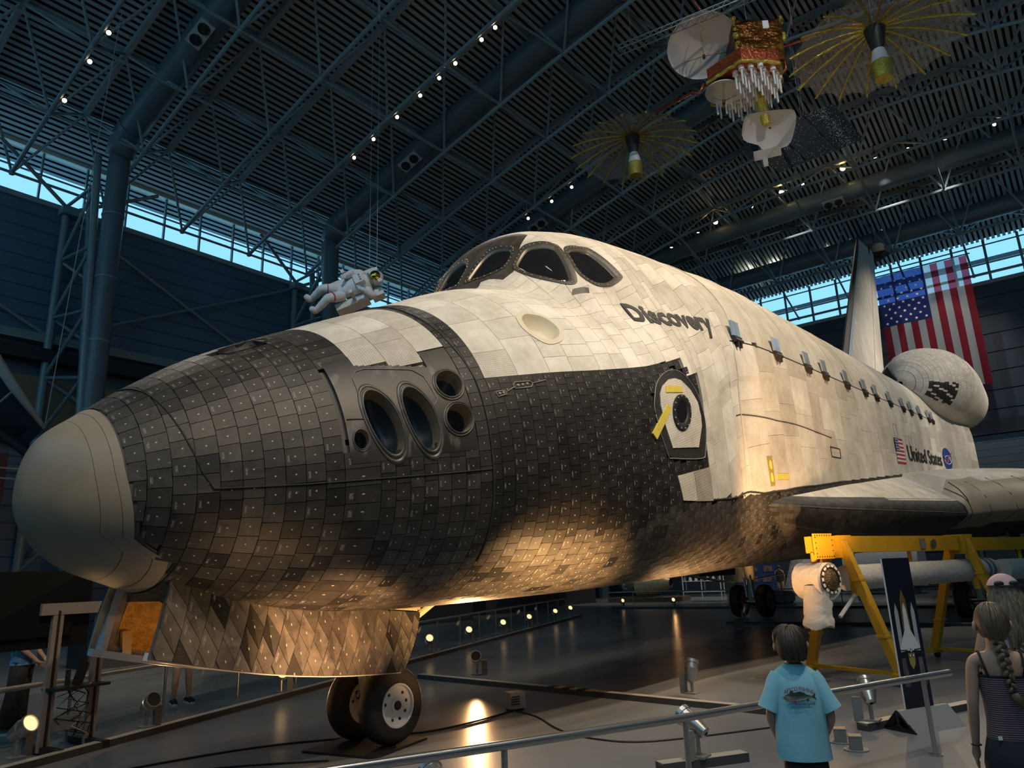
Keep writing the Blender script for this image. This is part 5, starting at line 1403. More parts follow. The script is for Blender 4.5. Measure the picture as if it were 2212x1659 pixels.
MB().cyl(rk(2.55, -.115, 2.0), rk(2.55, -.13, 2.0), .075, n=20).build('badge', M_alu, t, world=True); MB().box(rk(2.25, -.115, 2.0), (.14, .015, .17), Matrix.Rotation(math.atan2(rd.y, rd.x), 3, 'Z')).build('data_plate', M_grey, t, world=True)
M_cloth = mat('white quilted wrap', (.62, .57, .50), .85, nz=(4, .08), bump=(14, .9, .02))
M_stripe = mat('grey band', (.16, .17, .19), .7)
arm = thing('robot_arm', 'long white fabric wrapped robot arm hanging below the yellow beam', 'robot arm', rk(1.5, 0, 1.3))
def wrap_tube(a, b, r, n=26, k=20, amp=.03):
    a = Vector(a); b = Vector(b); d = (b-a).normalized(); x = d.orthogonal().normalized(); y = d.cross(x); rows = []
    for i in range(k+1):
        c = a.lerp(b, i/k); row = []
        for j in range(n):
            an = 2*pi*j/n; w = 1+amp*mnoise.noise(Vector((i*.9, math.cos(an)*2, math.sin(an)*2)))
            row.append(c+x*(r*w*math.cos(an))+y*(r*w*math.sin(an)))
        rows.append(row)
    return MB().grid(rows, True).add(rows[0], [tuple(range(n-1, -1, -1))]).add(rows[-1], [tuple(range(n))])
wrap_tube(rk(.25, 0, 1.5), rk(4.35, 0, 1.53), .195, k=46, amp=.05).build('boom', M_cloth, arm, smooth=50, world=True)
for s0 in (4.0, 4.15): wrap_tube(rk(s0, 0, 1.53), rk(s0+.07, 0, 1.53), .205, k=2, amp=0).build('band', M_stripe, arm, smooth=50, world=True)
wrap_tube(rk(4.75, 0, 1.5), rk(7.4, 0, 1.5), .19, k=30, amp=.05).build('boom', M_cloth, arm, smooth=50, world=True)
# joint drum, ring face and the draped wrist
wrap_tube(rk(-.42, .26, 1.48), rk(-.42, -.22, 1.48), .27, k=8, amp=.06).build('joint_drum', M_cloth, arm, smooth=50, world=True)
MB().lathe([(.21, 0), (.21, .03), (.18, .035), (.17, .01)], rk(-.42, -.225, 1.5), -rn, 28).build('joint_ring', M_can, arm, smooth=40, world=True)
lt = MB()
for k in range(14):
    a = 2*pi*k/14; c = rk(-.42, -.262, 1.5)+rd*(.195*math.cos(a))+Vector((0, 0, .195*math.sin(a))); lt.box(c, (.05, .012, .03), Matrix.Rotation(math.atan2(rd.y, rd.x), 3, 'Z') @ Matrix.Rotation(-a-pi/2, 3, 'Y'))
lt.build('ring_marks', M_fw, arm, world=True, kind='stuff')
MB().lathe([(.165, 0), (.15, .02), (.1, .03), (.06, .05), (.0, .05)], rk(-.42, -.235, 1.5), -rn, 20).build('joint_core', mat('bronze wiring', (.20, .14, .07), .35, .7, nz=(30, .6), bump=(40, 1, .03)), arm, smooth=40, world=True)
rows = []
for i in range(13):
    z = 1.42-.6*i/12; row = []
    for j in range(26):
        an = 2*pi*j/26; w = 1+.14*mnoise.noise(Vector((i*.45, math.cos(an)*1.6+3, math.sin(an)*1.6)))+(.12 if i > 9 else 0)
        row.append(rk(-.50-.1*(i/12)+.21*w*math.cos(an), -.05+.19*w*math.sin(an), z+(.03*math.sin(3*an) if i == 12 else 0)))
    rows.append(row)
MB().grid(rows, True).add(rows[-1], [tuple(range(26))]).build('draped_wrist', M_cloth, arm, smooth=60, world=True)
MB().cyl(rk(.15, -.2, 1.25), rk(-.25, -.18, .95), .03, n=10).build('support_rod', M_cloth, arm, world=True)
for s0 in (.28, 4.5):
    fo = MB().box(rk(s0, -.26, 1.22), (.2, .02, .24), Matrix.Rotation(math.atan2(rd.y, rd.x), 3, 'Z') @ Matrix.Rotation(R_(35), 3, 'Y')).build('tag_flag', M_navy, arm, world=True)
    MB().box(rk(s0+.055, -.275, 1.17), (.07, .02, .24), Matrix.Rotation(math.atan2(rd.y, rd.x), 3, 'Z') @ Matrix.Rotation(R_(35), 3, 'Y')).build('tag_stripe', M_red, fo, world=True)
MB().cyl(rk(-.42, 0, 1.75), rk(-.42, 0, 1.9), .05, n=10).build('hanger', M_yf, arm, world=True)
for s0 in (.5, 2, 3.9, 5.5): MB().bar(rk(s0, 0, 1.66), rk(s0, 0, 1.9), .06, .03).build('hanger', M_yf, arm, world=True)
# ================================================================== hanging things
M_net = bpy.data.materials.new('fine gold grey net'); M_net.use_nodes = True
_n = M_net.node_tree; _n.nodes.clear(); _o = _n.nodes.new('ShaderNodeOutputMaterial'); _t = _n.nodes.new('ShaderNodeBsdfTransparent'); _d = _n.nodes.new('ShaderNodeBsdfDiffuse'); _x = _n.nodes.new('ShaderNodeMixShader')
_tc = _n.nodes.new('ShaderNodeTexCoord'); _nz = _n.nodes.new('ShaderNodeTexNoise'); _nz.inputs['Scale'].default_value = 26; _nz.inputs['Detail'].default_value = 3
_rp = _n.nodes.new('ShaderNodeValToRGB'); _rp.color_ramp.elements[0].position = .35; _rp.color_ramp.elements[1].position = .75; _rp.color_ramp.elements[0].color = (.28, .28, .28, 1); _rp.color_ramp.elements[1].color = (.6, .6, .6, 1)
_n.links.new(_tc.outputs['Object'], _nz.inputs['Vector']); _n.links.new(_nz.outputs['Fac'], _rp.inputs[0]); _n.links.new(_rp.outputs[0], _x.inputs[0])
_d.inputs[0].default_value = (.42, .43, .42, 1); _n.links.new(_t.outputs[0], _x.inputs[1]); _n.links.new(_d.outputs[0], _x.inputs[2]); _n.links.new(_x.outputs[0], _o.inputs[0])
M_goldr = mat('crinkled gold foil', (.85, .55, .10), .22, .9, nz=(30, .5), bump=(35, 1, .03))
M_copper = mat('copper red foil', (.48, .12, .05), .28, .8, nz=(12, .4), bump=(10, .8, .04))
M_brown = mat('dark amber foil', (.16, .065, .012), .18, .85, nz=(3, .6), bump=(4, 1, .12))
M_dish = mat('dish grey white', (.50, .50, .48), .6)
M_horn = mat('horn grey', (.66, .68, .68), .45)
SAT = thing('relay_satellite', 'relay satellite with gold ribbed umbrella dishes hanging from the roof', 'satellite', (19.6, -.3, 18.3))
def umbrella(c, R0=2.45, dep=.62, nr=18):
    c = Vector(c); net = MB(); rows = []
    n = nr*4
    for i in range(9):
        f = .07+.93*i/8; row = []
        for k in range(n):
            ph = 2*pi*k/n; u = (k % 4)/4; sc = 1-.075*f*f*math.sin(pi*u)
            rr = R0*f*sc; sag = .05*f*math.sin(pi*u)
            row.append(c+Vector((rr*math.cos(ph), rr*math.sin(ph), -dep*f*f*sc+sag*.6)))
        rows.append(row)
    um = net.grid(rows, True).build('umbrella_dish', M_net, SAT, smooth=True, world=True, label='round umbrella dish of net on gold ribs')
    for k in range(nr):
        ph = 2*pi*k/nr; rd_ = random.Random(k)
        pts = [c+Vector((R0*f*math.cos(ph), R0*f*math.sin(ph), -dep*f*f-.02)) for f in [.06+.96*i/16 for i in range(17)]]
        MB().tube(pts, [.028+.014*rd_.random() for _ in pts], 6).build('rib', M_goldr, um, world=True)
    MB().lathe([(.26, .1), (.30, -.05), (.27, -.25), (.2, -.62), (.18, -.78), (.0, -.78)], c, (0, 0, 1), 20).build('hub', M_can, um, smooth=40, world=True)
    MB().lathe([(.17, -.75), (.27, -1.25), (.0, -1.25)], c, (0, 0, 1), 24).build('feed_cone', M_horn, um, smooth=40, world=True)
    MB().lathe([(.29, -1.22), (.30, -1.3), (.25, -1.72), (.24, -1.76), (.0, -1.74)], c, (0, 0, 1), 24).build('feed_can', M_goldr, um, smooth=40, world=True)
    sp = MB(); rd_ = random.Random(3)
    for k in range(150):
        f = .25+.7*rd_.random(); ph = 2*pi*rd_.random(); sp.sph(c+Vector((R0*f*math.cos(ph), R0*f*math.sin(ph), -dep*f*f-.03)), .012, 4)
    sp.build('mesh_ties', M_fw, um, world=True, kind='stuff')
    MB().cyl(c+Vector((0, 0, .1)), c+Vector((0, 0, 6)), .006, n=5).build('hanging_wire', M_steel2, um, world=True)
    return um
UR = Vector((19.13, -4.13, 17.1)); UL = Vector((20.93, 5.01, 18.45))
umbrella(UR); umbrella(UL)
# hexagonal lower deck of the satellite with its horn antennas
pc = Vector((19.55, -.05, 17.55)); ax = Vector((0, 0, -1))
hexa = [(1.32*math.cos(a+.3), 1.32*math.sin(a+.3)) for a in [i*pi/3 for i in range(6)]]
MB().prism(hexa, lambda u, v, h: pc+Vector((u, v, h)), -.08, .42).build('antenna_deck', M_copper, SAT, world=True)
for k in range(6):
    a = Vector((*hexa[k], -.08))+pc; b = Vector((*hexa[(k+1) % 6], -.08))+pc
    MB().tube([a.lerp(b, i/8)+Vector((.03*math.sin(i*2.3), .03*math.cos(i*1.7), .03*math.sin(i*3.1))) for i in range(9)], .06, 6).build('foil_edge', M_goldr, SAT, world=True)
hm = MB(); hm.cyl((0, 0, 0), (0, 0, -.05), .02, n=6); hm.cyl((0, 0, .02), (0, 0, -.13), .095, n=12); hm.cyl((0, 0, -.13), (0, 0, -.66), .035, n=8)
hme = hm.mesh('helix_antenna', M_horn, 40)
gi = 0
for i in range(-4, 5):
    for j in range(-4, 5):
        x = (i+.5*(j % 2))*.29; y = j*.26
        if x*x+y*y > 1.25 or (x < -.1 and y > .25): continue
        inst('helix_antenna', hme, SAT, pc+Vector((x, y, -.1))-SAT.location)
# foil wrapped body above the deck
bc = Vector((19.62, -.36, 18.5)); br = Matrix.Rotation(R_(38), 3, 'Z')
mb = MB(); rows = []
for i in range(9):
    z = -.8+1.55*i/8; row = []
    for k in range(24):
        a = 2*pi*k/24; sx = max(abs(math.cos(a)), abs(math.sin(a))); r = .8/sx
        n_ = 1+.07*mnoise.noise(Vector((math.cos(a)*2, math.sin(a)*2, z*2.5)))
        row.append(bc+br @ Vector((r*n_*math.cos(a), r*n_*math.sin(a), z)))
    rows.append(row)
mb.grid(rows, True); mb.add(rows[-1], [tuple(range(24))]); mb.add(rows[0], [tuple(range(23, -1, -1))]); mb.build('foil_body', M_brown, SAT, world=True)
mb = MB()
for e in range(60):
    rd_ = random.Random(e); z = -.8+1.55*rd_.random() if e % 3 else .78; a = rd_.choice((pi*.25, pi*.75, pi*1.25, pi*1.75))+.1*rd_.random()
    mb.sph(bc+br @ Vector((1.14*math.cos(a), 1.14*math.sin(a), z)), .05+.05*rd_.random(), 6)
mb.build('foil_seam', M_goldr, SAT, world=True, kind='stuff')
for dx, dy in ((-.7, -.3), (.75, -.3), (-.2, -.9)): MB().box(bc+br @ Vector((dx, dy, .55 if dy > -.8 else .1)), (.22, .2, .3), br).build('sensor_box', M_horn, SAT, world=True)
def dish(c, a, r, nm, dep=.25, feed=True):
    a = Vector(a).normalized(); c = Vector(c)
    d = MB().lathe([(r*f, -dep*(1-f*f)) for f in (0.01, .25, .5, .75, .9, 1.0)]+[(r*1.01, .02), (r, -.03), (r*.5, -dep*.8-.03), (.01, -dep-.03)], c, a, 40).build(nm, M_dish, SAT, smooth=50, world=True)
    x = a.orthogonal().normalized(); y = a.cross(x)
    if feed:
        tip = c+a*r*.55
        for k in range(3): MB().cyl(c+(x*math.cos(k*2.1+.4)+y*math.sin(k*2.1+.4))*r*.72, tip, .014, n=6).build('strut', M_goldr, d, world=True)
        MB().cyl(tip-a*.05, tip+a*.12, .05, n=10).build('feed', M_can, d, world=True)
    return d
vd = (Vector((18.56, .81, 18.81))-CAM).normalized()
dish((18.5, .85, 18.85), -vd*.64+Vector((0, 0, -.77)), 1.17, 'white_dish', .22)
dish((19.15, .55, 17.25), Vector((-.1, .1, -1)), .62, 'small_dish', .1)
# lower squarish dish hung below on a gold boom
MB().tube([(19.95, -.3, 17.4), (20.0, -.32, 17.0), (20.2, -.33, 16.6), (20.25, -.35, 16.15)], [.1, .16, .2, .13], 12).build('gold_boom', M_goldr, SAT, world=True)
c = Vector((20.5, -.38, 16.05)); a = (-(c-CAM).normalized()*.75+Vector((0, 0, -.4))).normalized(); x = a.cross(Vector((0, 0, 1))).normalized(); y = x.cross(a)
sq = [(-.85, .35), (-.6, .55), (.55, .72), (.82, .45), (.9, -.1), (.45, -.42), (.3, -.62), (-.45, -.7), (-.75, -.2)]
rows = [[c+x*(u*f)+y*(v*f)-a*(.2*(1-f*f)) for u, v in crom(sq, 3)] for f in (.05, .3, .6, .85, 1.0)]
MB().grid(rows, True).grid([[p-a*.03 for p in r] for r in rows[::-1]], True).build('shroud_dish', M_dish, SAT, smooth=50, world=True)
MB().box(c+x*.2-y*.78, (.9, .04, .34), Matrix((x, a, y)).transposed()).build('shroud_flap', M_dish, SAT, world=True)
MB().box(c+x*.3-y*1.05+a*.05, (.16, .1, .3), Matrix((x, a, y)).transposed()).build('sensor_head', M_horn, SAT, world=True)
# red booms out to the umbrellas
MB().tube([pc+Vector((.75, -.95, .2)), pc+Vector((.85, -1.15, .45)), Vector((20.24, -1.25, 18.75)), UR+Vector((-.2, .6, .35)), UR+Vector((0, 0, .1))], .055, 8).build('dish_boom', M_copper, SAT, world=True, smooth=True)
MB().tube([pc+Vector((-.75, 1.1, .1)), pc+Vector((-.8, 1.3, -.2)), Vector((18.9, 1.6, 17.6)), UL+Vector((-.5, -1.2, .2)), UL+Vector((0, 0, .1))], .055, 8).build('dish_boom', M_copper, SAT, world=True, smooth=True)
MB().tube([(18.7, .4, 19.4), (18.2, .9, 20.6), (17.9, 1.2, 21.4)], .03, 6).build('antenna_rod', M_copper, SAT, world=True)
for dx, dy in ((-.5, .3), (.4, -.9)): MB().cyl((19.85+dx, -.75+dy, 19.4), (19.85+dx, -.75+dy, 22.6), .008, n=5).build('hanging_wire', M_steel2, SAT, world=True)
# lattice carrier beam beside the satellite
t = thing('lattice_beam', 'light triangular lattice beam hung beside the satellite', 'beam', (16.3, 1.5, 18)); P0 = Vector((15.63, 2.57, 17.75)); P1 = Vector((18.2, -1.4, 19.4)); dv = (P1-P0).normalized(); sx = dv.cross(Vector((0, 0, 1))).normalized()
for o_ in (sx*.16, -sx*.16, Vector((0, 0, .28))): MB().cyl(P0+o_, P1+o_, .022, n=6).build('chord', M_steel, t, world=True)
for k in range(14):
    a = P0.lerp(P1, k/14); b = P0.lerp(P1, (k+.5)/14); e = P0.lerp(P1, (k+1)/14)
    for p, q in ((a+sx*.16, b-sx*.16), (b-sx*.16, e+sx*.16), (a+sx*.16, b+Vector((0, 0, .28))), (b+Vector((0, 0, .28)), e+sx*.16)): MB().cyl(p, q, .012, n=5).build('lattice', M_steel, t, world=True)
for f in (.1, .9): MB().cyl(P0.lerp(P1, f), P0.lerp(P1, f)+Vector((0, 0, 4)), .008, n=5).build('hanging_wire', M_steel2, t, world=True)
# black speckled panels (solar array boards)
pA, pB, pC, pD = [Vector(p) for p in ((22.14, 1.19, 17.12), (24.06, -1.77, 18.38), (25.04, -2.43, 17.03), (23.22, .34, 15.9))]
M_pan = mat('black array board', (.008, .009, .012), .35)
for k in range(3):
    f0, f1 = k/3+.012, (k+1)/3-.012
    q = [pA.lerp(pB, f0), pA.lerp(pB, f1), pD.lerp(pC, f1), pD.lerp(pC, f0)]; nn_ = (q[1]-q[0]).cross(q[3]-q[0]).normalized()
    if nn_.dot(CAM-q[0]) < 0: nn_ = -nn_
    t = thing('array_panel', ('black speckled array panel half hidden by the shroud dish', 'middle black speckled array panel below the satellite', 'black speckled array panel under the right gold dish')[k], 'panel', sum(q, Vector())/4, 0, 'speckled array panels under the roof')
    MB().add([p+nn_*.03 for p in q]+[p-nn_*.03 for p in q], [(0, 1, 2, 3), (7, 6, 5, 4), (0, 4, 5, 1), (1, 5, 6, 2), (2, 6, 7, 3), (3, 7, 4, 0)]).build('board', M_pan, t, world=True)
    sp = MB(); rd_ = random.Random(k)
    for i in range((120, 110, 420)[k]):
        u = rd_.random() if k != 2 or i % 3 == 0 else min(.98, max(.02, rd_.gauss(.5, .13))); v = rd_.random(); p = q[0].lerp(q[1], u).lerp(q[3].lerp(q[2], u), v)+nn_*.035
        sp.sph(p, .009+.008*rd_.random(), 4)
    sp.build('specks', M_fw, t, world=True, kind='stuff')
    for p in (q[0], q[1]): MB().cyl(p, p+Vector((0, 0, 4.2)), .008, n=5).build('hanging_wire', M_steel2, t, world=True)

# ------------------------------------------------------------------ hanging flag
M_fr = mat('flag cloth red', (.40, .02, .04), .8); M_fwc = mat('flag cloth white', (.72, .74, .74), .8); M_fb = mat('flag cloth blue', (.03, .05, .24), .8); M_fs = mat('flag star', (.78, .78, .74), .8)
for m in (M_fr, M_fwc, M_fb):
    nt = m.node_tree; b = nt.nodes['Principled BSDF']; tr = nt.nodes.new('ShaderNodeBsdfTranslucent'); tr.inputs[0].default_value = b.inputs['Base Color'].default_value
    tp = nt.nodes.new('ShaderNodeBsdfTransparent'); c_ = b.inputs['Base Color'].default_value; tp.inputs[0].default_value = (min(1, c_[0]*1.6+.1), min(1, c_[1]*1.6+.12), min(1, c_[2]*1.6+.15), 1)
    m1 = nt.nodes.new('ShaderNodeMixShader'); m1.inputs[0].default_value = .45; m2 = nt.nodes.new('ShaderNodeMixShader'); m2.inputs[0].default_value = .38
    out = nt.nodes['Material Output']
    nt.links.new(b.outputs[0], m1.inputs[1]); nt.links.new(tr.outputs[0], m1.inputs[2]); nt.links.new(m1.outputs[0], m2.inputs[1]); nt.links.new(tp.outputs[0], m2.inputs[2]); nt.links.new(m2.outputs[0], out.inputs[0])
FX, FY0, FY1, FZ0, FZ1 = 44.6, 1.5, -3.38, 11.0, 18.65
fg = thing('hanging_flag', 'huge stars and stripes flag hung vertically on the back wall', 'flag', (FX, (FY0+FY1)/2, FZ1))
def fp(u, v, off=0.): return Vector((FX-off+.06*math.sin(u*17+v*2)*(.3+v)+.03*math.sin(u*41), FY0+(FY1-FY0)*u, FZ1+(FZ0-FZ1)*v))
CV = .425
for k in range(13):
    u0, u1 = k/13, (k+1)/13; v0 = CV if k < 7 else 0.
    MB().grid([[fp(u0+(u1-u0)*i/4, v0+(1-v0)*j/14) for i in range(5)] for j in range(15)]).build('stripe', M_fr if k % 2 == 0 else M_fwc, fg, world=True, smooth=True)
cn = MB().grid([[fp(7/13*i/14, CV*j/8) for i in range(15)] for j in range(9)]).build('canton', M_fb, fg, world=True, smooth=True)
for r in range(11):
    for s in range(5 if r % 2 == 0 else 4):
        cu = 7/13*((s+.5)/5+(0 if r % 2 == 0 else .1)); cv = CV*(r+.7)/11.4
        du, dv_ = .02, .02*(FY0-FY1)/(FZ1-FZ0)
        MB().add([fp(cu+du*(1 if i % 2 == 0 else .4)*math.cos(i*pi/5+pi/2), cv-dv_*(1 if i % 2 == 0 else .4)*math.sin(i*pi/5+pi/2), .03) for i in range(10)], [tuple(range(10))]).build('star', M_fs, cn, world=True)
MB().cyl((FX, FY0+.2, FZ1+.05), (FX, FY1-.2, FZ1+.05), .04, n=8).build('flag_pole', M_steel, fg, world=True)
for y in (FY0, FY1): MB().cyl((FX, y, FZ1+.05), (FX, y, 20.2), .01, n=5).build('cord', M_steel2, fg, world=True)
# loudspeaker hung by the tail
t = thing('hanging_speaker', 'black hexagonal loudspeaker hanging beside the tail fin', 'speaker', (41, .58, 18.75))
MB().lathe([(.3, -.35), (.75, -.1), (.8, .25), (.5, .5), (.0, .5)], (0, 0, 0), (0, 0, 1), 6).build('cabinet', M_black, t); MB().cyl((0, 0, .5), (0, 0, 1.9), .03, n=6).build('bracket', M_can, t); MB().lathe([(0, -.37), (.28, -.36)], (0, 0, 0), (0, 0, 1), 12).build('grille', M_can, t)

# ------------------------------------------------------------------ space suit with backpack, hanging
AS = thing('astronaut_suit', 'white space suit with gold visor and backpack floating above the nose', 'astronaut', (9.5, 7.7, 9.4))
zA = Vector((.62*.62-.17*.36, -.776*.93-.19*.36, .36*.97)).normalized()
R3 = Vector((.629, -.776, -.037)); U3 = Vector((-.177, -.19, .966)); F3 = Vector((.757, .601, .257))
zA = (R3*.90+U3*.40+F3*.12).normalized(); yA = (-F3*.85+U3*.42-R3*.1); yA = (yA-zA*yA.dot(zA)).normalized(); xA = yA.cross(zA)
RM3 = Matrix((xA, yA, zA)).transposed()
def A(x, y, z): return RM3 @ Vector((x, y, z))
M_suit = mat('suit fabric', (.66, .67, .66), .75, nz=(7, .08), bump=(20, .6, .015)); M_visor = mat('gold visor', (.75, .50, .10), .08, 1); M_pk = mat('backpack white', (.62, .62, .61), .5, nz=(5, .06))
def limb(pts, rs, k=5):
    P = []; Q = []
    for i in range(len(pts)-1):
        for j in range(k):
            f = j/k; P.append(A(*[pts[i][c]+(pts[i+1][c]-pts[i][c])*f for c in range(3)])); Q.append((rs[i]+(rs[i+1]-rs[i])*f)*(1.0 if j % 2 else .94))
    P.append(A(*pts[-1])); Q.append(rs[-1]); return MB().tube(P, Q, 14)
rows = []
for z, rx, ry, y in ((-.52, .17, .15, 0), (-.42, .21, .18, 0), (-.25, .22, .19, .01), (-.05, .24, .21, .02), (.15, .27, .23, .02), (.30, .25, .21, .01), (.38, .15, .15, 0)):
    rows.append([A(rx*math.cos(a), y+ry*math.sin(a), z) for a in [i*2*pi/20 for i in range(20)]])
MB().grid(rows, True).build('torso', M_suit, AS, smooth=True)
MB().box(A(0, .24, .12), (.30, .14, .26), RM3).build('chest_pack', M_pk, AS)
for k in range(3): MB().cyl(A(-.08+.08*k, .31, .16), A(-.08+.08*k, .33, .16), .02, n=8).build('dial', M_red if k == 1 else M_blue, AS)
hel = MB().sph(A(0, .0, .55), .20, 20, (1, 1, 1.05)).build('helmet', M_pk, AS, smooth=True)
MB().sph(A(0, .07, .55), .165, 20, (1.05, 1, .95), RM3).build('visor', M_visor, hel, smooth=True)
MB().lathe([(.2, .0), (.23, .03), (.2, .06)], A(0, 0, .36), zA, 20).build('neck_ring', M_alu, AS, smooth=40)
for sx in (-1, 1): MB().box(A(sx*.2, .05, .62), (.1, .16, .12), RM3).build('helmet_lamp', M_pk, hel)
for s, el, ha in ((1, (.42, .05, .02), (.22, .30, -.18)), (-1, (-.50, -.02, .28), (-.36, .22, .10))):
    a_ = limb([(s*.22, 0, .24), (s*.33, 0, .2), el, tuple((el[c]+ha[c])/2 for c in range(3)), ha], [.12, .13, .105, .095, .07]).build('arm', M_suit, AS, smooth=True)
    g = MB().sph(A(*ha), .075, 10)
    hv = Vector(ha)-Vector(el); hv.normalize()
    for f in range(4): g.tube([A(*(Vector(ha)+Vector((-.045+.03*f, 0, 0)))), A(*(Vector(ha)+hv*.09+Vector((-.05+.033*f, 0, 0)))), A(*(Vector(ha)+hv*.13+Vector((-.05+.033*f, .03, -.03))))], .02, 6)
    g.tube([A(*ha), A(*(Vector(ha)+hv*.05+Vector((s*-.08, .02, 0))))], .022, 6); g.build('glove', M_pk, a_, smooth=True)
for s, kn, an, toe in ((1, (.20, .20, -.86), (.22, -.05, -1.24), (.24, .12, -1.34)), (-1, (-.22, .28, -.80), (-.30, .10, -1.20), (-.32, .26, -1.31))):
    l_ = limb([(s*.11, 0, -.42), (s*.15, .08, -.6), kn, tuple((kn[c]+an[c])/2 for c in range(3)), an], [.15, .15, .12, .115, .09]).build('leg', M_suit, AS, smooth=True)
    b_ = MB().tube([A(*an), A(an[0], an[1]+.02, an[2]-.08), A(*toe)], [.095, .10, .07], 12).build('boot', M_pk, l_, smooth=True)
    MB().tube([A(*(Vector((s*.11, 0, -.42)).lerp(Vector(kn), .72+d_)) ) for d_ in (0, .05)], .137, 16).build('red_band', M_red, l_, smooth=True)
MB().box(A(0, -.28, .08), (.62, .26, .95), RM3).build('backpack', M_pk, AS)
for s in (-1, 1):
    MB().box(A(s*.36, -.22, -.30), (.2, .34, .9), RM3).build('pack_side', M_pk, AS); MB().box(A(s*.36, .12, -.2), (.1, .5, .09), RM3).build('control_arm', M_pk, AS)
    MB().box(A(s*.36, -.24, .42), (.22, .26, .34), RM3).build('pack_tower', M_pk, AS)
MB().cyl(A(.465, -.2, -.35), A(.475, -.2, -.35), .06, n=16).build('round_emblem', M_blue, AS)
for s in (-1, 1): MB().cyl(A(s*.3, -.2, .4), A(s*.3, -.2, .4)+Vector((0, 0, 11.2)), .006, n=5).build('hanging_wire', M_steel2, AS)

# ------------------------------------------------------------------ folded paraglider wing at the left edge
t = thing('paraglider_frame', 'dark inflated wing frame with white fabric edge at the left edge', 'aircraft', (3.4, 14, 5.3))
M_dk = mat('black wing fabric', (.012, .016, .022), .6, nz=(2, .3)); M_wfab = mat('white wing fabric', (.36, .36, .35), .8, bump=(6, .6, .05))
a, b = Vector((2.6, 14, 8.2)), Vector((4.46, 13.6, 5.75))
c, d = Vector((2.6, 15.2, 5.9)), Vector((4.3, 14.4, 5.3))
MB().add([a, b, d, c, a+Vector((0, .1, .06)), b+Vector((0, .1, .06)), d+Vector((0, .1, .06)), c+Vector((0, .1, .06))], [(0, 1, 2, 3), (7, 6, 5, 4), (0, 4, 5, 1), (1, 5, 6, 2), (2, 6, 7, 3), (3, 7, 4, 0)]).build('wing_panel', M_dk, t, world=True)
MB().tube([a, a.lerp(b, .3)+Vector((.03, 0, .05)), a.lerp(b, .6), b], [.13, .15, .12, .05], 10).build('wing_edge', M_wfab, t, world=True, smooth=True)
MB().cyl(c+Vector((-.3, -.8, .7)), d+Vector((.1, -.6, -.3)), .11, n=12).build('keel_tube', M_dk, t, world=True, smooth=40)
MB().cyl(a.lerp(b, .62), c.lerp(d, .3)+Vector((0, -.6, 0)), .025, n=6).build('strut', M_steel2, t, world=True)
MB().cyl(b, (5.2, 14, 19), .012, n=5).build('hanging_wire', M_steel2, t, world=True); MB().cyl(a, (2.2, 14.4, 19), .012, n=5).build('hanging_wire', M_steel2, t, world=True)
# dark red exhibit sign on the mezzanine rail behind the nose
t = thing('exhibit_sign', 'dark red exhibit sign board behind the nose cap', 'sign', (5.2, 22.6, 4.4))
MB().box((0, 0, 1.0), (2.3, .08, 2.2)).build('board', mat('sign dark red', (.07, .012, .018), .6), t); MB().box((-.6, -.05, 1.2), (.9, .02, 1.5)).build('picture', mat('sign picture', (.05, .06, .07), .6, nz=(6, .8)), t)
for k in range(3): MB().box((.55, -.05, 1.1-.22*k), (.6-.1*k, .02, .08)).build('text_line', M_fw, t)
for sx in (-1, 1): MB().box((sx*.9, 0, -2.15), (.08, .08, 4.5)).build('post', M_steel, t)
for z in (5.6, 5.95): MB().cyl((2, 22.3, z), (9, 22.3, z), .035, n=6).build('walkway_rail', M_steel2, label='thin steel walkway rail behind the nose, %s bar' % ('lower' if z < 5.8 else 'upper'), cat='rail')
# ------------------------------------------------------------------ exhibits on the floor behind
t = thing('display_board', 'tall blue display board with small photographs behind the main wheels', 'display', (43.8, 10.9, 0))
MB().box((0, 0, 1.35), (.12, 2.6, 2.7)).build('board', mat('display blue', (.02, .05, .17), .6), t)
for k in range(9):
    MB().box((-.08, -.95+.9*(k % 3)+.1*(k//3), 2.2-.62*(k//3)), (.02, .55, .34)).build('photo', mat('photo %d' % k, (.12+.03*(k % 4), .11, .10+.02*(k % 3)), .5, nz=(5, .8)), t)
t = thing('shelf_unit', 'open white shelf unit with small models beside the blue board', 'shelf', (43.2, 14.2, 0))
for y in (-1.3, 0, 1.3):
    for x in (-.25, .25): MB().box((x, y, 1.2), (.05, .05, 2.4)).build('upright', M_fw, t)
for z in (.3, .95, 1.6, 2.3): MB().box((0, 0, z), (.55, 2.7, .04)).build('shelf', M_fw, t)
for k in range(14):
    rd_ = random.Random(k+5); MB().lathe([(.0, .3), (.06, .26), (.09+.04*rd_.random(), .1), (.1, 0)], (43.1, 14.2-1.2+.4*(k % 7), (.97 if k < 7 else 1.62)), (0, 0, 1), 10).build('capsule_model', M_fw if k % 3 else M_grey, label='small capsule model on the %s shelf, %s from the blue board' % ('middle' if k < 7 else 'third', ORD[k % 7]), cat='model', group='capsule models on the shelf unit')
t = thing('capsule_exhibit', 'pale bell shaped capsule exhibit right of the blue board', 'capsule', (43, 7.6, 0))
MB().lathe([(1.25, .15), (1.3, .3), (.75, 1.9), (.55, 2.4), (.4, 2.45), (.4, 2.75), (0, 2.75)], (0, 0, 0), (0, 0, 1), 28).build('shell', mat('capsule shell', (.34, .33, .30), .6, nz=(3, .3)), t, smooth=35); MB().box((-.95, .1, 1.2), (.2, .5, .7), Matrix.Rotation(R_(-18), 3, 'Y')).build('hatch_opening', M_black, t)
MB().cyl((0, 0, 0), (0, 0, .16), 1.5, n=28).build('plinth', M_grey, t)
t = thing('white_module', 'white cylindrical module exhibit far right under the wing', 'module', (43.3, 3.2, 0))
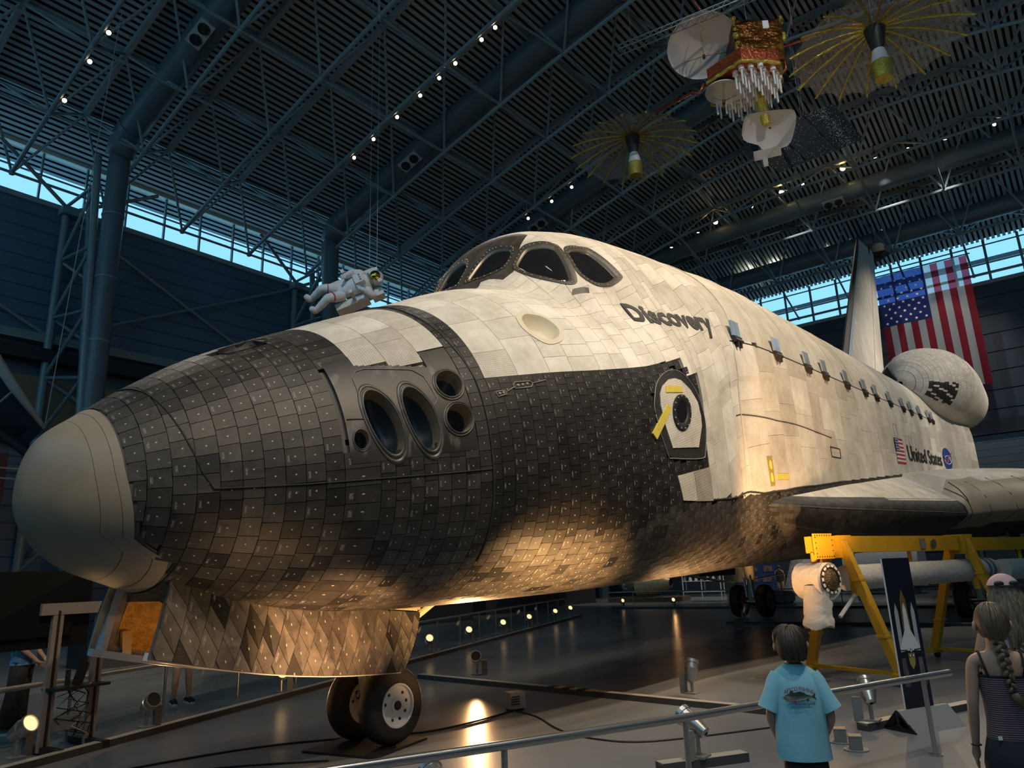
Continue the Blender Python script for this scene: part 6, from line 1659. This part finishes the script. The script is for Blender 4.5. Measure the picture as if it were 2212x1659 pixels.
MB().cyl((0, -1.8, 1.6), (0, 2.0, 1.6), 1.25, n=28).build('hull', M_pk, t, smooth=40)
for y in (-1.2, 1.4): MB().box((0, y, .3), (1.6, .25, .6)).build('cradle', M_grey, t)
t = thing('engine_exhibit', 'dark rocket engine on a wooden pallet behind the far railing', 'engine', (37, 14.8, 0))
MB().box((0, 0, .12), (2.2, 4.2, .24)).build('pallet', mat('pallet wood', (.16, .11, .06), .7, nz=(5, .3)), t)
MB().lathe([(.25, 0), (.4, .4), (.75, 1.2), (.95, 1.9), (.9, 1.9), (.5, .8)], (0, -1.5, 1.0), (0, 1, 0), 20).build('bell', M_thr, t, smooth=40)
for k in range(9):
    rd_ = random.Random(k); MB().tube([(rd_.uniform(-.6, .6), rd_.uniform(-.2, 1.6), rd_.uniform(.5, 1.6)) for _ in range(4)], .05, 6).build('pipe', M_thr, t, smooth=True)
MB().lathe([(.45, 0), (.5, .2), (.5, 1.1), (.3, 1.4), (0, 1.4)], (0, .2, 1.0), (0, 1, 0), 16).build('turbine', M_grey, t, smooth=40)
t = thing('satellite_exhibit', 'brown winged probe exhibit on a stand left of the far wheels', 'probe', (36.5, 9.2, 0))
MB().cyl((0, 0, 0), (0, 0, .9), .12, n=10).build('stand', M_grey, t); MB().lathe([(.05, .9), (.5, 1.0), (.6, 1.5), (.5, 2.2), (.2, 2.6), (0, 2.6)], (0, 0, 0), (0, 0, 1), 16).build('body', M_thr, t, smooth=40)
for s in (-1, 1): MB().box((0, s*1.5, 1.15), (.9, 1.9, .05), Matrix.Rotation(R_(10*s), 3, 'X')).build('wing', M_brown, t)
t = thing('boat_exhibit', 'low dark red rescue raft behind the far wheels', 'raft', (33.5, 6.4, 0))
MB().lathe([(1.0, 0), (1.15, .15), (1.15, .4), (1.0, .55), (.85, .4), (.85, .1)], (0, 0, 0), (0, 0, 1), 24).build('tube', mat('raft red', (.10, .02, .02), .5), t, smooth=40); MB().cyl((0, 0, .05), (0, 0, .1), .95, n=20).build('raft_floor', M_black, t)
for k, (x, y, l_, w_, h_) in enumerate(((27, 17.5, 5, 2, 1.5), (33, 19, 6, 2.4, 2.2), (19, 15.5, 5, 1.8, 1.2), (12, 15, 4, 2, 1.6), (7.0, 12.5, 3.2, 1.2, .9))):
    t = thing('exhibit_case', 'dark exhibit plinth with a pale model, %s from the nose' % ('fourth', 'farthest', 'third', 'second', 'nearest')[k], 'display', (x, y, 0), 0, 'dark exhibit plinths along the far aisle')
    MB().box((0, 0, h_*.3), (l_, w_, h_*.6)).build('plinth', M_can, t)
    MB().tube([(-l_*.4, 0, h_*.85), (-l_*.25, 0, h_*.9), (l_*.25, 0, h_*.9), (l_*.42, 0, h_*.8)], [.05, .28, .3, .08], 12).build('rocket_model', M_grey if k % 2 else M_wfab, t, smooth=True)
    for sx in (-.3, .3): MB().box((l_*sx, 0, h_*.68), (.1, .2, h_*.2)).build('support', M_steel, t)
# ================================================================== people
def skin_mesh(name, verts, edges, root=0, sub=2):
    """verts: (x,y,z,rx,ry)"""
    me = bpy.data.meshes.new(name); me.from_pydata([v[:3] for v in verts], edges, [])
    o = bpy.data.objects.new(name, me); COL.objects.link(o)
    md = o.modifiers.new('skin', 'SKIN'); md.use_smooth_shade = True
    for i, v in enumerate(verts):
        sv = me.skin_vertices[0].data[i]; sv.radius = (v[3], v[4]); sv.use_root = (i == root)
    s2 = o.modifiers.new('sub', 'SUBSURF'); s2.levels = sub; s2.render_levels = sub
    bpy.context.view_layer.update(); dg = bpy.context.evaluated_depsgraph_get()
    out = bpy.data.meshes.new_from_object(o.evaluated_get(dg)); bpy.data.objects.remove(o)
    for p in out.polygons: p.use_smooth = True
    return out
def body_mesh(name, h, arms, legs, head_k=1.0, slim=1.0, lean=0., shw=.100):
    """arms: [(elbow, wrist), ...] left, right; legs: [(knee, ankle, toe), ...]; all in units of height"""
    V = []; E = []
    def v(x, y, z, rx, ry=None): V.append((x*h, y*h, z*h, rx*h*slim if rx < .2 else rx*h, (ry or rx)*h*slim)); return len(V)-1
    def e(a, b): E.append((a, b))
    pel = v(0, 0, .52, .075, .058); ab = v(0, lean*.3, .60, .068, .055); ch = v(0, lean*.6, .72, .080, .060); up = v(0, lean, .80, .062, .048); nk = v(0, lean+.004, .845, .030, .032)
    k = head_k; h0 = v(0, lean+.012, .885, .040*k, .046*k); h1 = v(0, lean+.012, .93, .052*k, .060*k); h2 = v(0, lean+.008, .968, .044*k, .050*k)
    nose = v(0, lean+.078*k, .916, .007); 
    for a, b in ((pel, ab), (ab, ch), (ch, up), (up, nk), (nk, h0), (h0, h1), (h1, h2), (h1, nose)): e(a, b)
    for s, (el, wr) in zip((-1, 1), arms):
        sh = v(s*shw, lean, .802, .031, .031); el_ = v(*el, .023); wr_ = v(*wr, .0155); 
        mid = v(*[(el[c]*.55+wr[c]*.45) for c in range(3)], .022)
        d = Vector(wr)-Vector(el); d.normalize(); pm = Vector(wr)+d*.028; palm = v(*pm, .019, .011); tip = Vector(wr)+d*.05; kn = v(*tip, .018, .010)
        for a, b in ((up, sh), (sh, el_), (el_, mid), (mid, wr_), (wr_, palm), (palm, kn)): e(a, b)
        sd = d.cross(Vector((s, .3, 0))).normalized()
        for q in range(4):
            o_ = sd*(-.015+.010*q); L_ = (.030, .036, .038, .030)[q]
            a = v(*(tip+o_+d*.010), .0055); b = v(*(tip+o_+d*(.010+L_*.55)+Vector((-s*.003, .004, 0))), .005); c = v(*(tip+o_+d*(.010+L_)+Vector((-s*.008, .008, 0))), .0042)
            e(kn, a); e(a, b); e(b, c)
        t0 = v(*(pm+sd*.018), .006); t1 = v(*(pm+sd*.028+d*.022), .005); e(palm, t0); e(t0, t1)
    for s, (kn, an, toe) in zip((-1, 1), legs):
        hp = v(s*.052, 0, .49, .056, .058); k_ = v(*kn, .033); cf = v(*[(kn[c]*.6+an[c]*.4) for c in range(3)], .033); a_ = v(*an, .019); hl = v(an[0], an[1]-.012, .022, .020); to = v(*toe, .020, .014)
        for a, b in ((pel, hp), (hp, k_), (k_, cf), (cf, a_), (a_, hl), (hl, to)): e(a, b)
    return skin_mesh(name, V, E, pel)
def loft(rings, n=28, ex=2.4):      # rings: (cx, cy, cz, rx, ry [,tilt])
    rows = []
    for r in rings:
        cx, cy, cz, rx, ry = r[:5]; row = []
        for i in range(n):
            a = 2*pi*i/n; c, s = math.cos(a), math.sin(a); k = (abs(c)**ex+abs(s)**ex)**(-1/ex)
            row.append(Vector((cx+rx*k*c, cy+ry*k*s, cz+(r[5] if len(r) > 5 else 0)*c)))
        rows.append(row)
    return rows
def wrinkle(rows, amp, f=6, seed=0):
    return [[p+Vector((p.x, p.y, 0)).normalized()*amp*mnoise.noise(Vector((p.x*f+seed, p.y*f, p.z*f*.45))) for p in r] for r in rows]
def person(label, loc, face, h, arms, legs, skin, head_k=1., slim=1., lean=0., cat='person', shw=.100):
    t = thing('person', label, cat, loc, math.atan2(face[1], face[0])-pi/2)
    me = body_mesh('body', h, arms, legs, head_k, slim, lean, shw); me.materials.append(skin)
    o = bpy.data.objects.new('body', me); COL.objects.link(o); o.parent = t
    k = head_k
    for s in (-1, 1):
        MB().sph((s*.024*h*k, (lean+.066*k)*h, .932*h), .0085*h, 8).build('eye', M_fw, t, smooth=True)
        MB().sph((s*.062*h*k, (lean+.005)*h, .918*h), .016*h, 8, (.5, .8, 1.2)).build('ear', skin, t, smooth=True)
    MB().tube([(-.018*h, (lean+.064*k)*h, .890*h), (0, (lean+.068*k)*h, .888*h), (.018*h, (lean+.064*k)*h, .890*h)], .004*h, 6).build('mouth', mat('lip', (.35, .12, .10), .6) if 'lip' not in bpy.data.materials else bpy.data.materials['lip'], t)
    return t
M_skin1 = mat('skin fair', (.42, .25, .17), .55, nz=(8, .06)); M_skin2 = mat('skin warm', (.40, .24, .165), .55, nz=(8, .06))
M_hairb = mat('brown hair', (.045, .026, .014), .5, nz=(30, .5), stretch=(3, 3, .4)); M_hairl = mat('light brown hair', (.10, .066, .038), .5, nz=(30, .5), stretch=(3, 3, .4)); M_hairg = mat('greying blonde hair', (.17, .125, .08), .55, nz=(25, .5), stretch=(3, 3, .4))
M_tee = mat('aqua cotton', (.30, .62, .69), .85, nz=(5, .06), bump=(9, .25, .02)); M_shorts = mat('black shorts', (.008, .008, .010), .8); M_navys = mat('navy shorts', (.008, .010, .018), .8)
M_ptx = mat('print red', (.32, .05, .06), .7); M_ptd = mat('print dark', (.04, .06, .08), .7); M_fish = mat('print fish', (.15, .16, .12), .7, nz=(20, .5)); M_fishd = mat('print fish dark', (.07, .055, .05), .7)
LG = [((-.055, .01, .285), (-.06, -.005, .045), (-.065, .07, .02)), ((.055, .01, .285), (.06, -.005, .045), (.065, .07, .02))]

# ---- boy in the aqua shirt, back to the camera
hb = 1.376; bl = Vector((2.47, -5.10, 0)); bf = Vector((.90, .43))
boy = person('boy in an aqua fishing T-shirt seen from behind at the railing', bl, bf, hb, [((-.122, -.018, .640), (-.088, .080, .530)), ((.122, -.018, .640), (.088, .080, .530))], LG, M_skin1, 1.08, .84, shw=.080)
S_ = lambda *r: [tuple(a*hb for a in q) for q in r]
rings = loft(S_((0, 0, .482, .108, .078), (0, 0, .495, .108, .078), (0, -.002, .545, .104, .075), (0, -.004, .62, .100, .072), (0, -.004, .70, .098, .072), (0, -.002, .76, .100, .067), (0, 0, .795, .099, .056), (0, 0, .818, .086, .046), (0, .0, .838, .058, .040), (0, .002, .850, .036, .036)))
tee = MB().grid(wrinkle(rings, .012, 7), True).build('t_shirt', M_tee, boy, smooth=True)
for s in (-1, 1):
    a = Vector((s*.058, 0, .806))*hb; b = Vector((s*.125, -.015, .668))*hb
    MB().tube([a, a.lerp(b, .25), a.lerp(b, .6), b], [.040*hb, .046*hb, .042*hb, .045*hb], 16, cap=False).build('sleeve', M_tee, tee, smooth=True)
rings = loft(S_((0, 0, .30, .092, .068), (0, 0, .36, .092, .068), (0, 0, .44, .088, .066), (0, 0, .53, .082, .062)))
MB().grid(rings, True).build('shorts', M_shorts, boy, smooth=True)
rows = []
for i in range(15):
    a = pi*i/14*.86; row = []
    for k in range(36):
        p = 2*pi*k/36; lo = 1.0 if math.sin(p) < .35 else .74
        aa = a*lo; n_ = 1+.05*mnoise.noise(Vector((math.cos(p)*5, math.sin(p)*5, aa*1.2)))+.03*math.sin(p*9+aa*3)*math.sin(aa)
        row.append(Vector((.060*hb*n_*math.sin(aa)*math.cos(p), (.006+.072*n_*math.sin(aa)*math.sin(p))*hb, (.930+.072*n_*math.cos(aa))*hb)))
    rows.append(row)
hcap = MB().grid(rows, True).build('hair', M_hairb, boy, smooth=True)
def locks(t, h, m, n, a0, a1, ztop, zlow, rx, ry, r, seed=1, swirl=.3, name='hair_locks', conv=0., zr=.012, wave=0.):
    st = MB(); rd_ = random.Random(seed)
    for k in range(n):
        a = a0+(a1-a0)*(k+rd_.random()*.8)/n; z1 = zlow+zr*rd_.random(); top = ztop-.02*rd_.random(); pts = []; ph = rd_.random()*6
        for i in range(8):
            f = i/7; b = pi*.03+f*pi*.62; aa = a+swirl*f*(1 if rd_.random() < .0 else 1)
            rr = math.sin(min(b, pi*.55)); z = top+(z1-top)*(1-math.cos(min(f*1.15, 1)*pi/2))
            px_, py_ = rx*rr*1.03*math.cos(aa), .006+ry*rr*1.03*math.sin(aa); cf = conv*f**3; wv = 1+wave*f*math.sin(f*13+ph); px_ *= wv; py_ *= wv
            pts.append(((px_*(1-cf))*h, (py_+(-ry*.72-py_)*cf)*h, z*h))
        st.tube(pts, [r*h*(.6+.6*math.sin(pi*min(1, .15+i/7*.85))) for i in range(8)], 6)
    return st.build(name, m, t, smooth=True)
locks(hcap, hb, M_hairb, 70, pi*.92, pi*2.08, 1.004, .862, .063, .074, .0075, 2, .35, conv=.38, zr=.03)
locks(hcap, hb, M_hairb, 30, 0, pi, 1.004, .93, .063, .074, .0075, 3, .2)
# shirt print, laid on the cloth of the back
def back_y(x, z):           # back surface of the shirt in the boy's frame (facing +y)
    zz = z/hb; rx = np.interp(zz, [.435, .52, .62, .70, .76, .795, .818], [.108, .104, .100, .098, .100, .099, .086])*hb; ry = np.interp(zz, [.435, .52, .62, .70, .76, .795, .818], [.078, .075, .072, .072, .067, .056, .046])*hb
    return -ry*max(0., 1-(abs(x)/rx)**2.4)**(1/2.4)-.016
def bprint(name, polys, m, parent, off=0.):
    mb = MB()
    for P in polys: mb.add([(x, back_y(x, z)-off, z) for x, z in P], [tuple(range(len(P)))])
    return mb.build(name, m, parent)
def btext(txt, size, cx, cz, m, arch=0., wid=None):
    V, Fc = text_mesh(txt, size, 1, .02*size); a = min(v[0] for v in V); b = max(v[0] for v in V); k = (wid/(b-a)) if wid else 1
    out = []
    for x, y in V:
        u = (x-(a+b)/2)*k; z = cz+y-arch*(u/(wid/2 if wid else .1))**2
        X_ = cx+u; out.append((X_, back_y(X_, z)-.002, z))
    return MB().add(out, Fc).build('lettering', m, tee)
btext('AFTCO FISHING', .030, 0, .752*hb, M_ptx, .022, .165).__setitem__('label', 'arched red lettering reading AFTCO FISHING')
btext('ANY FISH IN ANY WATER', .0115, .006, .698*hb, M_ptd, 0, .145); btext('Performance Fishing Equipment', .010, .006, .687*hb, M_ptd, 0, .115)
fz = .728*hb
fish = [(-.092, -.008), (-.080, .006), (-.055, .020), (-.02, .024), (.02, .018), (.05, .010), (.066, .006), (.066, -.002), (.05, -.006), (.02, -.014), (-.02, -.021), (-.06, -.020), (-.082, -.016)]
f_ = bprint('fish_print', [[(x, fz+z) for x, z in fish]], M_fish, tee, .002); f_['label'] = 'printed brown and olive fish'
bprint('tail_print', [[(x, fz+z) for x, z in ((.064, .004), (.088, .020), (.082, .002), (.090, -.018), (.064, -.001))]], M_fishd, tee, .003)
bprint('fin_print', [[(x, fz+z) for x, z in ((-.03, .023), (-.045, .036), (-.05, .028), (-.055, .020))], [(x, fz+z) for x, z in ((-.02, .024), (.0, .031), (.03, .022), (.03, .016))], [(x, fz+z) for x, z in ((-.035, -.020), (-.03, -.034), (-.022, -.033), (-.025, -.020))], [(x, fz+z) for x, z in ((.03, -.011), (.04, -.024), (.048, -.02), (.046, -.006))], [(x, fz+z) for x, z in ((-.05, .016), (-.02, .021), (.03, .015), (.06, .006), (.03, .010), (-.02, .014))]], M_fishd, tee, .0032)

# ---- girl with a braid, striped camisole and dark shorts
hg = 1.49; gl = Vector((2.16, -6.30, 0))
girl = person('girl with a long braid, striped camisole and navy shorts', (2.77, -6.10, 0), Vector((.95, .30)), hg, [((-.112, -.01, .650), (-.118, .03, .520)), ((.112, -.01, .650), (.118, .03, .520))], LG, M_skin2, .92, .86, shw=.086)
S_ = lambda *r: [tuple(a*hg for a in q) for q in r]
M_cami = bpy.data.materials.new('striped knit'); M_cami.use_nodes = True
nt = M_cami.node_tree; b_ = nt.nodes['Principled BSDF']; b_.inputs['Roughness'].default_value = .85; tc = nt.nodes.new('ShaderNodeTexCoord'); sp_ = nt.nodes.new('ShaderNodeSeparateXYZ'); ml = nt.nodes.new('ShaderNodeMath'); ml.operation = 'MULTIPLY'; ml.inputs[1].default_value = 95; fr = nt.nodes.new('ShaderNodeMath'); fr.operation = 'FRACT'; lt_ = nt.nodes.new('ShaderNodeMath'); lt_.operation = 'LESS_THAN'; lt_.inputs[1].default_value = .28; mx_ = nt.nodes.new('ShaderNodeMix'); mx_.data_type = 'RGBA'
mx_.inputs[6].default_value = (.055, .035, .045, 1); mx_.inputs[7].default_value = (.30, .22, .22, 1)
for a, b in ((tc.outputs['Object'], sp_.inputs[0]), (sp_.outputs[2], ml.inputs[0]), (ml.outputs[0], fr.inputs[0]), (fr.outputs[0], lt_.inputs[0]), (lt_.outputs[0], mx_.inputs[0]), (mx_.outputs[2], b_.inputs['Base Color'])): nt.links.new(a, b)
rings = loft(S_((0, 0, .535, .084, .062), (0, 0, .545, .084, .062), (0, 0, .60, .076, .058), (0, .0, .66, .075, .058), (0, .0, .715, .080, .060), (0, .0, .752, .082, .057)))
cami = MB().grid(wrinkle(rings, .008, 9, 3), True).build('camisole', M_cami, girl, smooth=True)
MB().tube([(.084*hg*math.cos(a), .059*hg*math.sin(a), .752*hg) for a in [i*2*pi/24 for i in range(25)]], .006, 6).build('hem', M_shorts, cami)
for s in (-1, 1): MB().tube([(s*.055*hg, -.054*hg, .752*hg), (s*.062*hg, -.048*hg, .79*hg), (s*.066*hg, -.022*hg, .832*hg), (s*.064*hg, .025*hg, .83*hg), (s*.05*hg, .054*hg, .765*hg)], .006, 6).build('strap', M_shorts, cami, smooth=True)
rings = loft(S_((0, 0, .43, .106, .082), (0, -.004, .46, .107, .084), (0, -.004, .50, .099, .076), (0, 0, .545, .085, .063)))
sh = MB().grid(wrinkle(rings, .008, 8, 9), True).build('shorts', M_navys, girl, smooth=True)
MB().box((-.055*hg, -.060*hg, .552*hg), (.018, .006, .018)).build('size_tag', M_fw, sh)
def hair_cap(t, h, m, k=1., low=.78, rx=.056, ry=.068, cz=.932):
    rows = []
    for i in range(15):
        a = pi*i/14*low; row = []
        for q in range(36):
            p = 2*pi*q/36; lo = 1. if math.sin(p) < .25 else .70; aa = a*lo; n_ = 1+.025*math.sin(p*16+aa*2)*math.sin(aa)
            row.append(Vector((rx*k*h*n_*math.sin(aa)*math.cos(p), (.008+ry*k*n_*math.sin(aa)*math.sin(p))*h, (cz+.070*k*n_*math.cos(aa))*h)))
        rows.append(row)
    return MB().grid(rows, True).build('hair', m, t, smooth=True)
hc = hair_cap(girl, hg, M_hairl)
locks(hc, hg, M_hairl, 46, pi*1.0, pi*2.0, 1.0, .872, .057, .069, .005, 5, .0, conv=.92)
br_ = MB()
for i in range(13):
    z = .872-.0135*i; y = -.044-.014*min(1, i/4)-.0012*i; s = 1 if i % 2 else -1; w = (.015-.0005*i)
    br_.sph((s*.0065*hg+.0008*i*hg, y*hg, z*hg), w*hg, 12, (.8, .75, 1.35), Matrix.Rotation(-s*.75, 3, 'Y'))
br_.tube([(.012*hg, -.074*hg, .70*hg), (.02*hg, -.072*hg, .675*hg), (.035*hg, -.068*hg, .645*hg)], [.012*hg, .013*hg, .002*hg], 8)
br_.build('braid', M_hairl, hc, smooth=True)
MB().tube([((-.117+.016*math.cos(a))*hg, (.03+.017*math.sin(a))*hg, .512*hg) for a in [i*2*pi/12 for i in range(13)]], .003, 5).build('wrist_band', M_shorts, girl)

# ---- woman with long wavy hair and sunglasses pushed up
hw = 1.61
wom = person('woman with long wavy hair, pink cap and sunglasses beyond the girl', (3.72, -6.09, 0), Vector((.95, .30)), hw, [((-.148, .0, .635), (-.10, .10, .56)), ((.148, .0, .635), (.10, .10, .56))], LG, M_skin1, .92, .95, shw=.09)
S_ = lambda *r: [tuple(a*hw for a in q) for q in r]
rings = loft(S_((0, 0, .48, .118, .088), (0, 0, .56, .108, .080), (0, 0, .66, .106, .078), (0, 0, .74, .110, .074), (0, 0, .795, .104, .060), (0, 0, .825, .070, .046), (0, 0, .842, .042, .038)))
MB().grid(wrinkle(rings, .01, 7, 5), True).build('blouse', mat('pink blouse', (.34, .20, .26), .85), wom, smooth=True)
MB().grid(loft(S_((0, 0, .07, .085, .07), (0, 0, .3, .1, .08), (0, 0, .5, .112, .085))), True).build('trousers', M_navys, wom, smooth=True)
hc = hair_cap(wom, hw, M_hairg, 1.02)
locks(hc, hw, M_hairg, 90, pi*.97, pi*2.03, .998, .70, .064, .075, .0095, 4, .12, name='wavy_locks', zr=.05, wave=.16)
rows = []
for i in range(9):
    a = pi*i/8*.40; rows.append([Vector(((.062*math.sin(a)*math.cos(p))*hw, (.010+.074*math.sin(a)*math.sin(p))*hw, (.934+.075*math.cos(a))*hw)) for p in [q*2*pi/30 for q in range(30)]])
MB().grid(rows, True).build('cap', mat('pale pink cap', (.46, .30, .30), .7), wom, smooth=True)
sg = MB(); sg.tube([(.061*hw*math.cos(a), (.010+.073*math.sin(a))*hw, .962*hw) for a in [pi*1.05+pi*.9*i/14 for i in range(15)]], .005, 6)
for s in (-1, 1): sg.sph((s*.026*hw, -.054*hw, .970*hw), .017*hw, 10, (1.1, .4, .7))
sg.build('sunglasses', M_black, wom, smooth=True)

# ---- visitor whose legs show under the nose door
pv = person('visitor in black and white sneakers standing behind the nose door', (4.02, 4.97, 0), Vector((-.2, -1)), 1.66, [((-.145, .0, .63), (-.10, .09, .56)), ((.145, .0, .63), (.10, .09, .56))], [((-.055, .012, .285), (-.075, -.005, .045), (-.09, .07, .02)), ((.055, .012, .285), (.06, -.005, .045), (.065, .075, .02))], M_skin2)
S_ = lambda *r: [tuple(a*1.66 for a in q) for q in r]
MB().grid(loft(S_((0, 0, .47, .115, .085), (0, 0, .56, .105, .078), (0, 0, .66, .104, .076), (0, 0, .74, .108, .072), (0, 0, .795, .102, .058), (0, 0, .825, .07, .046), (0, 0, .842, .042, .038))), True).build('top', M_grey, pv, smooth=True)
MB().grid(loft(S_((0, 0, .40, .12, .09), (0, 0, .46, .115, .088), (0, 0, .53, .105, .078))), True).build('shorts', M_shorts, pv, smooth=True)
hair_cap(pv, 1.66, M_hairb)
def sneaker(t, x, y, h, rot=0, up=M_shorts):
    s_ = thing('sneaker_tmp', None, None) if False else None
    r3 = Matrix.Rotation(rot, 3, 'Z'); c = Vector((x, y, 0))
    P = [c+r3 @ Vector(p) for p in ((0, -.075, .045), (0, -.03, .055), (0, .06, .045), (0, .15, .035), (0, .19, .028))]
    u_ = MB().tube(P, [.045, .05, .048, .042, .02], 12).build('sneaker', up, t, smooth=True)
    MB().tube([c+r3 @ Vector(p) for p in ((0, -.09, .014), (0, .05, .014), (0, .19, .014))], [.042, .05, .03], 12).build('sole', M_fw, u_, smooth=True)
    for k in range(3): MB().bar(c+r3 @ Vector((-.03, .03+.03*k, .088-.008*k)), c+r3 @ Vector((.03, .03+.03*k, .088-.008*k)), .012, .008).build('lace', M_fw, u_)
sneaker(pv, -.075*1.66, -.01, 1.66, .1); sneaker(pv, .06*1.66, -.01, 1.66, -.1)
# ---- visitor in a tie-dye shirt behind the screen
pt_ = person('visitor in a blue green tie-dye shirt and black trousers behind the screen', (1.72, 4.75, 0), Vector((.8, -.6)), 1.68, [((-.145, .02, .63), (-.09, .11, .54)), ((.145, .02, .63), (.09, .11, .54))], [((-.055, .012, .285), (-.06, -.005, .045), (-.07, .07, .02)), ((.055, -.03, .285), (.06, -.06, .05), (.065, .01, .02))], M_skin1)
S_ = lambda *r: [tuple(a*1.68 for a in q) for q in r]
M_tie = mat('tie dye', (.05, .16, .30), .85, nz=(7, .9), wear=(5, .52, (.12, .36, .22)))
tt_ = MB().grid(wrinkle(loft(S_((0, 0, .50, .118, .088), (0, 0, .58, .108, .080), (0, 0, .66, .106, .078), (0, 0, .74, .110, .074), (0, 0, .795, .104, .060), (0, 0, .825, .070, .046), (0, 0, .842, .042, .038))), .01), True).build('t_shirt', M_tie, pt_, smooth=True)
for s in (-1, 1):
    MB().tube([Vector((s*.085, 0, .80))*1.68, Vector((s*.152, .01, .66))*1.68], [.05*1.68, .055*1.68], 14, cap=False).build('sleeve', M_tie, tt_, smooth=True)
    MB().tube([Vector((s*.05, 0, .52))*1.68, Vector((s*.056, -.005 if s < 0 else -.02, .285))*1.68, Vector((s*.062, -.005 if s < 0 else -.055, .05))*1.68], [.068*1.68, .056*1.68, .055*1.68], 14).build('trouser_leg', M_shorts, pt_, smooth=True)
hair_cap(pt_, 1.68, M_hairg)
sneaker(pt_, -.065*1.68, 0, 1.68, .1, M_grey); sneaker(pt_, .062*1.68, -.09, 1.68, -.1, M_grey)
# ---- distant man under the wing
pm_ = person('distant man in a dark polo shirt seen from behind under the fuselage', (41.2, 8.5, 0), Vector((1, .2)), 1.78, [((-.145, .0, .63), (-.12, .07, .50)), ((.145, .0, .63), (.12, .07, .50))], LG, M_skin1)
S_ = lambda *r: [tuple(a*1.78 for a in q) for q in r]
MB().grid(loft(S_((0, 0, .49, .118, .088), (0, 0, .58, .110, .080), (0, 0, .74, .112, .074), (0, 0, .795, .105, .060), (0, 0, .825, .070, .046), (0, 0, .842, .042, .038))), True).build('polo_shirt', M_shorts, pm_, smooth=True)
for s in (-1, 1): MB().tube([Vector((s*.05, 0, .52))*1.78, Vector((s*.056, 0, .285))*1.78, Vector((s*.062, 0, .04))*1.78], [.07*1.78, .056*1.78, .05*1.78], 12).build('trouser_leg', mat('tan trousers', (.16, .13, .09), .8) if s < 0 else bpy.data.materials['tan trousers'], pm_, smooth=True)
hair_cap(pm_, 1.78, M_hairb)
